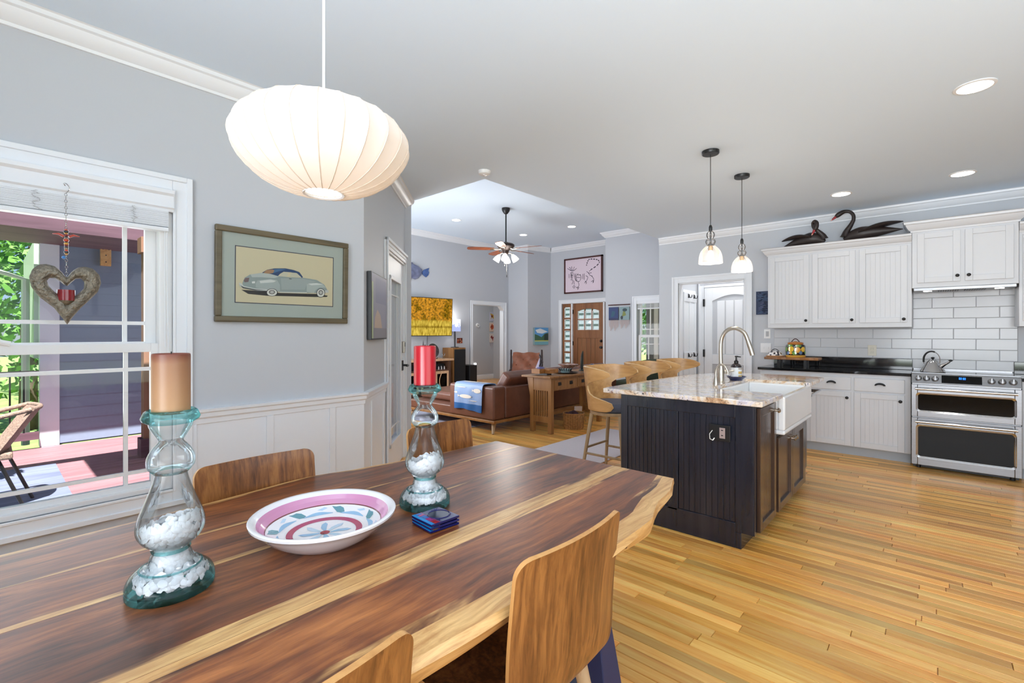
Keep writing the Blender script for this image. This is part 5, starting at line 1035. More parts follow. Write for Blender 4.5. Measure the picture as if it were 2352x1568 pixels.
paint(q, [(0.013 * math.cos(t), 0.013 * math.sin(t)) for t in [2 * PI * k_ / 14 for k_ in range(14)]], rgb(150, 32, 66), 0.0012)
for i in range(7):
    a = 2 * PI * i / 7 + 0.15; ca, sa = math.cos(a), math.sin(a); R_ = lambda u, v: (u * ca - v * sa, u * sa + v * ca)
    strip(q, [R_(0.112 + 0.010 * math.sin(t * 3.2), 0.055 * (t - 0.5) * 1.5) for t in [k_ / 9 for k_ in range(10)]], [0.001 + 0.0055 * math.sin(PI * k_ / 9) for k_ in range(10)], lb)
    pts = [(0.0, -0.022), (0.010, -0.010), (0.011, 0.004), (0.004, 0.014), (0.0, 0.026), (-0.005, 0.012), (-0.010, -0.002), (-0.008, -0.014)]; paint(q, [R_(0.120 + u, 0.055 + v) for u, v in pts], tl)
    pts = [(0.0, -0.012), (0.006, -0.004), (0.003, 0.008), (0.0, 0.018), (-0.005, 0.004)]; paint(q, [R_(0.136 + u, -0.018 + v) for u, v in pts], lb2)
q.build('painted_pattern', M['glaze'], ds)
# glass coasters, three stacked
cg = mat('cobalt_glass', rgb(8, 16, 84), 0.08, coat=0.25, spec=0.5); bands = colmat('fused_glass_bands', 0.1, 0.3); c0 = onz(996, 1197, 0.76); rot = Matrix.Translation((c0[0] + 0.003, c0[1] + 0.005, 0)) @ Matrix.Rotation(math.atan2(*(lambda a, b: (b[1] - a[1], b[0] - a[0]))(onz(941, 1192, 0.775), onz(985, 1215, 0.775))), 4, 'Z')
for i, lab in enumerate(('cobalt glass coaster at the bottom of the stack of three', 'cobalt glass coaster in the middle of the stack of three', 'cobalt glass coaster on top of the stack, with a round well and coloured bands')):
    z0 = TZ + 0.0006 + i * 0.0093; cst = thing('glass_coaster', lab, 'coaster', (c0[0], c0[1], z0), 'glass coasters by the candle holder'); R_ = rot @ Matrix.Rotation(0.03 * (i - 1), 4, 'Z'); q = MB(); s_ = 0.05
    q.box((-s_, -s_, z0 + 0.0015), (s_, s_, z0 + 0.008)); 
    for a in (-1, 1):
        for b in (-1, 1): q.cyl((a * 0.035, b * 0.035, z0), (a * 0.035, b * 0.035, z0 + 0.002), 0.006)
    q.move(R_).build('plate', cg, cst, bevel=0.002); q = MB()
    q.box((-s_ + 0.001, -s_ - 0.0004, z0 + 0.0075), (s_ - 0.001, -s_ + 0.010, z0 + 0.0088), 0, rgb(20, 130, 200)); q.box((-s_ + 0.001, -s_ + 0.028, z0 + 0.0075), (s_ - 0.001, -s_ + 0.032, z0 + 0.0087), 0, rgb(120, 60, 110)); random.seed(9 + i)
    for k_ in range(8): a = -s_ + 0.002 + k_ * 0.0122; q.box((a, -s_ + 0.011, z0 + 0.0075), (a + 0.0105, -s_ + 0.027, z0 + 0.0087), 0, random.choice([rgb(206, 150, 30), rgb(150, 24, 36), rgb(40, 120, 40), rgb(30, 90, 170), rgb(150, 40, 110), rgb(190, 90, 20)]))
    q.move(R_).build('colour_bands', bands, cst)
    if i == 2: MB().lathe([(0.030, 0.0085), (0.033, 0.0102), (0.036, 0.0085)], 32, (0, 0.012, z0)).move(R_).build('well_ring', cg, cst, 50); MB().lathe([(0, 0.0084), (0.031, 0.0084)], 32, (0, 0.012, z0)).move(R_).build('well', mat('smoky_glass', rgb(30, 32, 60), 0.15, coat=0.5), cst)
# ---------------- framed car picture ----------------
XP = XL + 0.022
fr = [onx(497, 512, XP), onx(801, 562, XP), onx(795, 744, XP), onx(489, 737, XP)]
pic = thing('framed_picture', 'large framed print of a vintage silver coupe with a blue roof', 'picture', (XL, (fr[0][1] + fr[1][1]) / 2, fr[3][2]))
fy0 = (fr[0][1] + fr[3][1]) / 2; fy1 = (fr[1][1] + fr[2][1]) / 2; fz0 = (fr[2][2] + fr[3][2]) / 2; fz1 = (fr[0][2] + fr[1][2]) / 2; bw = 0.034; fm = wood('bronze_frame', rgb(70, 62, 48), rgb(98, 88, 66), rgb(118, 106, 82), 'y', 30, 0.4)
tilt = Matrix.Translation((XL, 0, fz0)) @ Matrix.Rotation(math.radians(1.2), 4, 'Y') @ Matrix.Translation((-XL, 0, -fz0))
for a, b in (((fy0, fz0), (fy1, fz0 + bw)), ((fy0, fz1 - bw), (fy1, fz1)), ((fy0, fz0 + bw), (fy0 + bw, fz1 - bw)), ((fy1 - bw, fz0 + bw), (fy1, fz1 - bw))):
    q = MB(); q.box((XL + 0.001, a[0], a[1]), (XL + 0.03, b[0], b[1])); q.move(tilt).build('frame_rail', fm, pic, bevel=0.006)
q = MB(); q.box((XL + 0.002, fy0 + bw, fz0 + bw), (XL + 0.014, fy1 - bw, fz1 - bw), 0, rgb(178, 184, 174)); q.move(tilt).build('mat_board', M['print'], pic)
pz = [onx(*p, XP) for p in ((541, 562), (768, 592), (764, 706), (538, 693))]; py0 = (pz[0][1] + pz[3][1]) / 2; py1 = (pz[1][1] + pz[2][1]) / 2; pz0 = (pz[2][2] + pz[3][2]) / 2; pz1 = (pz[0][2] + pz[1][2]) / 2
q = MB(); X_ = lambda l: XL + 0.0142 + 0.0004 * l; q.box((XL + 0.012, py0, pz0), (X_(1), py1, pz1), 0, rgb(60, 62, 78)); q.box((XL + 0.012, py0 + 0.005, pz0 + 0.005), (X_(2), py1 - 0.005, pz1 - 0.005), 0, rgb(216, 202, 166))
def car(pts, colr, l):
    out = []
    for zx, zy in pts: p = onx(460 + zx / 4.704, 480 + zy / 4.704, XP); out.append((X_(l), p[1], p[2]))
    q.poly(out, 0, colr)
def ell(cx, cy, rx, ry, n=18): return [(cx + rx * math.cos(2 * PI * i / n), cy + ry * math.sin(2 * PI * i / n)) for i in range(n)]
car([(445, 870), (560, 878), (720, 880), (860, 905), (1100, 912), (1250, 915), (1380, 935), (1370, 948), (1240, 948), (850, 938), (720, 935), (520, 915)], rgb(44, 40, 40), 3)
body = [(455, 800), (480, 740), (540, 705), (660, 688), (760, 700), (840, 722), (960, 735), (1120, 742), (1260, 765), (1300, 790), (1340, 815), (1362, 850), (1382, 890), (1352, 905), (1160, 905), (860, 893), (700, 882), (560, 868), (470, 845)]
car(body, rgb(150, 160, 156), 4)
car([(540, 705), (660, 688), (760, 700), (850, 730), (800, 745), (660, 735), (560, 735)], rgb(186, 192, 186), 5); car([(620, 770), (760, 752), (830, 765), (862, 820), (862, 885), (740, 880), (600, 845), (600, 800)], rgb(170, 178, 174), 5); car([(640, 775), (760, 760), (820, 775), (790, 790), (650, 800)], rgb(214, 216, 210), 6)
car([(870, 745), (1120, 752), (1250, 780), (1150, 815), (1130, 870), (880, 868)], rgb(164, 172, 168), 5); car([(1150, 810), (1220, 795), (1320, 806), (1360, 850), (1290, 845), (1250, 870), (1230, 905), (1150, 895)], rgb(178, 186, 180), 6); car([(1165, 806), (1260, 798), (1325, 815), (1200, 822)], rgb(216, 218, 212), 7)
car([(665, 688), (720, 655), (800, 640), (920, 640), (1010, 658), (1070, 680), (1110, 735), (1095, 742), (1050, 700), (980, 682), (900, 676), (860, 700), (840, 722), (760, 700)], rgb(36, 66, 108), 6); car([(760, 655), (850, 645), (930, 650), (860, 668), (790, 690), (760, 690)], rgb(70, 110, 150), 7)
car([(680, 690), (715, 658), (780, 652), (800, 662), (785, 690), (740, 697)], rgb(170, 130, 96), 8); car([(858, 722), (880, 690), (920, 680), (952, 682), (935, 732)], rgb(206, 200, 176), 8); car([(985, 685), (1040, 690), (1090, 735), (1000, 735), (965, 732)], rgb(206, 200, 176), 8)
car([(468, 770), (490, 742), (530, 742), (520, 785), (480, 790)], rgb(120, 96, 96), 6)
for cx, cy, rx, ry in ((775, 900, 62, 42), (1302, 905, 46, 50)):
    car(ell(cx, cy, rx, ry), rgb(40, 38, 40), 8); car(ell(cx, cy, rx * 0.88, ry * 0.88), rgb(226, 224, 214), 9); car(ell(cx, cy - 4, rx * 0.56, ry * 0.56), rgb(120, 116, 112), 10); car(ell(cx, cy - 4, rx * 0.34, ry * 0.34), rgb(190, 188, 182), 11)
car([(415, 795), (440, 800), (470, 830), (600, 858), (720, 865), (720, 882), (590, 880), (460, 855), (425, 830)], rgb(206, 208, 202), 12); car([(430, 822), (470, 842), (600, 868), (715, 874), (590, 878), (460, 853)], rgb(70, 70, 70), 13); car([(1345, 880), (1382, 872), (1386, 900), (1350, 905)], rgb(200, 200, 194), 12)
car([(860, 893), (1150, 898), (1150, 906), (860, 900)], rgb(216, 216, 208), 12); car([(958, 748), (985, 752), (985, 758), (958, 755)], rgb(60, 60, 60), 12); car([(556, 782), (590, 778), (592, 800), (560, 802)], rgb(226, 226, 220), 8)
q.move(tilt).build('car_print', M['print'], pic); q = MB(); q.box((XL + 0.0205, fy0 + bw, fz0 + bw), (XL + 0.0215, fy1 - bw, fz1 - bw)); q.move(tilt).build('pane', M['pane'], pic)
# tall picture on the diagonal wall
dp = thing('framed_picture', 'tall dark-edged abstract picture on the diagonal wall by the glazed door', 'picture', fpt(0.34, 0, 1.27)); q = MB(); fbox(q, 0.075, 0.60, 0.002, 0.035, 1.272, 1.772); q.build('frame', M['black'], dp, bevel=0.003)
q = MB()
def fq(d0, d1, z0, z1, n, c): q.add([fpt(d0, n, z0), fpt(d1, n, z0), fpt(d1, n, z1), fpt(d0, n, z1)], [(0, 1, 2, 3)], 0, c)
fq(0.085, 0.59, 1.282, 1.762, 0.0355, rgb(150, 150, 166)); fq(0.085, 0.13, 1.282, 1.70, 0.0359, rgb(176, 190, 150)); fq(0.085, 0.59, 1.282, 1.36, 0.0358, rgb(136, 134, 142)); q.poly([fpt(0.16, 0.0363, 1.36), fpt(0.42, 0.0363, 1.36), fpt(0.36, 0.0363, 1.46), fpt(0.26, 0.0363, 1.50), fpt(0.18, 0.0363, 1.44)], 0, rgb(190, 170, 152)); fq(0.2, 0.56, 1.55, 1.74, 0.0361, rgb(136, 138, 160)); q.build('painting', M['print'], dp)

# ---------------- heart ornament hanging in the window ----------------
XH = -2.93; ht = thing('heart_ornament', 'pierced metal heart tealight ornament hanging on a beaded chain in the window', 'ornament', onx(153, 740, XH)); hm = mat('hammered_metal', rgb(132, 124, 110), 0.45, 0.75, noise=0.35, nscale=60, bump=0.7, bscale=90)
OUT = [(692, 1188), (640, 1120), (560, 1020), (400, 900), (320, 800), (298, 700), (330, 620), (400, 570), (480, 565), (570, 590), (640, 650), (684, 710), (740, 640), (800, 600), (880, 592), (960, 615), (1025, 680), (1042, 760), (1010, 850), (930, 930), (830, 1020), (750, 1110)]
INN = [(692, 960), (650, 915), (560, 850), (500, 790), (482, 735), (510, 708), (570, 712), (620, 745), (660, 780), (692, 795), (730, 760), (780, 718), (830, 715), (868, 750), (862, 820), (800, 875), (740, 920)]
def resample(pts, n):
    P = [Vector((p[0], p[1], 0)) for p in pts] + [Vector((pts[0][0], pts[0][1], 0))]; L = [0]
    for a, b in zip(P, P[1:]): L.append(L[-1] + (b - a).length)
    out = []
    for i in range(n):
        s_ = L[-1] * i / n; j = max(k_ for k_ in range(len(L)) if L[k_] <= s_ + 1e-9); j = min(j, len(P) - 2); k_ = (s_ - L[j]) / (L[j + 1] - L[j]); out.append(P[j].lerp(P[j + 1], k_))
    return out
toW = lambda p, off=0: (lambda w_: (XH + off, w_[1], w_[2]))(onx(p.x / 4.481, 480 + p.y / 4.481, XH)); n_ = 72; oo, ii = resample(OUT, n_), resample(INN, n_)
q = MB(); rings = []
for k_, off in ((0, 0), (0.12, 0.010), (0.35, 0.016), (0.65, 0.016), (0.88, 0.010), (1.0, 0)): rings.append([toW(a.lerp(b, k_), off) for a, b in zip(oo, ii)])
for k_, off in ((0.88, -0.010), (0.5, -0.016), (0.12, -0.010)): rings.append([toW(a.lerp(b, k_), off) for a, b in zip(oo, ii)])
m_ = len(rings); q.add([p for r in rings for p in r], [(i * n_ + j, i * n_ + (j + 1) % n_, ((i + 1) % m_) * n_ + (j + 1) % n_, ((i + 1) % m_) * n_ + j) for i in range(m_) for j in range(n_)]); q.build('heart', hm, ht, 50)
c = onx(152, 678, XH); MB().lathe([(0, -0.024), (0.030, -0.024), (0.031, 0.024), (0.028, 0.024), (0.027, -0.018), (0, -0.018)], 20, c).build('red_glass_cup', mat('red_glass', rgb(136, 20, 30), 0.1, coat=0.6), ht, 40); MB().cyl((c[0], c[1], c[2] - 0.045), (c[0], c[1], c[2] - 0.024), 0.012, 0.03).build('cup_holder', hm, ht)
top = onx(151, 447, XH); bot = onx(153, 636, XH); q = MB()
for i in range(26):
    u = i / 25; p = Vector(top).lerp(Vector(bot), u); r = 0.0045
    if 0.42 < u < 0.72: continue
    ring = [(p.x + (r * math.sin(t) if i % 2 else 0), p.y + (0 if i % 2 else r * math.sin(t)), p.z + r * 1.35 * math.cos(t)) for t in [2 * PI * j / 10 for j in range(10)]]; q.tube(ring, 0.0011, 5, closed=True)
hp = [(XH - 0.02, top[1], top[2] + 0.045), (XH - 0.012, top[1] - 0.006, top[2] + 0.052), (XH + 0.002, top[1] + 0.002, top[2] + 0.05), (XH, top[1] + 0.012, top[2] + 0.03), (XH, top[1], top[2] + 0.005)]; q.tube(spline(hp), 0.002, 6); q.build('chain', M['chrome'], ht, 40)
q = MB(); random.seed(8); cb_ = [rgb(196, 60, 30), rgb(40, 40, 50), rgb(206, 150, 50), rgb(120, 30, 36), rgb(60, 60, 70), rgb(150, 120, 90)]
for i in range(15):
    p = Vector(top).lerp(Vector(bot), 0.43 + 0.29 * i / 14); q.ball((p.x, p.y, p.z), random.uniform(0.006, 0.0105), 9, 6, (1, 1, 0.7), 0, cb_[i % 6])
q.ball(onx(146, 591, XH), 0.007, 9, 6, (1, 1, 1), 0, rgb(20, 120, 200))
for s_ in (-1, 1):
    p = onx(152, 540, XH); q.tube([(p[0], p[1] + s_ * 0.008, p[2] - 0.006), (p[0], p[1] + s_ * 0.025, p[2] + 0.003), (p[0], p[1] + s_ * 0.045, p[2])], [0.006, 0.005, 0.0015], 8, 0, rgb(176, 52, 28))
q.build('bead', M['glaze'], ht, 50)

# ---------------- lamps on the ceilings ----------------
def canlight(label, x, y, z, r=0.078, pw=None):
    t = thing('recessed_light', label, 'ceiling light', (x, y, z), 'recessed ceiling lights'); MB().lathe([(r, 0), (r + 0.016, 0), (r + 0.016, -0.004), (r, -0.007), (r, 0)], 32, (x, y, z - 0.0002)).build('trim_ring', M['white'], t, 40); MB().lathe([(0, -0.005), (r, -0.005)], 32, (x, y, z)).build('lens', M['glow'], t)
    light('recessed_lamp', 'AREA', (x, y, z - 0.012), (CAN_W if pw is None else pw), (1, 0.97, 0.93), None, shape='DISK', size=2 * r)
canlight('recessed ceiling light nearest the camera, above the kitchen floor', 0.181, 3.818, ZC); canlight('recessed ceiling light in front of the short wall cabinet above the range', 0.199, 5.825, ZC); canlight('recessed ceiling light in front of the black swans', -0.701, 5.849, ZC)
canlight('recessed ceiling light in the living room, left of the ceiling fan', -6.839, 6.032, ZL); canlight('recessed ceiling light in the living room toward the entry door', -5.50, 7.974, ZL); canlight('recessed ceiling light in the living room, low right of the fan rod', -6.76, 7.93, ZL)
for x, y in ((0.2, 1.8), (-2.2, 5.9)): pass
sd = thing('smoke_detector', 'round white smoke detector at the edge of the dropped ceiling', 'detector', (-2.95, 2.93, ZC)); MB().lathe([(0, -0.034), (0.035, -0.034), (0.05, -0.026), (0.056, -0.010), (0.058, -0.0003), (0, -0.0003)], 28, (-2.95, 2.93, ZC)).build('body', M['white'], sd, 40)
MB().lathe([(0, -0.040), (0.014, -0.038), (0.016, -0.033)], 14, (-2.95, 2.93, ZC)).build('button', M['white'], sd, 40)
# saucer pendant over the table
bx_, by_ = -1.207, 0.598; bz0, bz1 = 1.690, 1.915; bp_ = thing('saucer_pendant', 'large white ribbed saucer pendant lamp glowing above the dining table', 'pendant lamp', (bx_, by_, bz0)); bc = (bx_, by_, 0)
sm_, n, out = newmat('lit_shade'); b = N(n, 'BsdfDiffuse'); b.inputs[0].default_value = (*rgb(206, 202, 198), 1); e_ = N(n, 'Emission', Strength=0.05); e_.inputs[0].default_value = (1.0, 0.83, 0.66, 1); tr_ = N(n, 'BsdfTranslucent'); tr_.inputs[0].default_value = (0.9, 0.8, 0.7, 1); m1 = N(n, 'MixShader', Fac=0.2); n.links.new(b.outputs[0], m1.inputs[1]); n.links.new(tr_.outputs[0], m1.inputs[2]); ad_ = N(n, 'AddShader'); n.links.new(m1.outputs[0], ad_.inputs[0]); n.links.new(e_.outputs[0], ad_.inputs[1]); n.links.new(ad_.outputs[0], out.inputs[0])
NR = 24; RB = 0.222; PR = [(0.050, 0.000), (0.085, 0.006), (0.130, 0.022), (0.172, 0.048), (0.203, 0.082), (0.2175, 0.110), (0.222, 0.130), (0.217, 0.152), (0.200, 0.178), (0.168, 0.202), (0.120, 0.218), (0.070, 0.224), (0.028, 0.225)]
PRs = [(p.x, p.z) for p in spline([(a, 0, b_) for a, b_ in PR], 3)]; q = MB(); per = 6; nseg = NR * per; V = []
for r, z in PRs:
    for j in range(nseg):
        f = (j % per) / per; puff = -0.035 * 4 * f * (1 - f) * (r / RB) ** 1.0 * 0.6 + 0.0; rr = r * (1 + puff * 0.9); a = 2 * PI * j / nseg; V.append((bx_ + rr * math.cos(a), by_ + rr * math.sin(a), bz0 + z))
q.add(V, [(i * nseg + j, i * nseg + (j + 1) % nseg, (i + 1) * nseg + (j + 1) % nseg, (i + 1) * nseg + j) for i in range(len(PRs) - 1) for j in range(nseg)]); q.build('shade', sm_, bp_, 70)
ribm = mat('shade_rib', rgb(206, 192, 176), 0.6)
for j in range(NR): a = 2 * PI * j / NR; MB().tube([(bx_ + (r + 0.0006) * math.cos(a), by_ + (r + 0.0006) * math.sin(a), bz0 + z) for r, z in PRs[::2]], 0.0013, 5).build('rib', ribm, bp_, 60)
MB().lathe([(0.046, 0.0), (0.052, -0.002), (0.053, 0.004), (0.046, 0.004)], 32, (bx_, by_, bz0)).build('bottom_ring', M['white'], bp_, 40); MB().lathe([(0, 0.006), (0.047, 0.006)], 32, (bx_, by_, bz0)).build('diffuser', emis('lamp_diffuser', (1, 0.95, 0.88), 5), bp_)
MB().lathe([(0, 0.235), (0.030, 0.232), (0.030, 0.220), (0, 0.220)], 24, (bx_, by_, bz0)).build('top_cap', M['white'], bp_, 40); MB().tube([(bx_, by_, bz0 + 0.23), (bx_, by_, ZC - 0.03)], 0.0035, 8).build('cord', M['white'], bp_); MB().lathe([(0, -0.03), (0.05, -0.028), (0.06, -0.0005), (0, -0.0005)], 24, (bx_, by_, ZC)).build('canopy', M['white'], bp_, 40)
light('saucer_lamp', 'POINT', (bx_, by_, bz0 + 0.11), 1.0, (1, 0.82, 0.64), shadow_soft_size=0.05)
# two glass pendants above the island
def pendant(label, x, y, zb):
    t = thing('glass_pendant', label, 'pendant lamp', (x, y, zb), 'glass pendant lamps above the island'); MB().lathe([(0, -0.028), (0.060, -0.027), (0.064, -0.022), (0.064, -0.0005), (0, -0.0005)], 28, (x, y, ZC)).build('canopy', M['black'], t, 40)
    MB().tube([(x, y, ZC - 0.02), (x, y, zb + 0.30)], 0.0028, 8).build('cord', M['black'], t); c = (x, y, zb)
    pr = [(0.088, 0.0), (0.089, 0.012), (0.087, 0.045), (0.077, 0.085), (0.058, 0.115), (0.038, 0.135), (0.030, 0.145), (0.036, 0.160), (0.039, 0.172), (0.034, 0.186), (0.022, 0.196), (0.029, 0.210), (0.032, 0.224), (0.028, 0.240), (0.016, 0.252), (0.012, 0.258)]; pr = [(p.x, p.z) for p in spline([(a, 0, b_) for a, b_ in pr], 3)]; MB().lathe(pr, 36, c).build('glass_shade', M['clearshade'], t, 60)
    MB().lathe([(0.0885, 0.008), (0.0905, 0.010), (0.0895, 0.014)], 36, c).build('shade_lip', M['clearshade'], t, 40)
    MB().lathe([(0, 0.14), (0.022, 0.14), (0.024, 0.146), (0.020, 0.152), (0.008, 0.157), (0.007, 0.25), (0.013, 0.258), (0.013, 0.285), (0.008, 0.30), (0, 0.30)], 18, c).build('stem', M['black'], t, 40); MB().lathe([(0.016, 0.14), (0.017, 0.10), (0, 0.10)], 16, c).build('socket', mat('brass_socket', rgb(190, 160, 120), 0.3, 0.8), t, 40)
    MB().lathe([(0.012, 0.10), (0.022, 0.075), (0.025, 0.05), (0.020, 0.028), (0.008, 0.018), (0, 0.017)], 18, c).build('bulb', emis('lit_bulb', (1, 0.9, 0.76), 22), t, 50)
A = onz(1632, 347, ZC); B = onz(1704, 402, ZC)
def zat(px, py, p): w_ = -sY * p[0] + cY * p[1]; return H + (HZ - py) / F * w_
pendant('glass pendant lamp above the near end of the island, hanging on the longer-looking cord', A[0], A[1], zat(0, 605, A)); pendant('glass pendant lamp above the island, nearer the kitchen wall', B[0], B[1], zat(0, 624, B))
for P_ in (A, B): light('pendant_lamp', 'POINT', (P_[0], P_[1], zat(0, 612, P_) - 0.03), 5, (1, 0.88, 0.72), shadow_soft_size=0.04)
# ceiling fan
fx_, fy_ = -5.55, 6.042; fan = thing('ceiling_fan', 'dark ceiling fan with five wooden blades and lit glass shades in the living room', 'ceiling fan', (fx_, fy_, 2.6)); zm = 2.775; c = (fx_, fy_, 0)
MB().lathe([(0, ZL - 0.105), (0.03, ZL - 0.10), (0.06, ZL - 0.06), (0.072, ZL - 0.03), (0.072, ZL - 0.0005), (0, ZL - 0.0005)], 24, c).build('canopy', M['black'], fan, 40); MB().tube([(fx_, fy_, ZL - 0.10), (fx_, fy_, zm + 0.12)], 0.0125, 10).build('downrod', M['black'], fan)
MB().lathe([(0, 0.14), (0.03, 0.135), (0.06, 0.12), (0.125, 0.105), (0.150, 0.085), (0.150, 0.055), (0.125, 0.03), (0.07, 0.0), (0.05, -0.03), (0.05, -0.06), (0.03, -0.085), (0, -0.085)], 28, (fx_, fy_, zm)).build('motor', mat('oil_bronze', rgb(46, 34, 30), 0.35, 0.5), fan, 40)
va = math.atan2(-fy_, -fx_); bm_ = wood('fan_blade_walnut', rgb(84, 42, 26), rgb(122, 66, 42), rgb(150, 88, 58), 'x', 20, 0.35)
for i in range(5):
    a = math.radians(-58.2 + 72 * i); Rm = Matrix.Translation((fx_, fy_, zm + 0.01)) @ Matrix.Rotation(a, 4, 'Z') @ Matrix.Rotation(math.radians(11), 4, 'X')
    q = MB(); q.tube([(0.09, 0, 0.01), (0.15, 0.01, -0.012), (0.22, 0, 0.0)], [0.012, 0.010, 0.010], 8); q.box((0.19, -0.035, -0.006), (0.27, 0.035, -0.002)); q.move(Rm).build('blade_arm', M['nickel'], fan, 40)
    q = MB(); q.prism([(0.21, -0.048), (0.35, -0.062), (0.60, -0.068), (0.655, -0.055), (0.675, -0.02), (0.675, 0.02), (0.655, 0.055), (0.60, 0.068), (0.35, 0.062), (0.21, 0.048)], 'z', -0.002, 0.006); q.move(Rm).build('blade', bm_, fan, bevel=0.002)
for i in range(4):
    a = math.radians(35 + 90 * i); d = Vector((math.cos(a), math.sin(a), 0)); p0 = Vector((fx_, fy_, zm - 0.055)); q = MB(); q.tube([p0 + d * 0.03, p0 + d * 0.09 + Vector((0, 0, -0.01)), p0 + d * 0.115 + Vector((0, 0, -0.035))], [0.009, 0.008, 0.016], 8); q.build('light_arm', M['nickel'], fan, 40)
    ax = (d * 0.55 + Vector((0, 0, -0.84))).normalized(); o_ = p0 + d * 0.11 + Vector((0, 0, -0.035)); Rm = Matrix.Translation(o_) @ ax.to_track_quat('Z', 'Y').to_matrix().to_4x4(); q = MB(); q.lathe([(0.018, 0), (0.030, 0.02), (0.048, 0.06), (0.056, 0.10), (0.060, 0.125), (0.05, 0.12), (0.0, 0.10)], 20, (0, 0, 0)); q.move(Rm).build('light_shade', emis('frosted_lit_shade', (1, 0.96, 0.9), 4.5), fan, 50)
for dx_, l_ in ((-0.03, 0.20), (0.02, 0.36)):
    q = MB(); q.tube([(fx_ + dx_, fy_, zm - 0.08), (fx_ + dx_, fy_, zm - 0.08 - l_)], 0.0022, 6); q.build('pull_chain', M['nickel'], fan)
    if l_ > 0.3: MB().cyl((fx_ + dx_, fy_, zm - 0.08 - l_ - 0.04), (fx_ + dx_, fy_, zm - 0.08 - l_), 0.007, 0.005).build('chain_weight', M['black'], fan)
light('fan_lamp', 'POINT', (fx_, fy_, zm - 0.30), 30, (1, 0.95, 0.88), shadow_soft_size=0.2)

# ---------------- living room ----------------
rg_ = base(MB().box((-7.55, 4.33, 0.0005), (-4.80, 6.9, 0.011)).build('area_rug', M['rugblue'], None, bevel=0.004), (-6.3, 5.6, 0)); tag(rg_, 'pale lavender area rug under the brown leather sofa', 'rug')
so = thing('leather_sofa', 'brown leather sofa with a chaise, wooden base rail and splayed legs', 'sofa', (-5.1, 5.5, 0)); LE = M['leather']; SX = -4.27
q = MB(); q.box((-5.16, 4.42, 0.17), (SX, 4.64, 0.612)); q.build('arm', LE, so, bevel=0.03, seg=3); MB().box((-5.16, 7.40, 0.17), (SX, 7.62, 0.612)).build('arm', LE, so, bevel=0.03, seg=3)
MB().box((SX - 0.20, 4.642, 0.17), (SX, 7.398, 0.60)).build('back', LE, so, bevel=0.03, seg=3)
MB().box((-6.15, 4.435, 0.17), (SX - 0.20, 5.40, 0.29)).build('seat_base', LE, so, bevel=0.015); MB().box((-5.18, 5.40, 0.17), (SX - 0.20, 7.40, 0.29)).build('seat_base', LE, so, bevel=0.015)
for a, b in (((-6.14, 4.645, 0.292), (-4.475, 5.395, 0.43)), ((-5.17, 5.41, 0.292), (-4.475, 6.39, 0.43)), ((-5.17, 6.40, 0.292), (-4.475, 7.395, 0.43))): MB().box(a, b).build('seat_cushion', LE, so, bevel=0.05, seg=4)
for y0 in (4.74, 5.72, 6.58): q = MB(); q.box((-0.08, y0, 0.0), (0.09, y0 + 0.80, 0.44)); q.move(Matrix.Translation((-4.60, 0, 0.40)) @ Matrix.Rotation(math.radians(34), 4, 'Y')).build('back_cushion', LE, so, bevel=0.05, seg=4)
q = MB(); q.box((-6.17, 4.40, 0.135), (SX + 0.02, 4.445, 0.172)); q.box((SX - 0.025, 4.445, 0.135), (SX + 0.02, 7.64, 0.172)); q.box((-6.17, 4.445, 0.135), (-6.13, 5.42, 0.172)); q.box((-5.2, 5.42, 0.135), (-5.16, 7.64, 0.172)); q.build('base_rail', M['mission'], so, bevel=0.006)
for a, b in (((SX - 0.08, 4.50, 0.136), (SX - 0.0, 4.40, 0)), ((SX - 0.08, 5.75, 0.136), (SX - 0.05, 5.75, 0)), ((SX - 0.08, 7.54, 0.136), (SX, 7.62, 0)), ((-6.08, 4.50, 0.136), (-6.14, 4.44, 0.0125)), ((-6.08, 5.34, 0.136), (-6.14, 5.40, 0.0125)), ((-5.12, 7.54, 0.136), (-5.16, 7.62, 0))): MB().tube([a, b], [0.034, 0.016], 12).build('leg', M['stoolleg'], so, 50)
# throw over the arm
tw = thing('throw_blanket', 'blue throw with white fish shapes draped over the sofa arm', 'blanket', (-4.75, 4.5, 0.26)); fold = [(4.400, 0.27), (4.398, 0.45), (4.402, 0.59), (4.425, 0.632), (4.47, 0.638), (4.60, 0.636), (4.655, 0.60), (4.665, 0.45)]
FP = spline([(0, a, b) for a, b in fold], 5); nf = len(FP) - 1
def thr(u, v): f = v * nf; i = min(int(f), nf - 1); p = FP[i].lerp(FP[i + 1], f - i); x = -5.02 + 0.55 * u + 0.03 * v; return (x, p.y - 0.006 - 0.010 * math.sin(u * 15) * max(0, 0.62 - p.z) / 0.3, p.z + (0.012 * math.sin(u * 5) if v < 0.04 else 0))
q = MB(); q.sheet(thr, 36, 40, 0.008, 0, rgb(142, 168, 208)); nv = 40
for fi in range(len(q.f)):
    zc = sum(q.v[i][2] for i in q.f[fi]) / len(q.f[fi]); yc = sum(q.v[i][1] for i in q.f[fi]) / len(q.f[fi])
    if zc < 0.352 and yc < 4.5: q.c[fi] = rgb(30, 92, 156)
    elif yc < 4.5 and int((sum(q.v[i][0] for i in q.f[fi]) / len(q.f[fi])) * 65) % 2: q.c[fi] = rgb(130, 156, 198)
q.build('cloth', M['print'], tw, 60); q = MB()
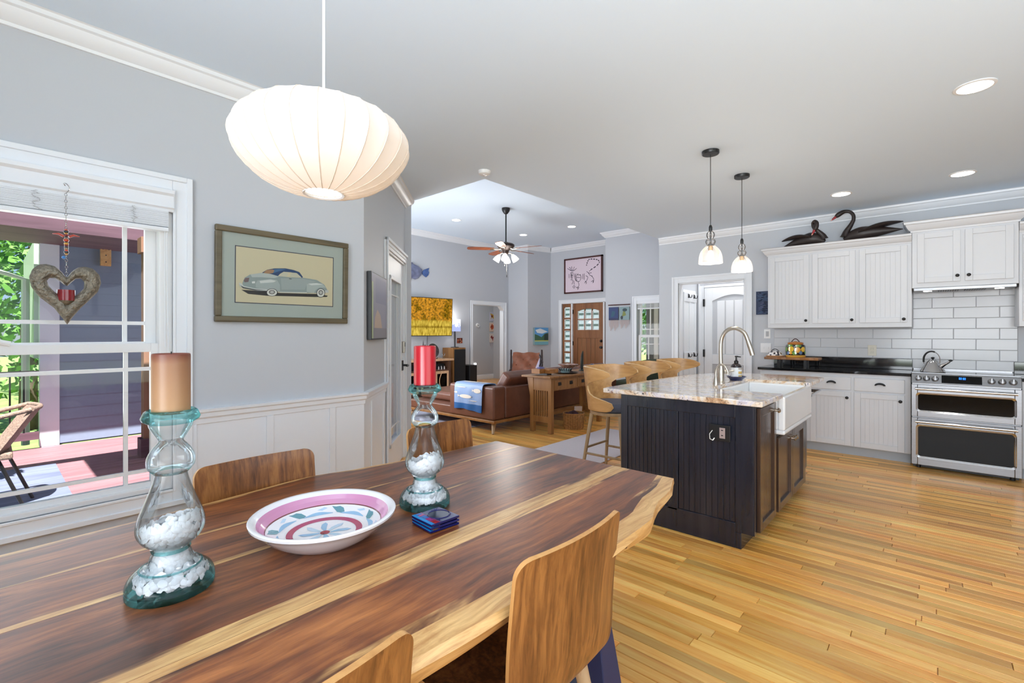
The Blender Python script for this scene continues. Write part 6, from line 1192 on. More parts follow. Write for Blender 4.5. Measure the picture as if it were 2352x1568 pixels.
for cx_, cz_, w_, h_ in ((-4.78, 0.455, 0.12, 0.026), (-4.55, 0.545, 0.075, 0.03), (-4.97, 0.50, 0.03, 0.012), (-4.86, 0.578, 0.09, 0.006), (-4.62, 0.405, 0.07, 0.005)):
    q.poly([(cx_ + w_ * math.cos(t), 4.3795, cz_ + h_ * math.sin(t)) for t in [2 * PI * i / 16 for i in range(16)]], 0, rgb(226, 218, 206)); q.poly([(cx_ - w_ * 0.95, 4.3793, cz_), (cx_ - w_ * 1.3, 4.3793, cz_ + h_ * 0.7), (cx_ - w_ * 1.3, 4.3793, cz_ - h_ * 0.7)], 0, rgb(226, 218, 206))
for cx_, w_ in ((-4.80, 0.15), (-4.58, 0.05)): q.poly([(cx_ + w_ * math.cos(t), 4.52 + 0.045 * math.sin(t), 0.6445) for t in [2 * PI * i / 16 for i in range(16)]], 0, rgb(226, 218, 206))
q.build('fish_motif', M['print'], tw)
# tufted armchair
ac = thing('tufted_armchair', 'brown tufted leather armchair by the white wall vent, seen over the sofa', 'armchair', (-6.3, 7.6, 0)); Rm = Matrix.Translation((-6.35, 7.55, 0)) @ Matrix.Rotation(math.radians(-50), 4, 'Z'); q = MB()
def bk(u, v): y = 0.62 * (v - 0.5); z = 0.40 + 0.48 * u; return (-0.10 - 0.30 * u + 0.018 * math.sin(v * 4 * PI) * math.sin(u * 3 * PI), y * (1 - 0.08 * u), z)
q.sheet(bk, 18, 24, 0.09); q.move(Rm).build('backrest', M['leather2'], ac, 60)
for i in range(3):
    for j in range(4): p = Rm @ Vector((-0.10 - 0.30 * (0.3 + 0.22 * i) + 0.052, 0.62 * (0.14 + 0.24 * j - 0.5), 0.40 + 0.48 * (0.3 + 0.22 * i))); MB().ball(p, 0.012, 8, 5).build('button', M['leather2'], ac, 60)
for s_ in (-1, 1): q = MB(); q.tube([(-0.45, s_ * 0.335, 0.95), (-0.05, s_ * 0.335, 0.30), (0.10, s_ * 0.335, 0.0)], 0.02, 8); q.tube([(-0.22, s_ * 0.335, 0.56), (0.40, s_ * 0.335, 0.56)], 0.022, 8); q.tube([(0.40, s_ * 0.335, 0.57), (0.38, s_ * 0.335, 0)], 0.02, 8); q.tube([(-0.20, s_ * 0.335, 0.54), (-0.42, s_ * 0.335, 0.0)], 0.018, 8); q.move(Rm).build('side_frame', mat('dark_armchair_wood', rgb(48, 30, 26), 0.4), ac, 50)
q = MB(); q.box((-0.10, -0.315, 0.28), (0.42, 0.315, 0.42)); q.move(Rm).build('seat_cushion', M['leather2'], ac, bevel=0.04, seg=3)
# console table behind the sofa
co = thing('console_table', 'mission oak console table with drawers and slatted ends behind the sofa', 'console table', (-3.9, 5.5, 0)); MO = M['mission']; KX0, KX1, KY0, KY1 = -4.06, -3.70, 4.90, 6.15
MB().box((KX0 - 0.075, KY0 - 0.09, 0.735), (KX1 + 0.05, KY1 + 0.09, 0.76)).build('top', MO, co, bevel=0.004)
for x in (KX0, KX1 - 0.058):
    for y in (KY0, KY1 - 0.058): MB().box((x, y, 0), (x + 0.058, y + 0.058, 0.7345)).build('leg', MO, co, bevel=0.003)
for y in (KY0, KY1 - 0.04):
    MB().box((KX0 + 0.058, y + 0.006, 0.56), (KX1 - 0.058, y + 0.036, 0.7345)).build('end_rail', MO, co); MB().box((KX0 + 0.058, y + 0.006, 0.14), (KX1 - 0.058, y + 0.036, 0.22)).build('end_rail', MO, co)
    for i in range(6): a = KX0 + 0.078 + i * 0.036; MB().box((a, y + 0.012, 0.22), (a + 0.016, y + 0.03, 0.56)).build('slat', MO, co)
    q = MB(); q.prism([(KX0, 0.735), (KX0 - 0.06, 0.735), (KX0 - 0.045, 0.66), (KX0 - 0.012, 0.50), (KX0, 0.46)], 'y', y + 0.01, y + 0.03); q.build('corbel', MO, co)
MB().box((KX0 + 0.03, KY0 + 0.058, 0.56), (KX1 - 0.012, KY1 - 0.058, 0.7345)).build('apron', MO, co); MB().box((KX0 + 0.02, KY0 + 0.058, 0.16), (KX0 + 0.04, KY1 - 0.058, 0.21)).build('back_stretcher', MO, co)
for y0, y1 in ((4.972, 5.50), (5.52, 6.08)):
    d = MB().box((KX1 - 0.0125, y0, 0.575), (KX1 - 0.002, y1, 0.70)).build('drawer', MO, co, bevel=0.002)
    for f in (0.22, 0.72): yy = y0 + (y1 - y0) * f; q = MB(); q.box((KX1 - 0.0025, yy - 0.032, 0.622), (KX1 + 0.002, yy + 0.032, 0.668)); q.tube([(KX1, yy - 0.022, 0.648), (KX1 + 0.014, yy - 0.018, 0.638), (KX1 + 0.014, yy + 0.018, 0.638), (KX1, yy + 0.022, 0.648)], 0.004, 6); q.build('pull', M['black'], d)
zt = 0.7605
def on_top(px, py): p = onz(px, py, zt); return p
bx2 = thing('wooden_box', 'shallow open oak box on a dark foot at the near end of the console table', 'box', (-3.88, 4.98, zt)); MB().box((-3.95, 4.95, zt), (-3.81, 5.05, zt + 0.024)).build('foot', mat('dark_lacquer', rgb(44, 26, 24), 0.3), bx2); MB().box((-4.0, 4.86, zt + 0.0245), (-3.86, 5.13, zt + 0.085)).build('tray', M['acacia'], bx2, bevel=0.003); MB().box((-3.855, 4.96, zt + 0.0245), (-3.775, 5.16, zt + 0.08)).build('side_block', M['acacia'], bx2, bevel=0.003)
fg = thing('carved_figurine', 'small dark carved figurine on a purple and white base, standing on the oak box', 'figurine', (-3.93, 4.97, zt + 0.0855)); p = Vector((-3.93, 4.97, zt + 0.0855)); q = MB(); q.lathe([(0, 0), (0.055, 0), (0.05, 0.012), (0.03, 0.024), (0, 0.028)], 18, p); q.build('base', mat('purple_stone', rgb(96, 92, 140), 0.3), fg, 50)
q = MB(); q.hexa([p + Vector(v) for v in ((-0.10, 0.01, 0.0), (-0.03, 0.03, 0.0), (-0.03, 0.035, 0.0), (-0.10, 0.015, 0))], [p + Vector(v) for v in ((-0.025, 0.01, 0.15), (-0.0, 0.02, 0.13), (-0.0, 0.025, 0.13), (-0.025, 0.015, 0.15))]); q.build('white_slab', mat('pale_violet_stone', rgb(206, 200, 222), 0.4), fg)
q = MB(); q.tube([p + Vector(v) for v in ((-0.02, 0, 0.024), (-0.008, 0, 0.06), (-0.003, 0, 0.09), (0.0, 0, 0.13), (-0.012, 0, 0.165), (-0.022, 0, 0.185))], [0.012, 0.011, 0.013, 0.012, 0.014, 0.008], 8); q.tube([p + Vector(v) for v in ((0.0, 0, 0.085), (0.02, 0, 0.06), (0.012, 0, 0.026))], [0.011, 0.009, 0.010], 8); q.tube([p + Vector(v) for v in ((0.0, 0, 0.12), (0.025, 0, 0.10), (0.045, 0, 0.085))], [0.006, 0.004, 0.003], 6); q.build('figure', mat('dark_carving', rgb(36, 26, 34), 0.4), fg, 60)
pl = base(MB().lathe([(0, 0.0), (0.11, 0), (0.17, 0.014), (0.172, 0.018), (0.11, 0.006), (0, 0.005)], 32, (-3.84, 5.42, zt)).build('dark_platter', mat('dark_platter', rgb(40, 42, 44), 0.35), None, 50), (-3.84, 5.42, zt)); tag(pl, 'wide dark platter under the spiky bowl on the console table', 'platter')
bw_ = thing('ceramic_bowl', 'small pale green ceramic bowl with dark pointed rim on the dark platter', 'bowl', (-3.83, 5.40, zt + 0.006)); c = (-3.83, 5.40, zt + 0.0065); MB().lathe([(0, 0), (0.055, 0), (0.066, 0.02), (0.082, 0.055), (0.078, 0.055), (0.06, 0.022), (0, 0.012)], 28, c).build('bowl', mat('celadon_glaze', rgb(150, 176, 178), 0.3, coat=0.4), bw_, 50)
for i in range(16): a = 2 * PI * i / 16; q = MB(); q.tube([(c[0] + 0.072 * math.cos(a), c[1] + 0.072 * math.sin(a), c[2] + 0.026), (c[0] + 0.094 * math.cos(a), c[1] + 0.094 * math.sin(a), c[2] + 0.065)], [0.003, 0.008], 6); q.build('spike', mat('dark_spike', rgb(44, 36, 36), 0.4) if i == 0 else bpy.data.materials['dark_spike'], bw_)
b3 = thing('wide_bowl', 'wide shallow brown and white bowl behind the spiky bowl on the console table', 'bowl', (-3.93, 5.56, zt)); MB().lathe([(0, 0), (0.05, 0), (0.06, 0.01), (0.045, 0.03), (0.10, 0.075), (0.15, 0.10), (0.152, 0.106), (0.10, 0.085), (0, 0.06)], 32, (-3.98, 5.68, zt)).build('bowl', mat('brown_white_glaze', rgb(150, 112, 98), 0.25, noise=0.6, nscale=30, coat=0.5), b3, 50)
lf = base(MB().tube(spline([(-3.90, 5.92, zt + 0.02), (-3.90, 5.92, zt + 0.10), (-3.90, 5.925, zt + 0.19), (-3.895, 5.93, zt + 0.26), (-3.89, 5.93, zt + 0.295)]), [0.03 * math.sin(PI * (0.25 + 0.72 * i / 24)) + 0.002 for i in range(25)], 12, squash=0.5).build('leaf_carving', mat('dark_green_stone', rgb(48, 54, 50), 0.5), None, 60), (-3.90, 5.92, zt)); MBf = MB().lathe([(0, 0), (0.05, 0), (0.04, 0.02), (0, 0.024)], 16, (-3.90, 5.92, zt)).build('foot', bpy.data.materials['dark_green_stone'], lf, 40); MBf.location = (0, 0, 0); tag(lf, 'upright dark leaf-shaped carving on the console table', 'carving')
gb = thing('glass_float', 'iridescent blue glass ball at the far end of the console table', 'glass ball', (-3.81, 6.06, zt)); MB().ball((-3.81, 6.06, zt + 0.052), 0.052, 24, 14, (1, 1, 0.98)).build('ball', mat('blue_swirl_glass', rgb(60, 110, 160), 0.08, noise=0.7, nscale=14, coat=0.9), gb, 60)
ba = thing('splint_basket', 'square woven splint basket filled with dark yarn under the console table', 'basket', (-3.73, 5.46, 0)); bc_ = Vector((-3.73, 5.46, 0)); nb_, hb = 28, 9
def bsk(i, j): u = j / hb; t = 2 * PI * i / nb_; r = 0.125 + 0.02 * u; sq = 1 / max(abs(math.cos(t)), abs(math.sin(t))); sq = 1 + (min(sq, 1.36) - 1) * (1 - 0.75 * u); return (bc_.x + r * sq * math.cos(t + 0.5), bc_.y + r * sq * math.sin(t + 0.5), 0.006 + 0.205 * u)
for j in range(hb):
    for i in range(nb_):
        a, b, c_, d = bsk(i + 0.04, j + 0.06), bsk(i + 0.96, j + 0.06), bsk(i + 0.96, j + 0.94), bsk(i + 0.04, j + 0.94); out_ = 0.004 if (i + j) % 2 else 0.0; nrm = (Vector(a) + Vector(c_)) / 2 - bc_; nrm.z = 0; nrm.normalize(); vs = [Vector(v) + nrm * (out_ + 0.003) for v in (a, b, c_, d)]; wv = [Vector(v) - nrm * 0.003 for v in (a, b, c_, d)]
        if i == 0 and j == 0: sp_ = MB()
        sp_.hexa(wv, vs)
ob = sp_.build('woven_splints', M['basket'], ba); ob['kind'] = 'stuff'
MB().tube([bsk(i, hb) for i in range(nb_)], 0.008, 6, closed=True).build('rim', M['basket'], ba, 40); q = MB(); q.prism([(bsk(i, 0)[0], bsk(i, 0)[1]) for i in range(nb_)], 'z', 0.0, 0.008); q.build('bottom', M['basket'], ba)
q = MB(); random.seed(12)
for i in range(7): q.ball((bc_.x + random.uniform(-0.08, 0.08), bc_.y + random.uniform(-0.08, 0.08), 0.165 + random.uniform(0, 0.035)), 0.048, 12, 8)
q.build('yarn', mat('dark_yarn', rgb(66, 40, 48), 0.9), ba, 60); q = MB(); q.tube(spline([bsk(26, hb), (bc_.x + 0.15, bc_.y + 0.03, 0.16), (bc_.x + 0.165, bc_.y + 0.05, 0.10), (bc_.x + 0.15, bc_.y + 0.07, 0.17)]), 0.006, 6); q.build('handle', M['basket'], ba, 40)
bk_ = thing('magazine', 'pale magazine standing tilted behind the woven basket', 'magazine', (-3.86, 5.72, 0)); q = MB(); q.box((-0.012, -0.11, 0), (0.012, 0.11, 0.24)); q.move(Matrix.Translation((-3.86, 5.74, 0.0)) @ Matrix.Rotation(-0.12, 4, 'X') @ Matrix.Rotation(0.15, 4, 'Z')).build('pages', mat('pale_pages', rgb(210, 196, 190), 0.6), bk_, bevel=0.002); bk_.children[0].location.z += 0.014
# red ball under the sofa
rbm = base(MB().ball((-4.72, 4.83, 0.043), 0.032, 16, 10).build('red_ball', mat('red_rubber', rgb(150, 50, 40), 0.5), None, 60), (-4.72, 4.83, 0.011)); tag(rbm, 'small red ball on the floor under the sofa', 'ball')

# ---------------- the television wall ----------------
tv = thing('television', 'wall-mounted television showing golden autumn trees beside a pond', 'television', (XT, 6.28, 1.25)); TY0, TY1, TZ0, TZ1 = 5.50, 6.83, 1.26, 2.075; Rt = Matrix.Translation((XT + 0.15, 6.28, 0)) @ Matrix.Rotation(math.radians(-6), 4, 'Z') @ Matrix.Rotation(math.radians(2.2), 4, 'Y') @ Matrix.Translation((0, -6.28, 0)); 
q = MB(); q.box((-0.02, TY0, TZ0), (0.02, TY1, TZ1)); q.move(Rt).build('case', M['black'], tv, bevel=0.004); MB().box((XT + 0.001, 6.1, 1.55), (XT + 0.14, 6.4, 1.85)).build('bracket', M['black'], tv)
sm2, n, out = newmat('autumn_screen'); em = N(n, 'Emission', Strength=0.85); n.links.new(em.outputs[0], out.inputs[0]); tc = N(n, 'TexCoord'); sp = N(n, 'SeparateXYZ'); n.links.new(tc.outputs['Generated'], sp.inputs[0])
mp = N(n, 'Mapping'); mp.inputs['Scale'].default_value = (0.0, 26, 17); n.links.new(tc.outputs['Generated'], mp.inputs[0]); nz = N(n, 'TexNoise', Scale=1.0, Detail=6.0, Roughness=0.75); n.links.new(mp.outputs[0], nz.inputs['Vector']); r1 = N(n, 'ValToRGB'); e = r1.color_ramp.elements; e[0].position, e[1].position = 0.33, 0.72; e[0].color = (*rgb(50, 34, 22), 1); e[1].color = (*rgb(255, 196, 70), 1)
for p_, cc in ((0.42, rgb(120, 100, 34)), (0.50, rgb(206, 140, 40)), (0.58, rgb(236, 164, 50))): g_ = e.new(p_); g_.color = (*cc, 1)
n.links.new(nz.outputs[0], r1.inputs[0]); mp2 = N(n, 'Mapping'); mp2.inputs['Scale'].default_value = (0, 34, 6); n.links.new(tc.outputs['Generated'], mp2.inputs[0]); nz2 = N(n, 'TexNoise', Scale=1.0, Detail=4.0); n.links.new(mp2.outputs[0], nz2.inputs['Vector']); r2 = N(n, 'ValToRGB'); e = r2.color_ramp.elements; e[0].position, e[1].position = 0.3, 0.7; e[0].color = (*rgb(150, 120, 20), 1); e[1].color = (*rgb(255, 222, 96), 1); n.links.new(nz2.outputs[0], r2.inputs[0])
bigm = N(n, 'Mapping'); bigm.inputs['Scale'].default_value = (0, 5, 4); n.links.new(tc.outputs['Generated'], bigm.inputs[0]); nz3 = N(n, 'TexNoise', Scale=1.0, Detail=2.0); n.links.new(bigm.outputs[0], nz3.inputs['Vector']); r3 = N(n, 'ValToRGB'); e = r3.color_ramp.elements; e[0].position, e[1].position = 0.5, 0.62; e[0].color = (1, 1, 1, 1); e[1].color = (*rgb(150, 170, 90), 1); n.links.new(nz3.outputs[0], r3.inputs[0]); mm = N(n, 'Mix', data_type='RGBA', blend_type='MULTIPLY'); mm.inputs[0].default_value = 0.8; n.links.new(r1.outputs[0], mm.inputs[6]); n.links.new(r3.outputs[0], mm.inputs[7])
zz = N(n, 'Math', operation='MULTIPLY_ADD'); zz.inputs[1].default_value = 0.12; n.links.new(nz.outputs[0], zz.inputs[0]); n.links.new(sp.outputs['Z'], zz.inputs[2]); zr = N(n, 'MapRange', interpolation_type='SMOOTHSTEP'); zr.inputs[1].default_value = 0.42; zr.inputs[2].default_value = 0.50; n.links.new(zz.outputs[0], zr.inputs[0]); m4 = N(n, 'Mix', data_type='RGBA'); n.links.new(zr.outputs[0], m4.inputs[0]); n.links.new(r2.outputs[0], m4.inputs[6]); n.links.new(mm.outputs[2], m4.inputs[7])
dk2 = N(n, 'ValToRGB'); e = dk2.color_ramp.elements; e[0].position, e[1].position = 0.245, 0.335; e[0].color = (1, 1, 1, 1); e[1].color = (1, 1, 1, 1); g_ = e.new(0.29); g_.color = (0.45, 0.4, 0.25, 1); n.links.new(zz.outputs[0], dk2.inputs[0]); m5 = N(n, 'Mix', data_type='RGBA', blend_type='MULTIPLY'); m5.inputs[0].default_value = 1.0; n.links.new(m4.outputs[2], m5.inputs[6]); n.links.new(dk2.outputs[0], m5.inputs[7]); n.links.new(m5.outputs[2], em.inputs[0])
q = MB(); q.box((0.0195, TY0 + 0.012, TZ0 + 0.014), (0.0215, TY1 - 0.012, TZ1 - 0.012)); q.move(Rt).build('screen', sm2, tv); MB().tube([(XT + 0.02, 6.34, 1.26), (XT + 0.015, 6.34, 1.0), (XT + 0.02, 6.33, 0.79)], 0.005, 6).build('cable', M['black'], tv)
# fish on the wall
FX = XT + 0.06
def flat_fish(label, pts, th, c1, m_, fins):
    cen = (sum(p[1] for p in pts) / len(pts), sum(p[2] for p in pts) / len(pts)); t = thing('fish_carving', label, 'carving', (XT, cen[0], min(p[2] for p in pts))); q = MB(); n_ = len(pts); rings = []
    for k_, off in ((1.0, 0.0), (0.93, th * 0.45), (0.7, th * 0.85), (0.35, th), (0.0, th * 1.02)): rings.append([(XT + 0.004 + off, cen[0] + (p[1] - cen[0]) * k_, cen[1] + (p[2] - cen[1]) * k_) for p in pts])
    q.add([p for r in rings for p in r], [(i * n_ + j, i * n_ + (j + 1) % n_, (i + 1) * n_ + (j + 1) % n_, (i + 1) * n_ + j) for i in range(4) for j in range(n_)] + [tuple(range(n_))]); q.build('body', m_, t, 60)
    for nm, fp, fm_ in fins: q = MB(); q.prism([(p[1], p[2]) for p in fp], 'x', XT + 0.002, XT + 0.03); q.build(nm, fm_, t, bevel=0.004)
    return t
bf = mat('blue_fish_paint', rgb(110, 116, 146), 0.35, noise=0.4, nscale=9, coat=0.3); bt = mat('blue_tail_paint', rgb(70, 96, 150), 0.35, noise=0.3, nscale=12)
Zf = lambda zx, zy: onx(920 + zx / 8.25, 590 + zy / 8.25, XT + 0.03)
flat_fish('blue parrotfish carving with a forked tail, high on the television wall', [Zf(*p) for p in ((415, 300), (420, 235), (350, 170), (225, 110), (130, 140), (20, 190), (-90, 230), (-130, 270), (-100, 330), (0, 350), (120, 350), (200, 390), (290, 425), (350, 405), (400, 350))], 0.09, 0, bf, [('tail', [Zf(*p) for p in ((410, 285), (450, 240), (545, 208), (530, 262), (545, 290), (530, 345), (490, 383), (430, 335))], bt), ('dorsal_fin', [Zf(*p) for p in ((130, 150), (222, 96), (260, 140))], bf), ('pectoral_fin', [Zf(*p) for p in ((160, 345), (215, 395), (205, 435), (170, 380))], bf)])
flat_fish('dark carved fish below the blue parrotfish, only its tip showing past the diagonal wall', [Zf(*p) for p in ((170, 452), (120, 420), (20, 410), (-60, 450), (20, 500), (115, 492))], 0.05, 0, mat('black_fish_paint', rgb(40, 38, 38), 0.4), [('tail', [Zf(*p) for p in ((-55, 450), (-110, 410), (-110, 490))], bpy.data.materials['black_fish_paint'])])
# tv console
tc_ = thing('media_console', 'dark oak media console with a pale top and curved-mullion glass doors under the television', 'cabinet', (-7.85, 5.75, 0)); DO = M['darkoak']; MX0, MX1, MY0, MY1 = -8.10, -7.62, 4.95, 6.56
MB().box((MX0, MY0 - 0.06, 0.745), (MX1 + 0.05, MY1 + 0.06, 0.785)).build('top', M['maple'], tc_, bevel=0.008); q = MB(); q.box((MX0, MY0, 0.06), (MX0 + 0.02, MY1, 0.744)); q.box((MX0, MY0, 0.06), (MX1, MY0 + 0.05, 0.744)); q.box((MX0, MY1 - 0.05, 0.06), (MX1, MY1, 0.744)); q.box((MX0, MY0, 0.06), (MX1, MY1, 0.10)); q.box((MX0, MY0, 0.54), (MX1, MY1, 0.565)); q.box((MX0, 5.73, 0.06), (MX1, 5.78, 0.744)); q.box((MX0 + 0.02, MY0 + 0.03, 0), (MX1 - 0.03, MY1 - 0.03, 0.06)); q.build('carcass', DO, tc_, bevel=0.003)
MB().box((MX1 - 0.004, MY1 - 0.05, 0.10), (MX1 + 0.01, MY1 + 0.0, 0.744)).build('corner_stile', DO, tc_)
for y0, y1 in ((5.02, 5.36), (5.37, 5.72), (5.79, 6.14), (6.145, 6.50)):
    q = MB()
    for a, b in (((y0, 0.11), (y1, 0.165)), ((y0, 0.48), (y1, 0.535)), ((y0, 0.165), (y0 + 0.045, 0.48)), ((y1 - 0.045, 0.165), (y1, 0.48))): q.box((MX1 - 0.002, a[0], a[1]), (MX1 + 0.018, b[0], b[1]))
    d = q.build('door', M['maple'], tc_, bevel=0.003); ym = (y0 + y1) / 2; MB().box((MX1 + 0.002, y0 + 0.045, 0.165), (MX1 + 0.006, y1 - 0.045, 0.48)).build('pane', M['blackgloss'], d)
    s_ = 1 if y0 in (5.02, 5.79) else -1; MB().tube([(MX1 + 0.011, ym + s_ * (0.02 + 0.05 * math.sin(PI * i / 10)), 0.165 + 0.315 * i / 10) for i in range(11)], 0.008, 6).build('muntin', M['maple'], d, 40)
for y0, y1, lab in ((5.05, 5.65, 'black electronics box in the near bay of the media console'), (5.85, 6.45, 'black electronics box in the far bay of the media console')): b_ = thing('media_player', lab, 'electronics', (-7.85, (y0 + y1) / 2, 0.5655)); MB().box((-8.05, y0, 0.5655), (-7.70, y1, 0.68)).build('case', M['black'], b_, bevel=0.004); MB().lathe([(0, 0.006), (0.02, 0.006), (0.022, 0)], 14, (-7.70, y1 - 0.08, 0.62), axis='x').build('dial', M['steel'], b_, 40)
for k_ in range(3): s_ = thing('small_figurine', ('small pale figurine in the media console, nearest the speaker', 'small pale figurine in the media console, middle of three', 'small pale figurine in the media console, farthest from the speaker')[k_], 'figurine', (-7.655, 6.42 - 0.075 * k_, 0.5655), 'figurines in the media console'); MB().lathe([(0, 0), (0.018, 0), (0.012, 0.02), (0.016, 0.035), (0.008, 0.05), (0.012, 0.06), (0, 0.072)], 12, (-7.655, 6.42 - 0.075 * k_, 0.5655)).build('body', mat('pale_stone_%d' % k_, rgb(180, 170, 168), 0.5), s_, 60)
ps = thing('display_plate', 'round dark pottery plate on a stand on the media console', 'plate', (-7.80, 6.25, 0.785)); q = MB(); q.lathe([(0, 0.006), (0.09, 0.004), (0.145, 0.018), (0.15, 0.024), (0.145, 0.03), (0.09, 0.016), (0, 0.018)], 36, (0, 0, 0), axis='x'); q.move(Matrix.Translation((-7.83, 6.25, 0.952)) @ Matrix.Rotation(math.radians(-12), 4, 'Y')).build('plate', mat('dark_plate_glaze', rgb(56, 48, 46), 0.25, noise=0.5, nscale=16, coat=0.4), ps, 50); q = MB()
for s_ in (-1, 1): q.tube([(-7.90, 6.25 + s_ * 0.05, 0.79), (-7.885, 6.25 + s_ * 0.05, 0.90)], 0.006, 6); q.tube([(-7.90, 6.25 + s_ * 0.05, 0.79), (-7.74, 6.25 + s_ * 0.05, 0.79), (-7.73, 6.25 + s_ * 0.05, 0.815)], 0.006, 6)
q.build('stand', M['black'], ps, 40)
st_ = thing('slim_statuette', 'thin dark upright statuette beside the round plate on the media console', 'statuette', (-7.78, 5.98, 0.785)); MB().lathe([(0, 0), (0.035, 0), (0.03, 0.012), (0.010, 0.03), (0.012, 0.2), (0.016, 0.26), (0.007, 0.34), (0, 0.40)], 12, (-7.85, 6.02, 0.7855)).build('body', mat('dark_bronze', rgb(52, 50, 54), 0.35, 0.4), st_, 50)
gv = thing('glass_goblets', 'small clear glass standing in front of the round plate on the media console', 'glass', (-7.66, 6.40, 0.785)); MB().lathe([(0, 0.0), (0.03, 0), (0.028, 0.004), (0.006, 0.01), (0.006, 0.05), (0.03, 0.075), (0.034, 0.11)], 18, (-7.66, 6.40, 0.7855)).build('goblet', M['holder'], gv, 50); gv.name = 'glass_goblet'
sp1 = thing('floor_speaker', 'tall floor-standing speaker with a black grille, the table lamp on top', 'speaker', (-7.95, 7.0, 0)); MB().box((-8.12, 6.76, 0.0), (-7.78, 7.14, 1.0)).build('cabinet', M['mission'], sp1, bevel=0.006); MB().box((-7.78, 6.80, 0.24), (-7.755, 7.12, 0.965)).build('grille', mat('black_grille_cloth', rgb(24, 24, 26), 0.9), sp1, bevel=0.01)
sp2 = thing('subwoofer', 'small black speaker box on the floor beside the tall speaker', 'speaker', (-7.9, 7.34, 0)); MB().box((-8.08, 7.23, 0.012), (-7.74, 7.46, 0.60)).build('cabinet', M['black'], sp2, bevel=0.015); q = MB()
for a in (-8.05, -7.78):
    for b in (7.26, 7.43): q.cyl((a, b, 0), (a, b, 0.013), 0.012)
q.build('feet', M['black'], sp2)
lm = thing('table_lamp', 'table lamp with a lit drum shade printed in blue on the tall speaker', 'lamp', (-7.95, 6.95, 1.0)); lc = (-7.95, 6.97, 1.0005); MB().lathe([(0, 0), (0.09, 0), (0.09, 0.014), (0.02, 0.018), (0.016, 0.03), (0.02, 0.2), (0.016, 0.36), (0.008, 0.40), (0, 0.40)], 20, lc).build('base', mat('dark_lamp_base', rgb(44, 42, 42), 0.4), lm, 40)
ls, n, out = newmat('lit_printed_shade'); em = N(n, 'Emission', Strength=1.15); tc = N(n, 'TexCoord'); sp = N(n, 'SeparateXYZ'); n.links.new(tc.outputs['Generated'], sp.inputs[0]); nz = N(n, 'TexNoise', Scale=16.0, Detail=4.0); n.links.new(tc.outputs['Object'], nz.inputs['Vector']); ma = N(n, 'Math', operation='MULTIPLY_ADD'); ma.inputs[1].default_value = 1.3; ma.inputs[2].default_value = -0.55; n.links.new(nz.outputs[0], ma.inputs[0]); a2 = N(n, 'Math', operation='SUBTRACT'); n.links.new(ma.outputs[0], a2.inputs[0]); n.links.new(sp.outputs['Z'], a2.inputs[1]); r = N(n, 'ValToRGB'); e = r.color_ramp.elements; e[0].position, e[1].position = -0.0, 0.12; e[0].color = (*rgb(238, 240, 255), 1); e[1].color = (*rgb(168, 180, 226), 1); a3 = N(n, 'Math', operation='ADD'); a3.inputs[1].default_value = 0.45; n.links.new(a2.outputs[0], a3.inputs[0]); n.links.new(a3.outputs[0], r.inputs[0]); n.links.new(r.outputs[0], em.inputs[0]); n.links.new(em.outputs[0], out.inputs[0])
MB().lathe([(0.130, 0.36), (0.130, 0.63), (0.127, 0.63), (0.127, 0.36), (0.130, 0.36)], 36, lc).build('lamp_shade', ls, lm, 40); MB().lathe([(0, 0.40), (0.03, 0.42), (0.035, 0.46), (0.02, 0.50), (0, 0.51)], 14, lc).build('bulb', emis('warm_bulb', (1, 0.96, 0.9), 12), lm, 50); q = MB()
for k_ in range(3): a = 2 * PI * k_ / 3; q.tube([(lc[0], lc[1], lc[2] + 0.40), (lc[0] + 0.128 * math.cos(a), lc[1] + 0.128 * math.sin(a), lc[2] + 0.40)], 0.003, 6)
q.build('shade_spider', M['black'], lm); light('table_lamp_light', 'POINT', (lc[0], lc[1], lc[2] + 0.66), 6, (1, 0.96, 0.92), shadow_soft_size=0.05)
ta = thing('wall_tile', 'small red-brown patterned wall tile between the lamp and the hall opening', 'wall art', (XT, 7.28, 1.09)); q = MB(); q.box((XT, 7.205, 1.09), (XT + 0.015, 7.365, 1.21), 0, rgb(96, 48, 38)); random.seed(6)
for i in range(4):
    for j in range(4): y0, z0 = 7.212 + j * 0.038, 1.095 + i * 0.029; q.box((XT + 0.014, y0, z0), (XT + 0.018, y0 + 0.03, z0 + 0.022), 0, random.choice([rgb(190, 80, 50), rgb(60, 30, 30), rgb(214, 150, 110), rgb(120, 50, 40)]))
q.build('tile', M['print'], ta)
# hall: thermostat, night light, hanging fish tiles
XHb = -9.6; p = onx(1097, 747, XHb); th_ = thing('thermostat', 'small white thermostat on the hall wall', 'thermostat', (XHb, p[1], p[2])); MB().lathe([(0, 0.03), (0.055, 0.028), (0.065, 0.0), (0, 0.0)], 20, (XHb, p[1], p[2]), axis='x').build('body', M['white'], th_, 40); MB().box((XHb + 0.028, p[1] - 0.03, p[2] - 0.015), (XHb + 0.032, p[1] + 0.03, p[2] + 0.015)).build('display', mat('grey_lcd', rgb(170, 176, 176), 0.3), th_)
p = onx(1090, 842, XHb); nl = thing('night_light', 'glowing night light plugged into the hall wall outlet', 'night light', (XHb, p[1], p[2])); MB().box((XHb, p[1] - 0.04, p[2] - 0.07), (XHb + 0.008, p[1] + 0.04, p[2] + 0.06)).build('plate', M['white'], nl, bevel=0.003); MB().box((XHb + 0.008, p[1] - 0.03, p[2] - 0.0), (XHb + 0.05, p[1] + 0.03, p[2] + 0.11)).build('lens', emis('night_light_glow', (1, 1, 1), 2.0), nl, bevel=0.01); MB().box((XHb + 0.008, p[1] - 0.022, p[2] + 0.11), (XHb + 0.04, p[1] + 0.022, p[2] + 0.135)).build('cap', M['white'], nl)
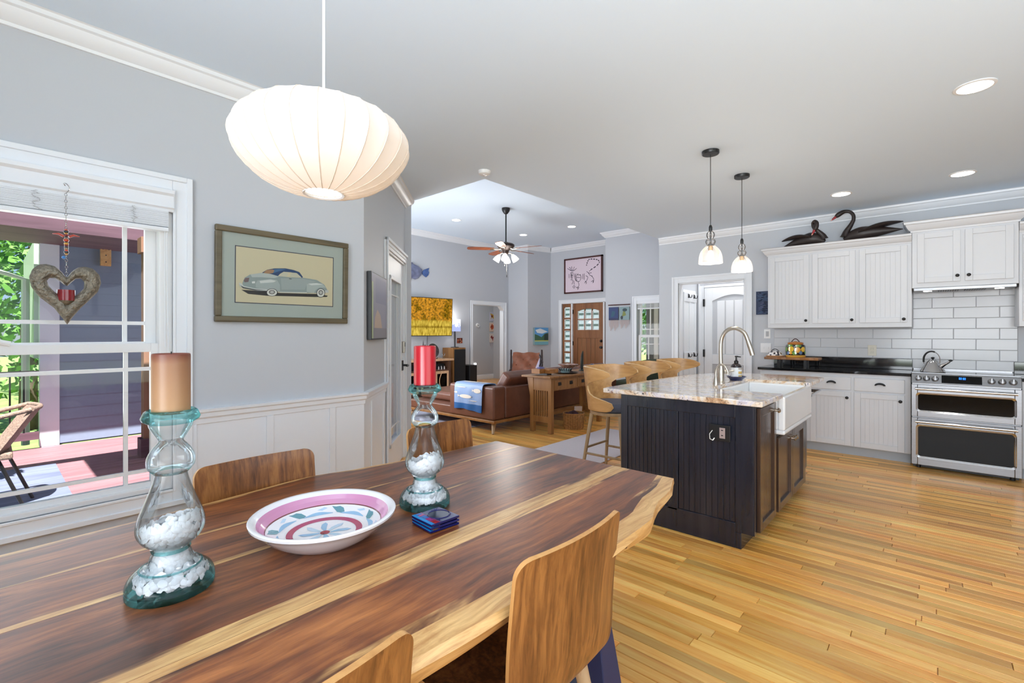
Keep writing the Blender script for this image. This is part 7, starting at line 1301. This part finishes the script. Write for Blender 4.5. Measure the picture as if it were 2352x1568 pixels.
tpos = [onx(1130, y, XHb) for y in (727, 751, 776)]; dxs = [[(0, 0.3), (0.45, 0.05), (0.3, -0.35), (-0.05, -0.1), (-0.4, -0.4), (-0.2, 0.0), (-0.42, 0.4)], [(-0.42, 0), (-0.1, 0.4), (0.25, 0.15), (0.42, 0.4), (0.36, 0), (0.42, -0.38), (0.2, -0.15), (-0.1, -0.35)], [(-0.4, 0.1), (-0.1, 0.35), (0.05, 0.1), (0.4, 0.3), (0.15, -0.05), (0.05, -0.42), (-0.1, -0.1)]]; fc = [rgb(206, 170, 60), rgb(190, 82, 40), rgb(150, 50, 50)]
for k_, p in enumerate(tpos):
    t = thing('ceramic_tile', ('ceramic tile with a yellow fish at the top of the hanging string in the hall', 'ceramic tile with an orange fish in the middle of the hanging string in the hall', 'ceramic tile with a red figure at the bottom of the hanging string in the hall')[k_], 'wall art', (XHb, p[1], p[2] - 0.11), 'hanging tiles in the hall'); MB().box((XHb + 0.002, p[1] - 0.115, p[2] - 0.13), (XHb + 0.018, p[1] + 0.115, p[2] + 0.13)).build('tile', mat('pale_tile_%d' % k_, (rgb(206, 204, 222), rgb(222, 196, 180), rgb(226, 212, 204))[k_], 0.4), t, bevel=0.01)
    q = MB(); q.poly([(XHb + 0.0195, p[1] + a * 0.22, p[2] + b * 0.24) for a, b in dxs[k_]], 0, fc[k_]); q.poly([(XHb + 0.0198, p[1] + a * 0.10 - 0.02, p[2] + b * 0.11 + 0.01) for a, b in dxs[(k_ + 1) % 3]], 0, rgb(120, 36, 30)); q.build('painted_fish', M['print'], t)
    if k_ == 2:
        for j in range(7): q = MB(); y = p[1] - 0.10 + j * 0.033; q.tube([(XHb + 0.008, y, p[2] - 0.13), (XHb + 0.008, y + 0.006, p[2] - 0.22 - 0.05 * (j % 3))], 0.003, 5); q.build('tassel', mat('lilac_thread', rgb(190, 176, 186), 0.9) if j == 0 else bpy.data.materials['lilac_thread'], t)
# vent on the alcove wall
A = ony(1171, 816, YF - 0.01); B = ony(1205, 816, YF - 0.01); vt = thing('return_vent', 'white louvred return-air vent low on the wall behind the armchair', 'vent', ((A[0] + B[0]) / 2, YF, 0.18)); q = MB(); vz0, vz1 = 0.16, 0.78
for a, b in (((A[0], vz0), (B[0], vz0 + 0.035)), ((A[0], vz1 - 0.035), (B[0], vz1)), ((A[0], vz0), (A[0] + 0.035, vz1)), ((B[0] - 0.035, vz0), (B[0], vz1))): q.box((a[0], YF - 0.018, a[1]), (b[0], YF, b[1]))
q.build('frame', M['trim'], vt, bevel=0.003)
for i in range(3): a = A[0] + 0.035 + (B[0] - A[0] - 0.07) * (i + 1) / 4; MB().box((a - 0.008, YF - 0.016, vz0 + 0.03), (a + 0.008, YF - 0.002, vz1 - 0.03)).build('bar', M['trim'], vt)
q = MB(); nl_ = 34
for i in range(nl_): z = vz0 + 0.04 + i * (vz1 - vz0 - 0.08) / nl_; q.hexa([(A[0] + 0.03, YF - 0.012, z), (B[0] - 0.03, YF - 0.012, z), (B[0] - 0.03, YF - 0.002, z + 0.010), (A[0] + 0.03, YF - 0.002, z + 0.010)], [(A[0] + 0.03, YF - 0.012, z + 0.002), (B[0] - 0.03, YF - 0.012, z + 0.002), (B[0] - 0.03, YF - 0.002, z + 0.012), (A[0] + 0.03, YF - 0.002, z + 0.012)])
q.build('louvres', mat('grey_louvre', rgb(160, 162, 166), 0.5), vt)
# landscape canvas with two painted faces on the alcove return
W0, W1 = Vector((-7.50, YF, 0)), Vector((-7.34, YD, 0)); dW = (W1 - W0).normalized(); nW = Vector((dW.y, -dW.x, 0)); cv = thing('canvas_painting', 'small landscape canvas of blue sky and green hills on the narrow wall beside the entry', 'painting', (-7.44, 9.27, 1.03)); q = MB(); P_ = lambda d, n_, z: tuple(W0 + dW * d + nW * n_ + Vector((0, 0, z))); cd0, cd1, cz0, cz1 = 0.16, 0.60, 1.03, 1.46
def cface(a0, a1, z0, z1, c, l=0): q.add([P_(a0, 0.075 + l * 0.0006, z0), P_(a1, 0.075 + l * 0.0006, z0), P_(a1, 0.075 + l * 0.0006, z1), P_(a0, 0.075 + l * 0.0006, z1)], [(0, 1, 2, 3)], 0, c)
q.hexa([P_(cd0, 0, cz0), P_(cd1, 0, cz0), P_(cd1, 0.0745, cz0), P_(cd0, 0.0745, cz0)], [P_(cd0, 0, cz1), P_(cd1, 0, cz1), P_(cd1, 0.0745, cz1), P_(cd0, 0.0745, cz1)], 0, rgb(130, 150, 150))
cface(cd0, cd1, cz0, cz1, rgb(96, 160, 216)); q.poly([P_(0.18, 0.0756, 1.40), P_(0.34, 0.0756, 1.44), P_(0.58, 0.0756, 1.36), P_(0.40, 0.0756, 1.31), P_(0.24, 0.0756, 1.33)], 0, rgb(226, 234, 240)); q.poly([P_(cd0, 0.0762, 1.13), P_(cd0, 0.0762, 1.30), P_(0.26, 0.0762, 1.27), P_(0.38, 0.0762, 1.22), P_(0.48, 0.0762, 1.31), P_(cd1, 0.0762, 1.33), P_(cd1, 0.0762, 1.13)], 0, rgb(70, 110, 84)); q.poly([P_(0.46, 0.0765, 1.13), P_(0.47, 0.0765, 1.28), P_(0.54, 0.0765, 1.32), P_(cd1, 0.0765, 1.30), P_(cd1, 0.0765, 1.13)], 0, rgb(46, 64, 60)); cface(cd0, cd1, cz0, 1.13, rgb(120, 176, 190), 3); cface(cd0, cd1, 1.115, 1.14, rgb(206, 206, 110), 4); q.build('canvas', M['print'], cv)
# ink drawing over the entry door
A = ony(1296, 597, YD - 0.03); B = ony(1384, 669, YD - 0.03); ik = thing('ink_drawing', 'framed ink drawing of a striped cat on pink paper above the entry door', 'picture', ((A[0] + B[0]) / 2, YD, B[2])); x0, x1, z0, z1 = A[0], B[0], B[2], A[2] + 0.015; fr_ = mat('dark_red_wood', rgb(74, 34, 30), 0.4)
for a, b in (((x0, z0), (x1, z0 + 0.035)), ((x0, z1 - 0.035), (x1, z1)), ((x0, z0), (x0 + 0.03, z1)), ((x1 - 0.04, z0), (x1, z1))): MB().box((a[0], YD - 0.04, a[1]), (b[0], YD - 0.001, b[1])).build('frame_rail', fr_, ik)
q = MB(); q.box((x0 + 0.02, YD - 0.02, z0 + 0.02), (x1 - 0.02, YD - 0.004, z1 - 0.02), 0, rgb(226, 208, 220)); ink = rgb(40, 26, 50)
I_ = lambda zx, zy: ony(1200 + zx / 5.228, 560 + zy / 5.228, YD - 0.0225)
def stroke(pts, w_=0.012, dash=False):
    P = spline([I_(*p) for p in pts], 5)
    for i in range(len(P) - 1):
        if dash and i % 3 == 2: continue
        d = P[i + 1] - P[i]
        if d.length < 1e-6: continue
        nn = Vector((-d.z, 0, d.x)).normalized() * w_ / 2; ww = 1 if not dash else 1.3; q.add([P[i] + nn * ww, P[i + 1] + nn * ww, P[i + 1] - nn * ww, P[i] - nn * ww], [(0, 1, 2, 3)], 0, ink)
stroke([(820, 310), (880, 270), (925, 220), (900, 190), (850, 182), (800, 185), (780, 220), (768, 260)], 0.018, True)
for s_ in ([(540, 295), (580, 318), (600, 322), (620, 318), (650, 292)], [(560, 280), (585, 300)], [(590, 270), (596, 300)], [(625, 275), (612, 302)], [(575, 312), (618, 312)], [(580, 345), (606, 345), (600, 410), (586, 410), (580, 345)], [(590, 350), (590, 405)], [(583, 375), (606, 378)], [(578, 430), (605, 435), (600, 475), (590, 478)], [(560, 360), (560, 410)], [(625, 355), (630, 400), (640, 440)], [(645, 355), (632, 400), (650, 450)], [(670, 355), (645, 390), (655, 440)], [(690, 365), (705, 400), (690, 440)], [(640, 440), (670, 450), (690, 445)], [(668, 450), (678, 490), (668, 520)], [(618, 440), (622, 490)], [(605, 515), (618, 502), (632, 515), (618, 530), (605, 515)], [(645, 525), (678, 520), (660, 550)], [(650, 515), (668, 540)], [(725, 360), (722, 420)], [(742, 355), (740, 430)], [(770, 330), (800, 350), (830, 345)], [(790, 345), (810, 375), (840, 385)], [(760, 380), (785, 400), (770, 440), (745, 470)], [(750, 445), (770, 465), (760, 480)], [(830, 385), (855, 420), (850, 465)], [(825, 455), (850, 440), (845, 470)], [(800, 330), (822, 312)], [(655, 370), (700, 372)], [(650, 400), (695, 405)]): stroke(s_)
q.build('drawing', M['print'], ik)
# quilted wall hanging
A = ony(1397, 703, YF - 0.03); B = ony(1447, 701, YF - 0.03); qh = thing('quilted_hanging', 'wall hanging of two small quilted squares with fringe on a wooden rod', 'wall hanging', ((A[0] + B[0]) / 2, YF, 1.5)); MB().tube([(A[0], YF - 0.03, A[2] + 0.02), (B[0], YF - 0.03, A[2] + 0.02)], 0.011, 8).build('rod', fr_, qh); wq_ = (B[0] - A[0]); th1 = rgb(30, 52, 104)
for k_, (f0, f1, c_) in enumerate(((0.03, 0.47, rgb(34, 58, 110)), (0.52, 0.97, rgb(130, 156, 160)))):
    X0, X1 = A[0] + wq_ * f0, A[0] + wq_ * f1; q = MB(); q.box((X0, YF - 0.035, 1.60), (X1, YF - 0.02, 1.875), 0, c_)
    if k_ == 0: q.poly([(X0 + 0.05, YF - 0.0358, 1.66), (X0 + 0.13, YF - 0.0358, 1.68), (X0 + 0.16, YF - 0.0358, 1.78), (X0 + 0.08, YF - 0.0358, 1.80)], 0, rgb(30, 84, 110)); q.box((X0, YF - 0.0362, 1.60), (X1, YF - 0.035, 1.64), 0, rgb(24, 36, 80))
    else: q.poly([(X0 + 0.06, YF - 0.0358, 1.66), (X0 + 0.16, YF - 0.0358, 1.70), (X0 + 0.13, YF - 0.0358, 1.80), (X0 + 0.09, YF - 0.0358, 1.78)], 0, rgb(120, 130, 60)); q.poly([(X0 + 0.13 + 0.055 * math.cos(t), YF - 0.036, 1.81 + 0.035 * math.sin(t)) for t in [2 * PI * i / 12 for i in range(12)]], 0, rgb(30, 60, 70)); q.poly([(X0 + 0.06 + 0.03 * math.cos(t), YF - 0.0363, 1.65 + 0.04 * math.sin(t)) for t in [2 * PI * i / 12 for i in range(12)]], 0, rgb(30, 44, 60))
    q.build('quilt_square', M['print'], qh)
    for j in range(9): x = X0 + 0.01 + (X1 - X0 - 0.02) * j / 8; q = MB(); q.tube([(x, YF - 0.027, 1.605), (x + 0.004, YF - 0.027, 1.46 - 0.03 * ((j * 7) % 4) + k_ * 0.05)], 0.005, 5); q.build('fringe', mat('tan_fringe', rgb(206, 178, 168), 0.9) if (j == 0 and k_ == 0) else bpy.data.materials['tan_fringe'], qh)
# ---------------- outside ----------------
gz = -0.10
dk = struct(MB().prism([(-8.3, -3.2), (-3.145, -3.2), (-3.145, 1.70), (-4.33, 2.90), (-8.3, 2.90)], 'z', gz - 0.3, gz - 0.035).build('deck_frame', M['maroon'])); random.seed(31); x = -8.295; i = 0
while x < -3.2:
    q = MB(); ye = min(2.93, 2.93 - (x + 0.14 + 4.33)); q.box((x + 0.003, -3.2, gz - 0.034), (x + 0.137, ye, gz)); q.build('deck_board', M['deck'], dk, bevel=0.003); x += 0.14
# grey clapboard wall of the far wing
sd_ = struct(MB().box((-8.50, 0.62, gz), (-8.33, 2.94, 2.47)).build('exterior_wall_wing', M['siding'])); z = gz + 0.02; 
while z < 2.44:
    q = MB(); q.hexa([(-8.33, 0.62, z), (-8.33, 2.94, z), (-8.303, 2.94, z), (-8.303, 0.62, z)], [(-8.33, 0.62, z + 0.15), (-8.33, 2.94, z + 0.15), (-8.318, 2.94, z + 0.15), (-8.318, 0.62, z + 0.15)]); q.build('clapboard', M['siding'], sd_); z += 0.148
q = MB(); q.box((-8.47, 0.44, gz), (-8.285, 0.62, 2.47)); struct(q.build('exterior_corner_board', M['extwhite'], None, bevel=0.004))
q = MB(); q.box((-11.0, 0.40, 1.0), (-8.5, 0.50, 2.5)); struct(q.build('exterior_wall_wing_side', M['palegreen']))  # side face of the siding; its lit greenish tone is put into the colour
sf = struct(MB().box((-8.35, -0.6, 2.44), (-7.06, 3.0, 2.48)).build('exterior_soffit', M['maroon'])); MB().box((-7.07, -0.6, 2.42), (-7.03, 3.0, 2.95)).build('fascia', M['maroon'], sf); MB().box((-9.5, -0.64, 2.42), (-7.03, -0.6, 2.75)).build('fascia', M['palegreen'], sf)
pr_ = struct(MB().prism([(-5.78, 0.35), (-4.60, 0.35), (-4.60, 2.90), (-5.78, 2.90)], 'z', 2.62, 2.72).build('exterior_porch_roof', M['maroon'])); MB().box((-5.82, -3.2, 2.50), (-5.70, 2.93, 2.68)).build('porch_beam', M['maroon'], pr_)
for y in (-2.0, -0.7, 2.3): MB().box((-7.05, y, 2.52), (-5.75, y + 0.05, 2.66)).build('rafter', M['maroon'], pr_)
bp2 = thing('porch_post', 'cedar porch post on a painted plinth, seen at the side of the dining window', 'post', (-6.80, 1.27, gz)); MB().box((-6.87, 1.20, gz + 0.20), (-6.73, 1.34, 2.30)).build('shaft', M['cedar'], bp2, bevel=0.004); MB().box((-6.90, 1.17, gz), (-6.70, 1.37, gz + 0.21)).build('plinth', M['maroon'], bp2, bevel=0.004); MB().box((-6.90, 1.17, 2.24), (-6.70, 1.37, 2.42)).build('cap', M['cedar'], bp2, bevel=0.004)
p = onx(242, 587, -8.29); bb = thing('timber_block', 'short tan timber block screwed to the grey siding outside', 'block', (-8.3, p[1], p[2] - 0.15)); MB().box((-8.302, p[1] - 0.055, p[2] - 0.14), (-8.24, p[1] + 0.055, p[2] + 0.14)).build('block', M['stoolwood'], bb, bevel=0.003)
for dy_, dz_ in ((-0.03, 0.08), (0.03, 0.08), (0, 0.0), (0.0, -0.09), (0.03, 0.1)): MB().cyl((-8.24, p[1] + dy_, p[2] + dz_), (-8.236, p[1] + dy_, p[2] + dz_), 0.008).build('screw_head', M['black'], bb)
ds_ = thing('downspout', 'pale downspout running down the corner of the far wing', 'downspout', (-8.6, 0.30, gz)); MB().tube([(-8.55, -0.35, 2.38), (-8.58, -0.1, 2.15), (-8.6, 0.33, 2.0), (-8.6, 0.33, gz)], 0.04, 8).build('pipe', M['palegreen'], ds_, 40)
struct(MB().box((2.5, -2.5, 2.62), (4.4, 4.5, 2.72)).build('exterior_sun_shield', M['extwhite']))  # unseen slab added to keep direct sun out of the right opening
# railing
rl = thing('deck_railing', 'deck railing with a brown top rail and thin black balusters', 'railing', (-7.9, -0.6, gz)); RX = -8.20
MB().box((RX - 0.06, -3.2, 0.80), (RX + 0.06, 0.43, 0.86)).build('top_rail', M['maroon'], rl, bevel=0.004); MB().box((RX - 0.03, -3.2, 0.02), (RX + 0.03, 0.43, 0.11)).build('bottom_rail', M['maroon'], rl); y = 0.30
while y > -3.1: MB().cyl((RX, y, 0.10), (RX, y, 0.81), 0.009, None, 8).build('baluster', M['black'], rl); y -= 0.115
MB().box((RX - 0.05, -1.6, gz), (RX + 0.05, -1.5, 0.80)).build('post', M['maroon'], rl)
og = base(MB().box((-7.10, -3.0, gz + 0.0005), (-3.9, 0.50, gz + 0.010)).build('patio_rug', M['patiorug'], None), (-5.5, -1.2, gz)); tag(og, 'blue-grey outdoor rug on the red deck boards', 'rug')
# wicker patio chair
wc = thing('patio_chair', 'brown wicker patio chair with thin dark legs on the outdoor rug', 'chair', (-5.75, 0.05, gz + 0.01)); g0 = gz + 0.0105; Pc = lambda px, py, z: onz(px, py, z)
legA = (Pc(70, 1143, g0), Pc(64, 1178, g0)); L1 = Vector(onz(75, 1143, g0)); L2 = Vector(onz(62, 1178, g0)); L1.z = L2.z = g0
yb = (L1.y + L2.y) / 2; xa, xb = L1.x, L2.x
for b, t_ in ((L1, (xa + 0.06, L1.y - 0.16, 0.36)), (L2, (xb - 0.06, L2.y - 0.16, 0.36)), (Vector((xa, yb - 0.62, g0)), (xa + 0.06, yb - 0.52, 0.36)), (Vector((xb, yb - 0.62, g0)), (xb - 0.06, yb - 0.52, 0.36))): MB().tube([b, t_], 0.0125, 8).build('leg', M['black'], wc)
q = MB(); q.box((xa + 0.01, yb - 0.62, 0.345), (xb - 0.01, yb - 0.10, 0.40)); q.build('seat', M['wicker'], wc, bevel=0.015)
def bkc(u, v): x = xa + (xb - xa) * v; return (x, yb - 0.16 + 0.22 * u - 0.06 * abs(2 * v - 1) ** 2, 0.36 + 0.36 * u)
MB().sheet(bkc, 10, 16, 0.022).build('backrest', M['wicker'], wc, 50); MB().tube([bkc(1.0, i / 16) for i in range(17)], 0.018, 8).build('top_rim', M['wicker'], wc, 50)
for x in (xa, xb): MB().tube(spline([bkc(1.0, 0 if x == xa else 1), (x, yb - 0.25, 0.66), (x, yb - 0.50, 0.60), (x, yb - 0.60, 0.50), (x, yb - 0.61, 0.38)]), 0.018, 8).build('armrest', M['wicker'], wc, 50)
# potted plant with big glossy leaves just outside
pp = thing('patio_plant', 'leafy potted plant with large glossy leaves outside the dining window', 'plant', (-5.95, -0.30, gz)); pc = Vector((-6.35, -0.42, gz + 0.0105)); MB().lathe([(0, 0), (0.13, 0), (0.17, 0.28), (0.18, 0.30), (0.165, 0.30), (0.15, 0.26), (0, 0.26)], 24, pc).build('pot', mat('terracotta', rgb(160, 96, 70), 0.7), pp, 40); random.seed(17); stems = MB(); nleaf = 0; LM = [M['leafC'], mat('olive_leaf', rgb(132, 124, 60), 0.35, noise=0.3, nscale=8), mat('bronze_leaf', rgb(120, 76, 58), 0.4, noise=0.3, nscale=8)]
for i in range(13):
    a = random.uniform(-0.2, 2.3); l = random.uniform(0.15, 0.42); top = pc + Vector((math.cos(a) * l * 0.7, math.sin(a) * l, random.uniform(0.6, 1.55))); pts = spline([pc + Vector((0, 0, 0.25)), pc.lerp(top, 0.45) + Vector((0, 0, 0.15)), top], 5); stems.tube(pts, [0.008 - 0.0045 * j / (len(pts) - 1) for j in range(len(pts))], 6)
    for j in range(4, len(pts)):
        for _ in range(2 if j > 6 else 1):
            b = pts[j]; d = Vector((random.uniform(-1, 1), random.uniform(-0.6, 1), random.uniform(-0.25, 0.7))).normalized(); side = d.cross(Vector((0, 0, 1))).normalized(); up = side.cross(d); L = random.uniform(0.11, 0.19); W = L * 0.24; q = MB(); mid = [b + d * (L * t) - Vector((0, 0, 0.25 * L * t * t)) for t in (0, 0.25, 0.5, 0.75, 1)]; ws = (0.05, 0.8, 1.0, 0.7, 0.02); V = []
            for m_, w_ in zip(mid, ws): V += [m_ - side * W * w_ + up * W * 0.25 * w_, m_, m_ + side * W * w_ + up * W * 0.25 * w_]
            q.add(V, [f for k_ in range(4) for f in ((3 * k_, 3 * k_ + 1, 3 * k_ + 4, 3 * k_ + 3), (3 * k_ + 1, 3 * k_ + 2, 3 * k_ + 5, 3 * k_ + 4))]); q.build('leaf', LM[0 if random.random() < 0.68 else random.choice((1, 2))], pp, 80, fix=False); nleaf += 1
stems.build('stem', M['trunk'], pp, 50)
# ground, trees
struct(MB().box((-3.1, -14, -0.5), (9, -2.4, -0.14)).build('bounce_slab_rear', M['concrete'])); struct(MB().box((2.55, -2.4, -0.5), (9, 6, -0.14)).build('bounce_slab_side', M['concrete']))  # unseen slabs added over the lawn so the bounced light stays neutral
gr = struct(MB().box((-60, -40, -0.9), (40, 60, -0.75)).build('ground', M['grass']))
def tree(label, x, y, h, r, m, seed, zb=-0.75):
    random.seed(seed); t = thing('tree', label, 'tree', (x, y, zb), 'trees around the house'); MB().tube([(x, y, zb), (x + 0.1, y, zb + h * 0.35), (x, y + 0.1, zb + h * 0.75)], [0.16, 0.12, 0.04], 10).build('trunk', M['trunk'], t, 50); q = MB()
    for _ in range(2600):
        u = Vector((random.gauss(0, 1), random.gauss(0, 1), random.gauss(0, 1))).normalized() * (random.random() ** 0.4); p = Vector((x + u.x * r, y + u.y * r, zb + h * 0.55 + u.z * h * 0.47)); n_ = Vector((random.gauss(0, 1), random.gauss(0, 1), random.gauss(0, 1))).normalized(); a = n_.orthogonal().normalized(); b = n_.cross(a); s_ = random.uniform(0.08, 0.17); q.add([p - a * s_, p + b * s_ * 0.5, p + a * s_, p - b * s_ * 0.5], [(0, 1, 2, 3)])
    ob = q.build('foliage', m, t, fix=False); ob['kind'] = 'stuff'; return t
lbs = ['bright green leafy tree beyond the deck railing, nearest the downspout', 'broad dark green tree beyond the deck railing', 'pale green tree at the left edge of the dining window view', 'bushy green tree far beyond the deck railing']
for k_, (x, y, h, r, m) in enumerate(((-14.5, 0.6, 6.5, 1.9, 'leafA'), (-18.5, -3.4, 8.0, 2.5, 'leafB'), (-12.5, -3.6, 6.0, 1.8, 'leafA'), (-22, 1.8, 9.0, 3.2, 'leafA'))): tree(lbs[k_], x, y, h, r, M[m], 40 + k_)
for k_, (x, y, h, r, m, lb) in enumerate(((-8.0, 19.5, 6.5, 2.4, 'leafB', 'dark green tree seen through the front window, nearer the house'), (-10.6, 24.0, 8.0, 3.0, 'leafA', 'tall light green tree seen far through the front window'), (-4.5, 26.0, 8.5, 3.4, 'leafB', 'dark tree behind the grey porch column'))): tree(lb, x, y, h, r, M[m], 60 + k_)
# front porch seen through the entry door and front window
pf = struct(MB().box((-9.2, 9.9, -0.30), (-2.0, 13.0, -0.06)).build('porch_floor', M['concrete'])); pw = struct(MB().box((-9.0, 11.4, -0.06), (-6.9, 11.5, 2.9)).build('exterior_wall_porch', M['siding2'])); z = 0.0
while z < 2.8:
    q = MB(); q.hexa([(-9.0, 11.4, z), (-6.9, 11.4, z), (-6.9, 11.375, z), (-9.0, 11.375, z)], [(-9.0, 11.4, z + 0.16), (-6.9, 11.4, z + 0.16), (-6.9, 11.39, z + 0.16), (-9.0, 11.39, z + 0.16)]); q.build('clapboard', M['siding2'], pw); z += 0.158
struct(MB().box((-9.2, 9.9, 2.9), (-2.0, 10.9, 3.0)).build('porch_ceiling', M['extwhite'])); cx1 = ony(1484, 750, 11.0)[0]; cx2 = ony(1499, 750, 11.0)[0]
pc1 = thing('porch_column', 'grey porch column seen through the front window', 'column', ((cx1 + cx2) / 2, 11.1, -0.06)); MB().box((cx1, 11.0, -0.05), (cx2 + 0.02, 11.25, 2.9)).build('shaft', mat('grey_column', rgb(120, 122, 128), 0.6), pc1, bevel=0.005); MB().box((cx1 - 0.03, 10.97, -0.06), (cx2 + 0.05, 11.28, 0.12)).build('base', bpy.data.materials['grey_column'], pc1)
pc2 = thing('porch_column', 'white porch post just past the grey porch column', 'column', (cx2 + 0.12, 11.1, -0.06)); MB().box((cx2 + 0.03, 11.0, -0.06), (cx2 + 0.14, 11.12, 2.9)).build('shaft', M['extwhite'], pc2, bevel=0.004)
pc3 = thing('porch_shutter', 'grey porch screen panel past the white porch post', 'panel', (cx2 + 0.6, 11.1, -0.06)); MB().box((cx2 + 0.145, 11.0, -0.06), (cx2 + 1.2, 11.06, 2.9)).build('panel', bpy.data.materials['grey_column'], pc3)
# green cushion at the front window
p0 = ony(1503, 828, 8.6); cu = thing('green_cushion', 'dark olive chair back below the front window', 'chair', (p0[0] + 0.3, 8.5, 0)); 
def cub(u, v): return (p0[0] - 0.55 + 1.3 * v, 8.55 - 0.10 * u, 0.40 + u * (0.22 + 0.20 * math.sin(PI * min(1, v * 0.9 + 0.02)) ** 0.8))
MB().sheet(cub, 10, 20, 0.12).build('backrest', mat('olive_fabric', rgb(66, 74, 58), 0.9), cu, 60); MB().box((p0[0] - 0.55, 7.95, 0.18), (p0[0] + 0.62, 8.46, 0.42)).build('seat', bpy.data.materials['olive_fabric'], cu, bevel=0.04, seg=3)
for a in (p0[0] - 0.5, p0[0] + 0.57):
    for b in (8.0, 8.52): MB().cyl((a, b, 0), (a, b, 0.2 if b < 8.4 else 0.42), 0.02).build('leg', M['black'], cu)
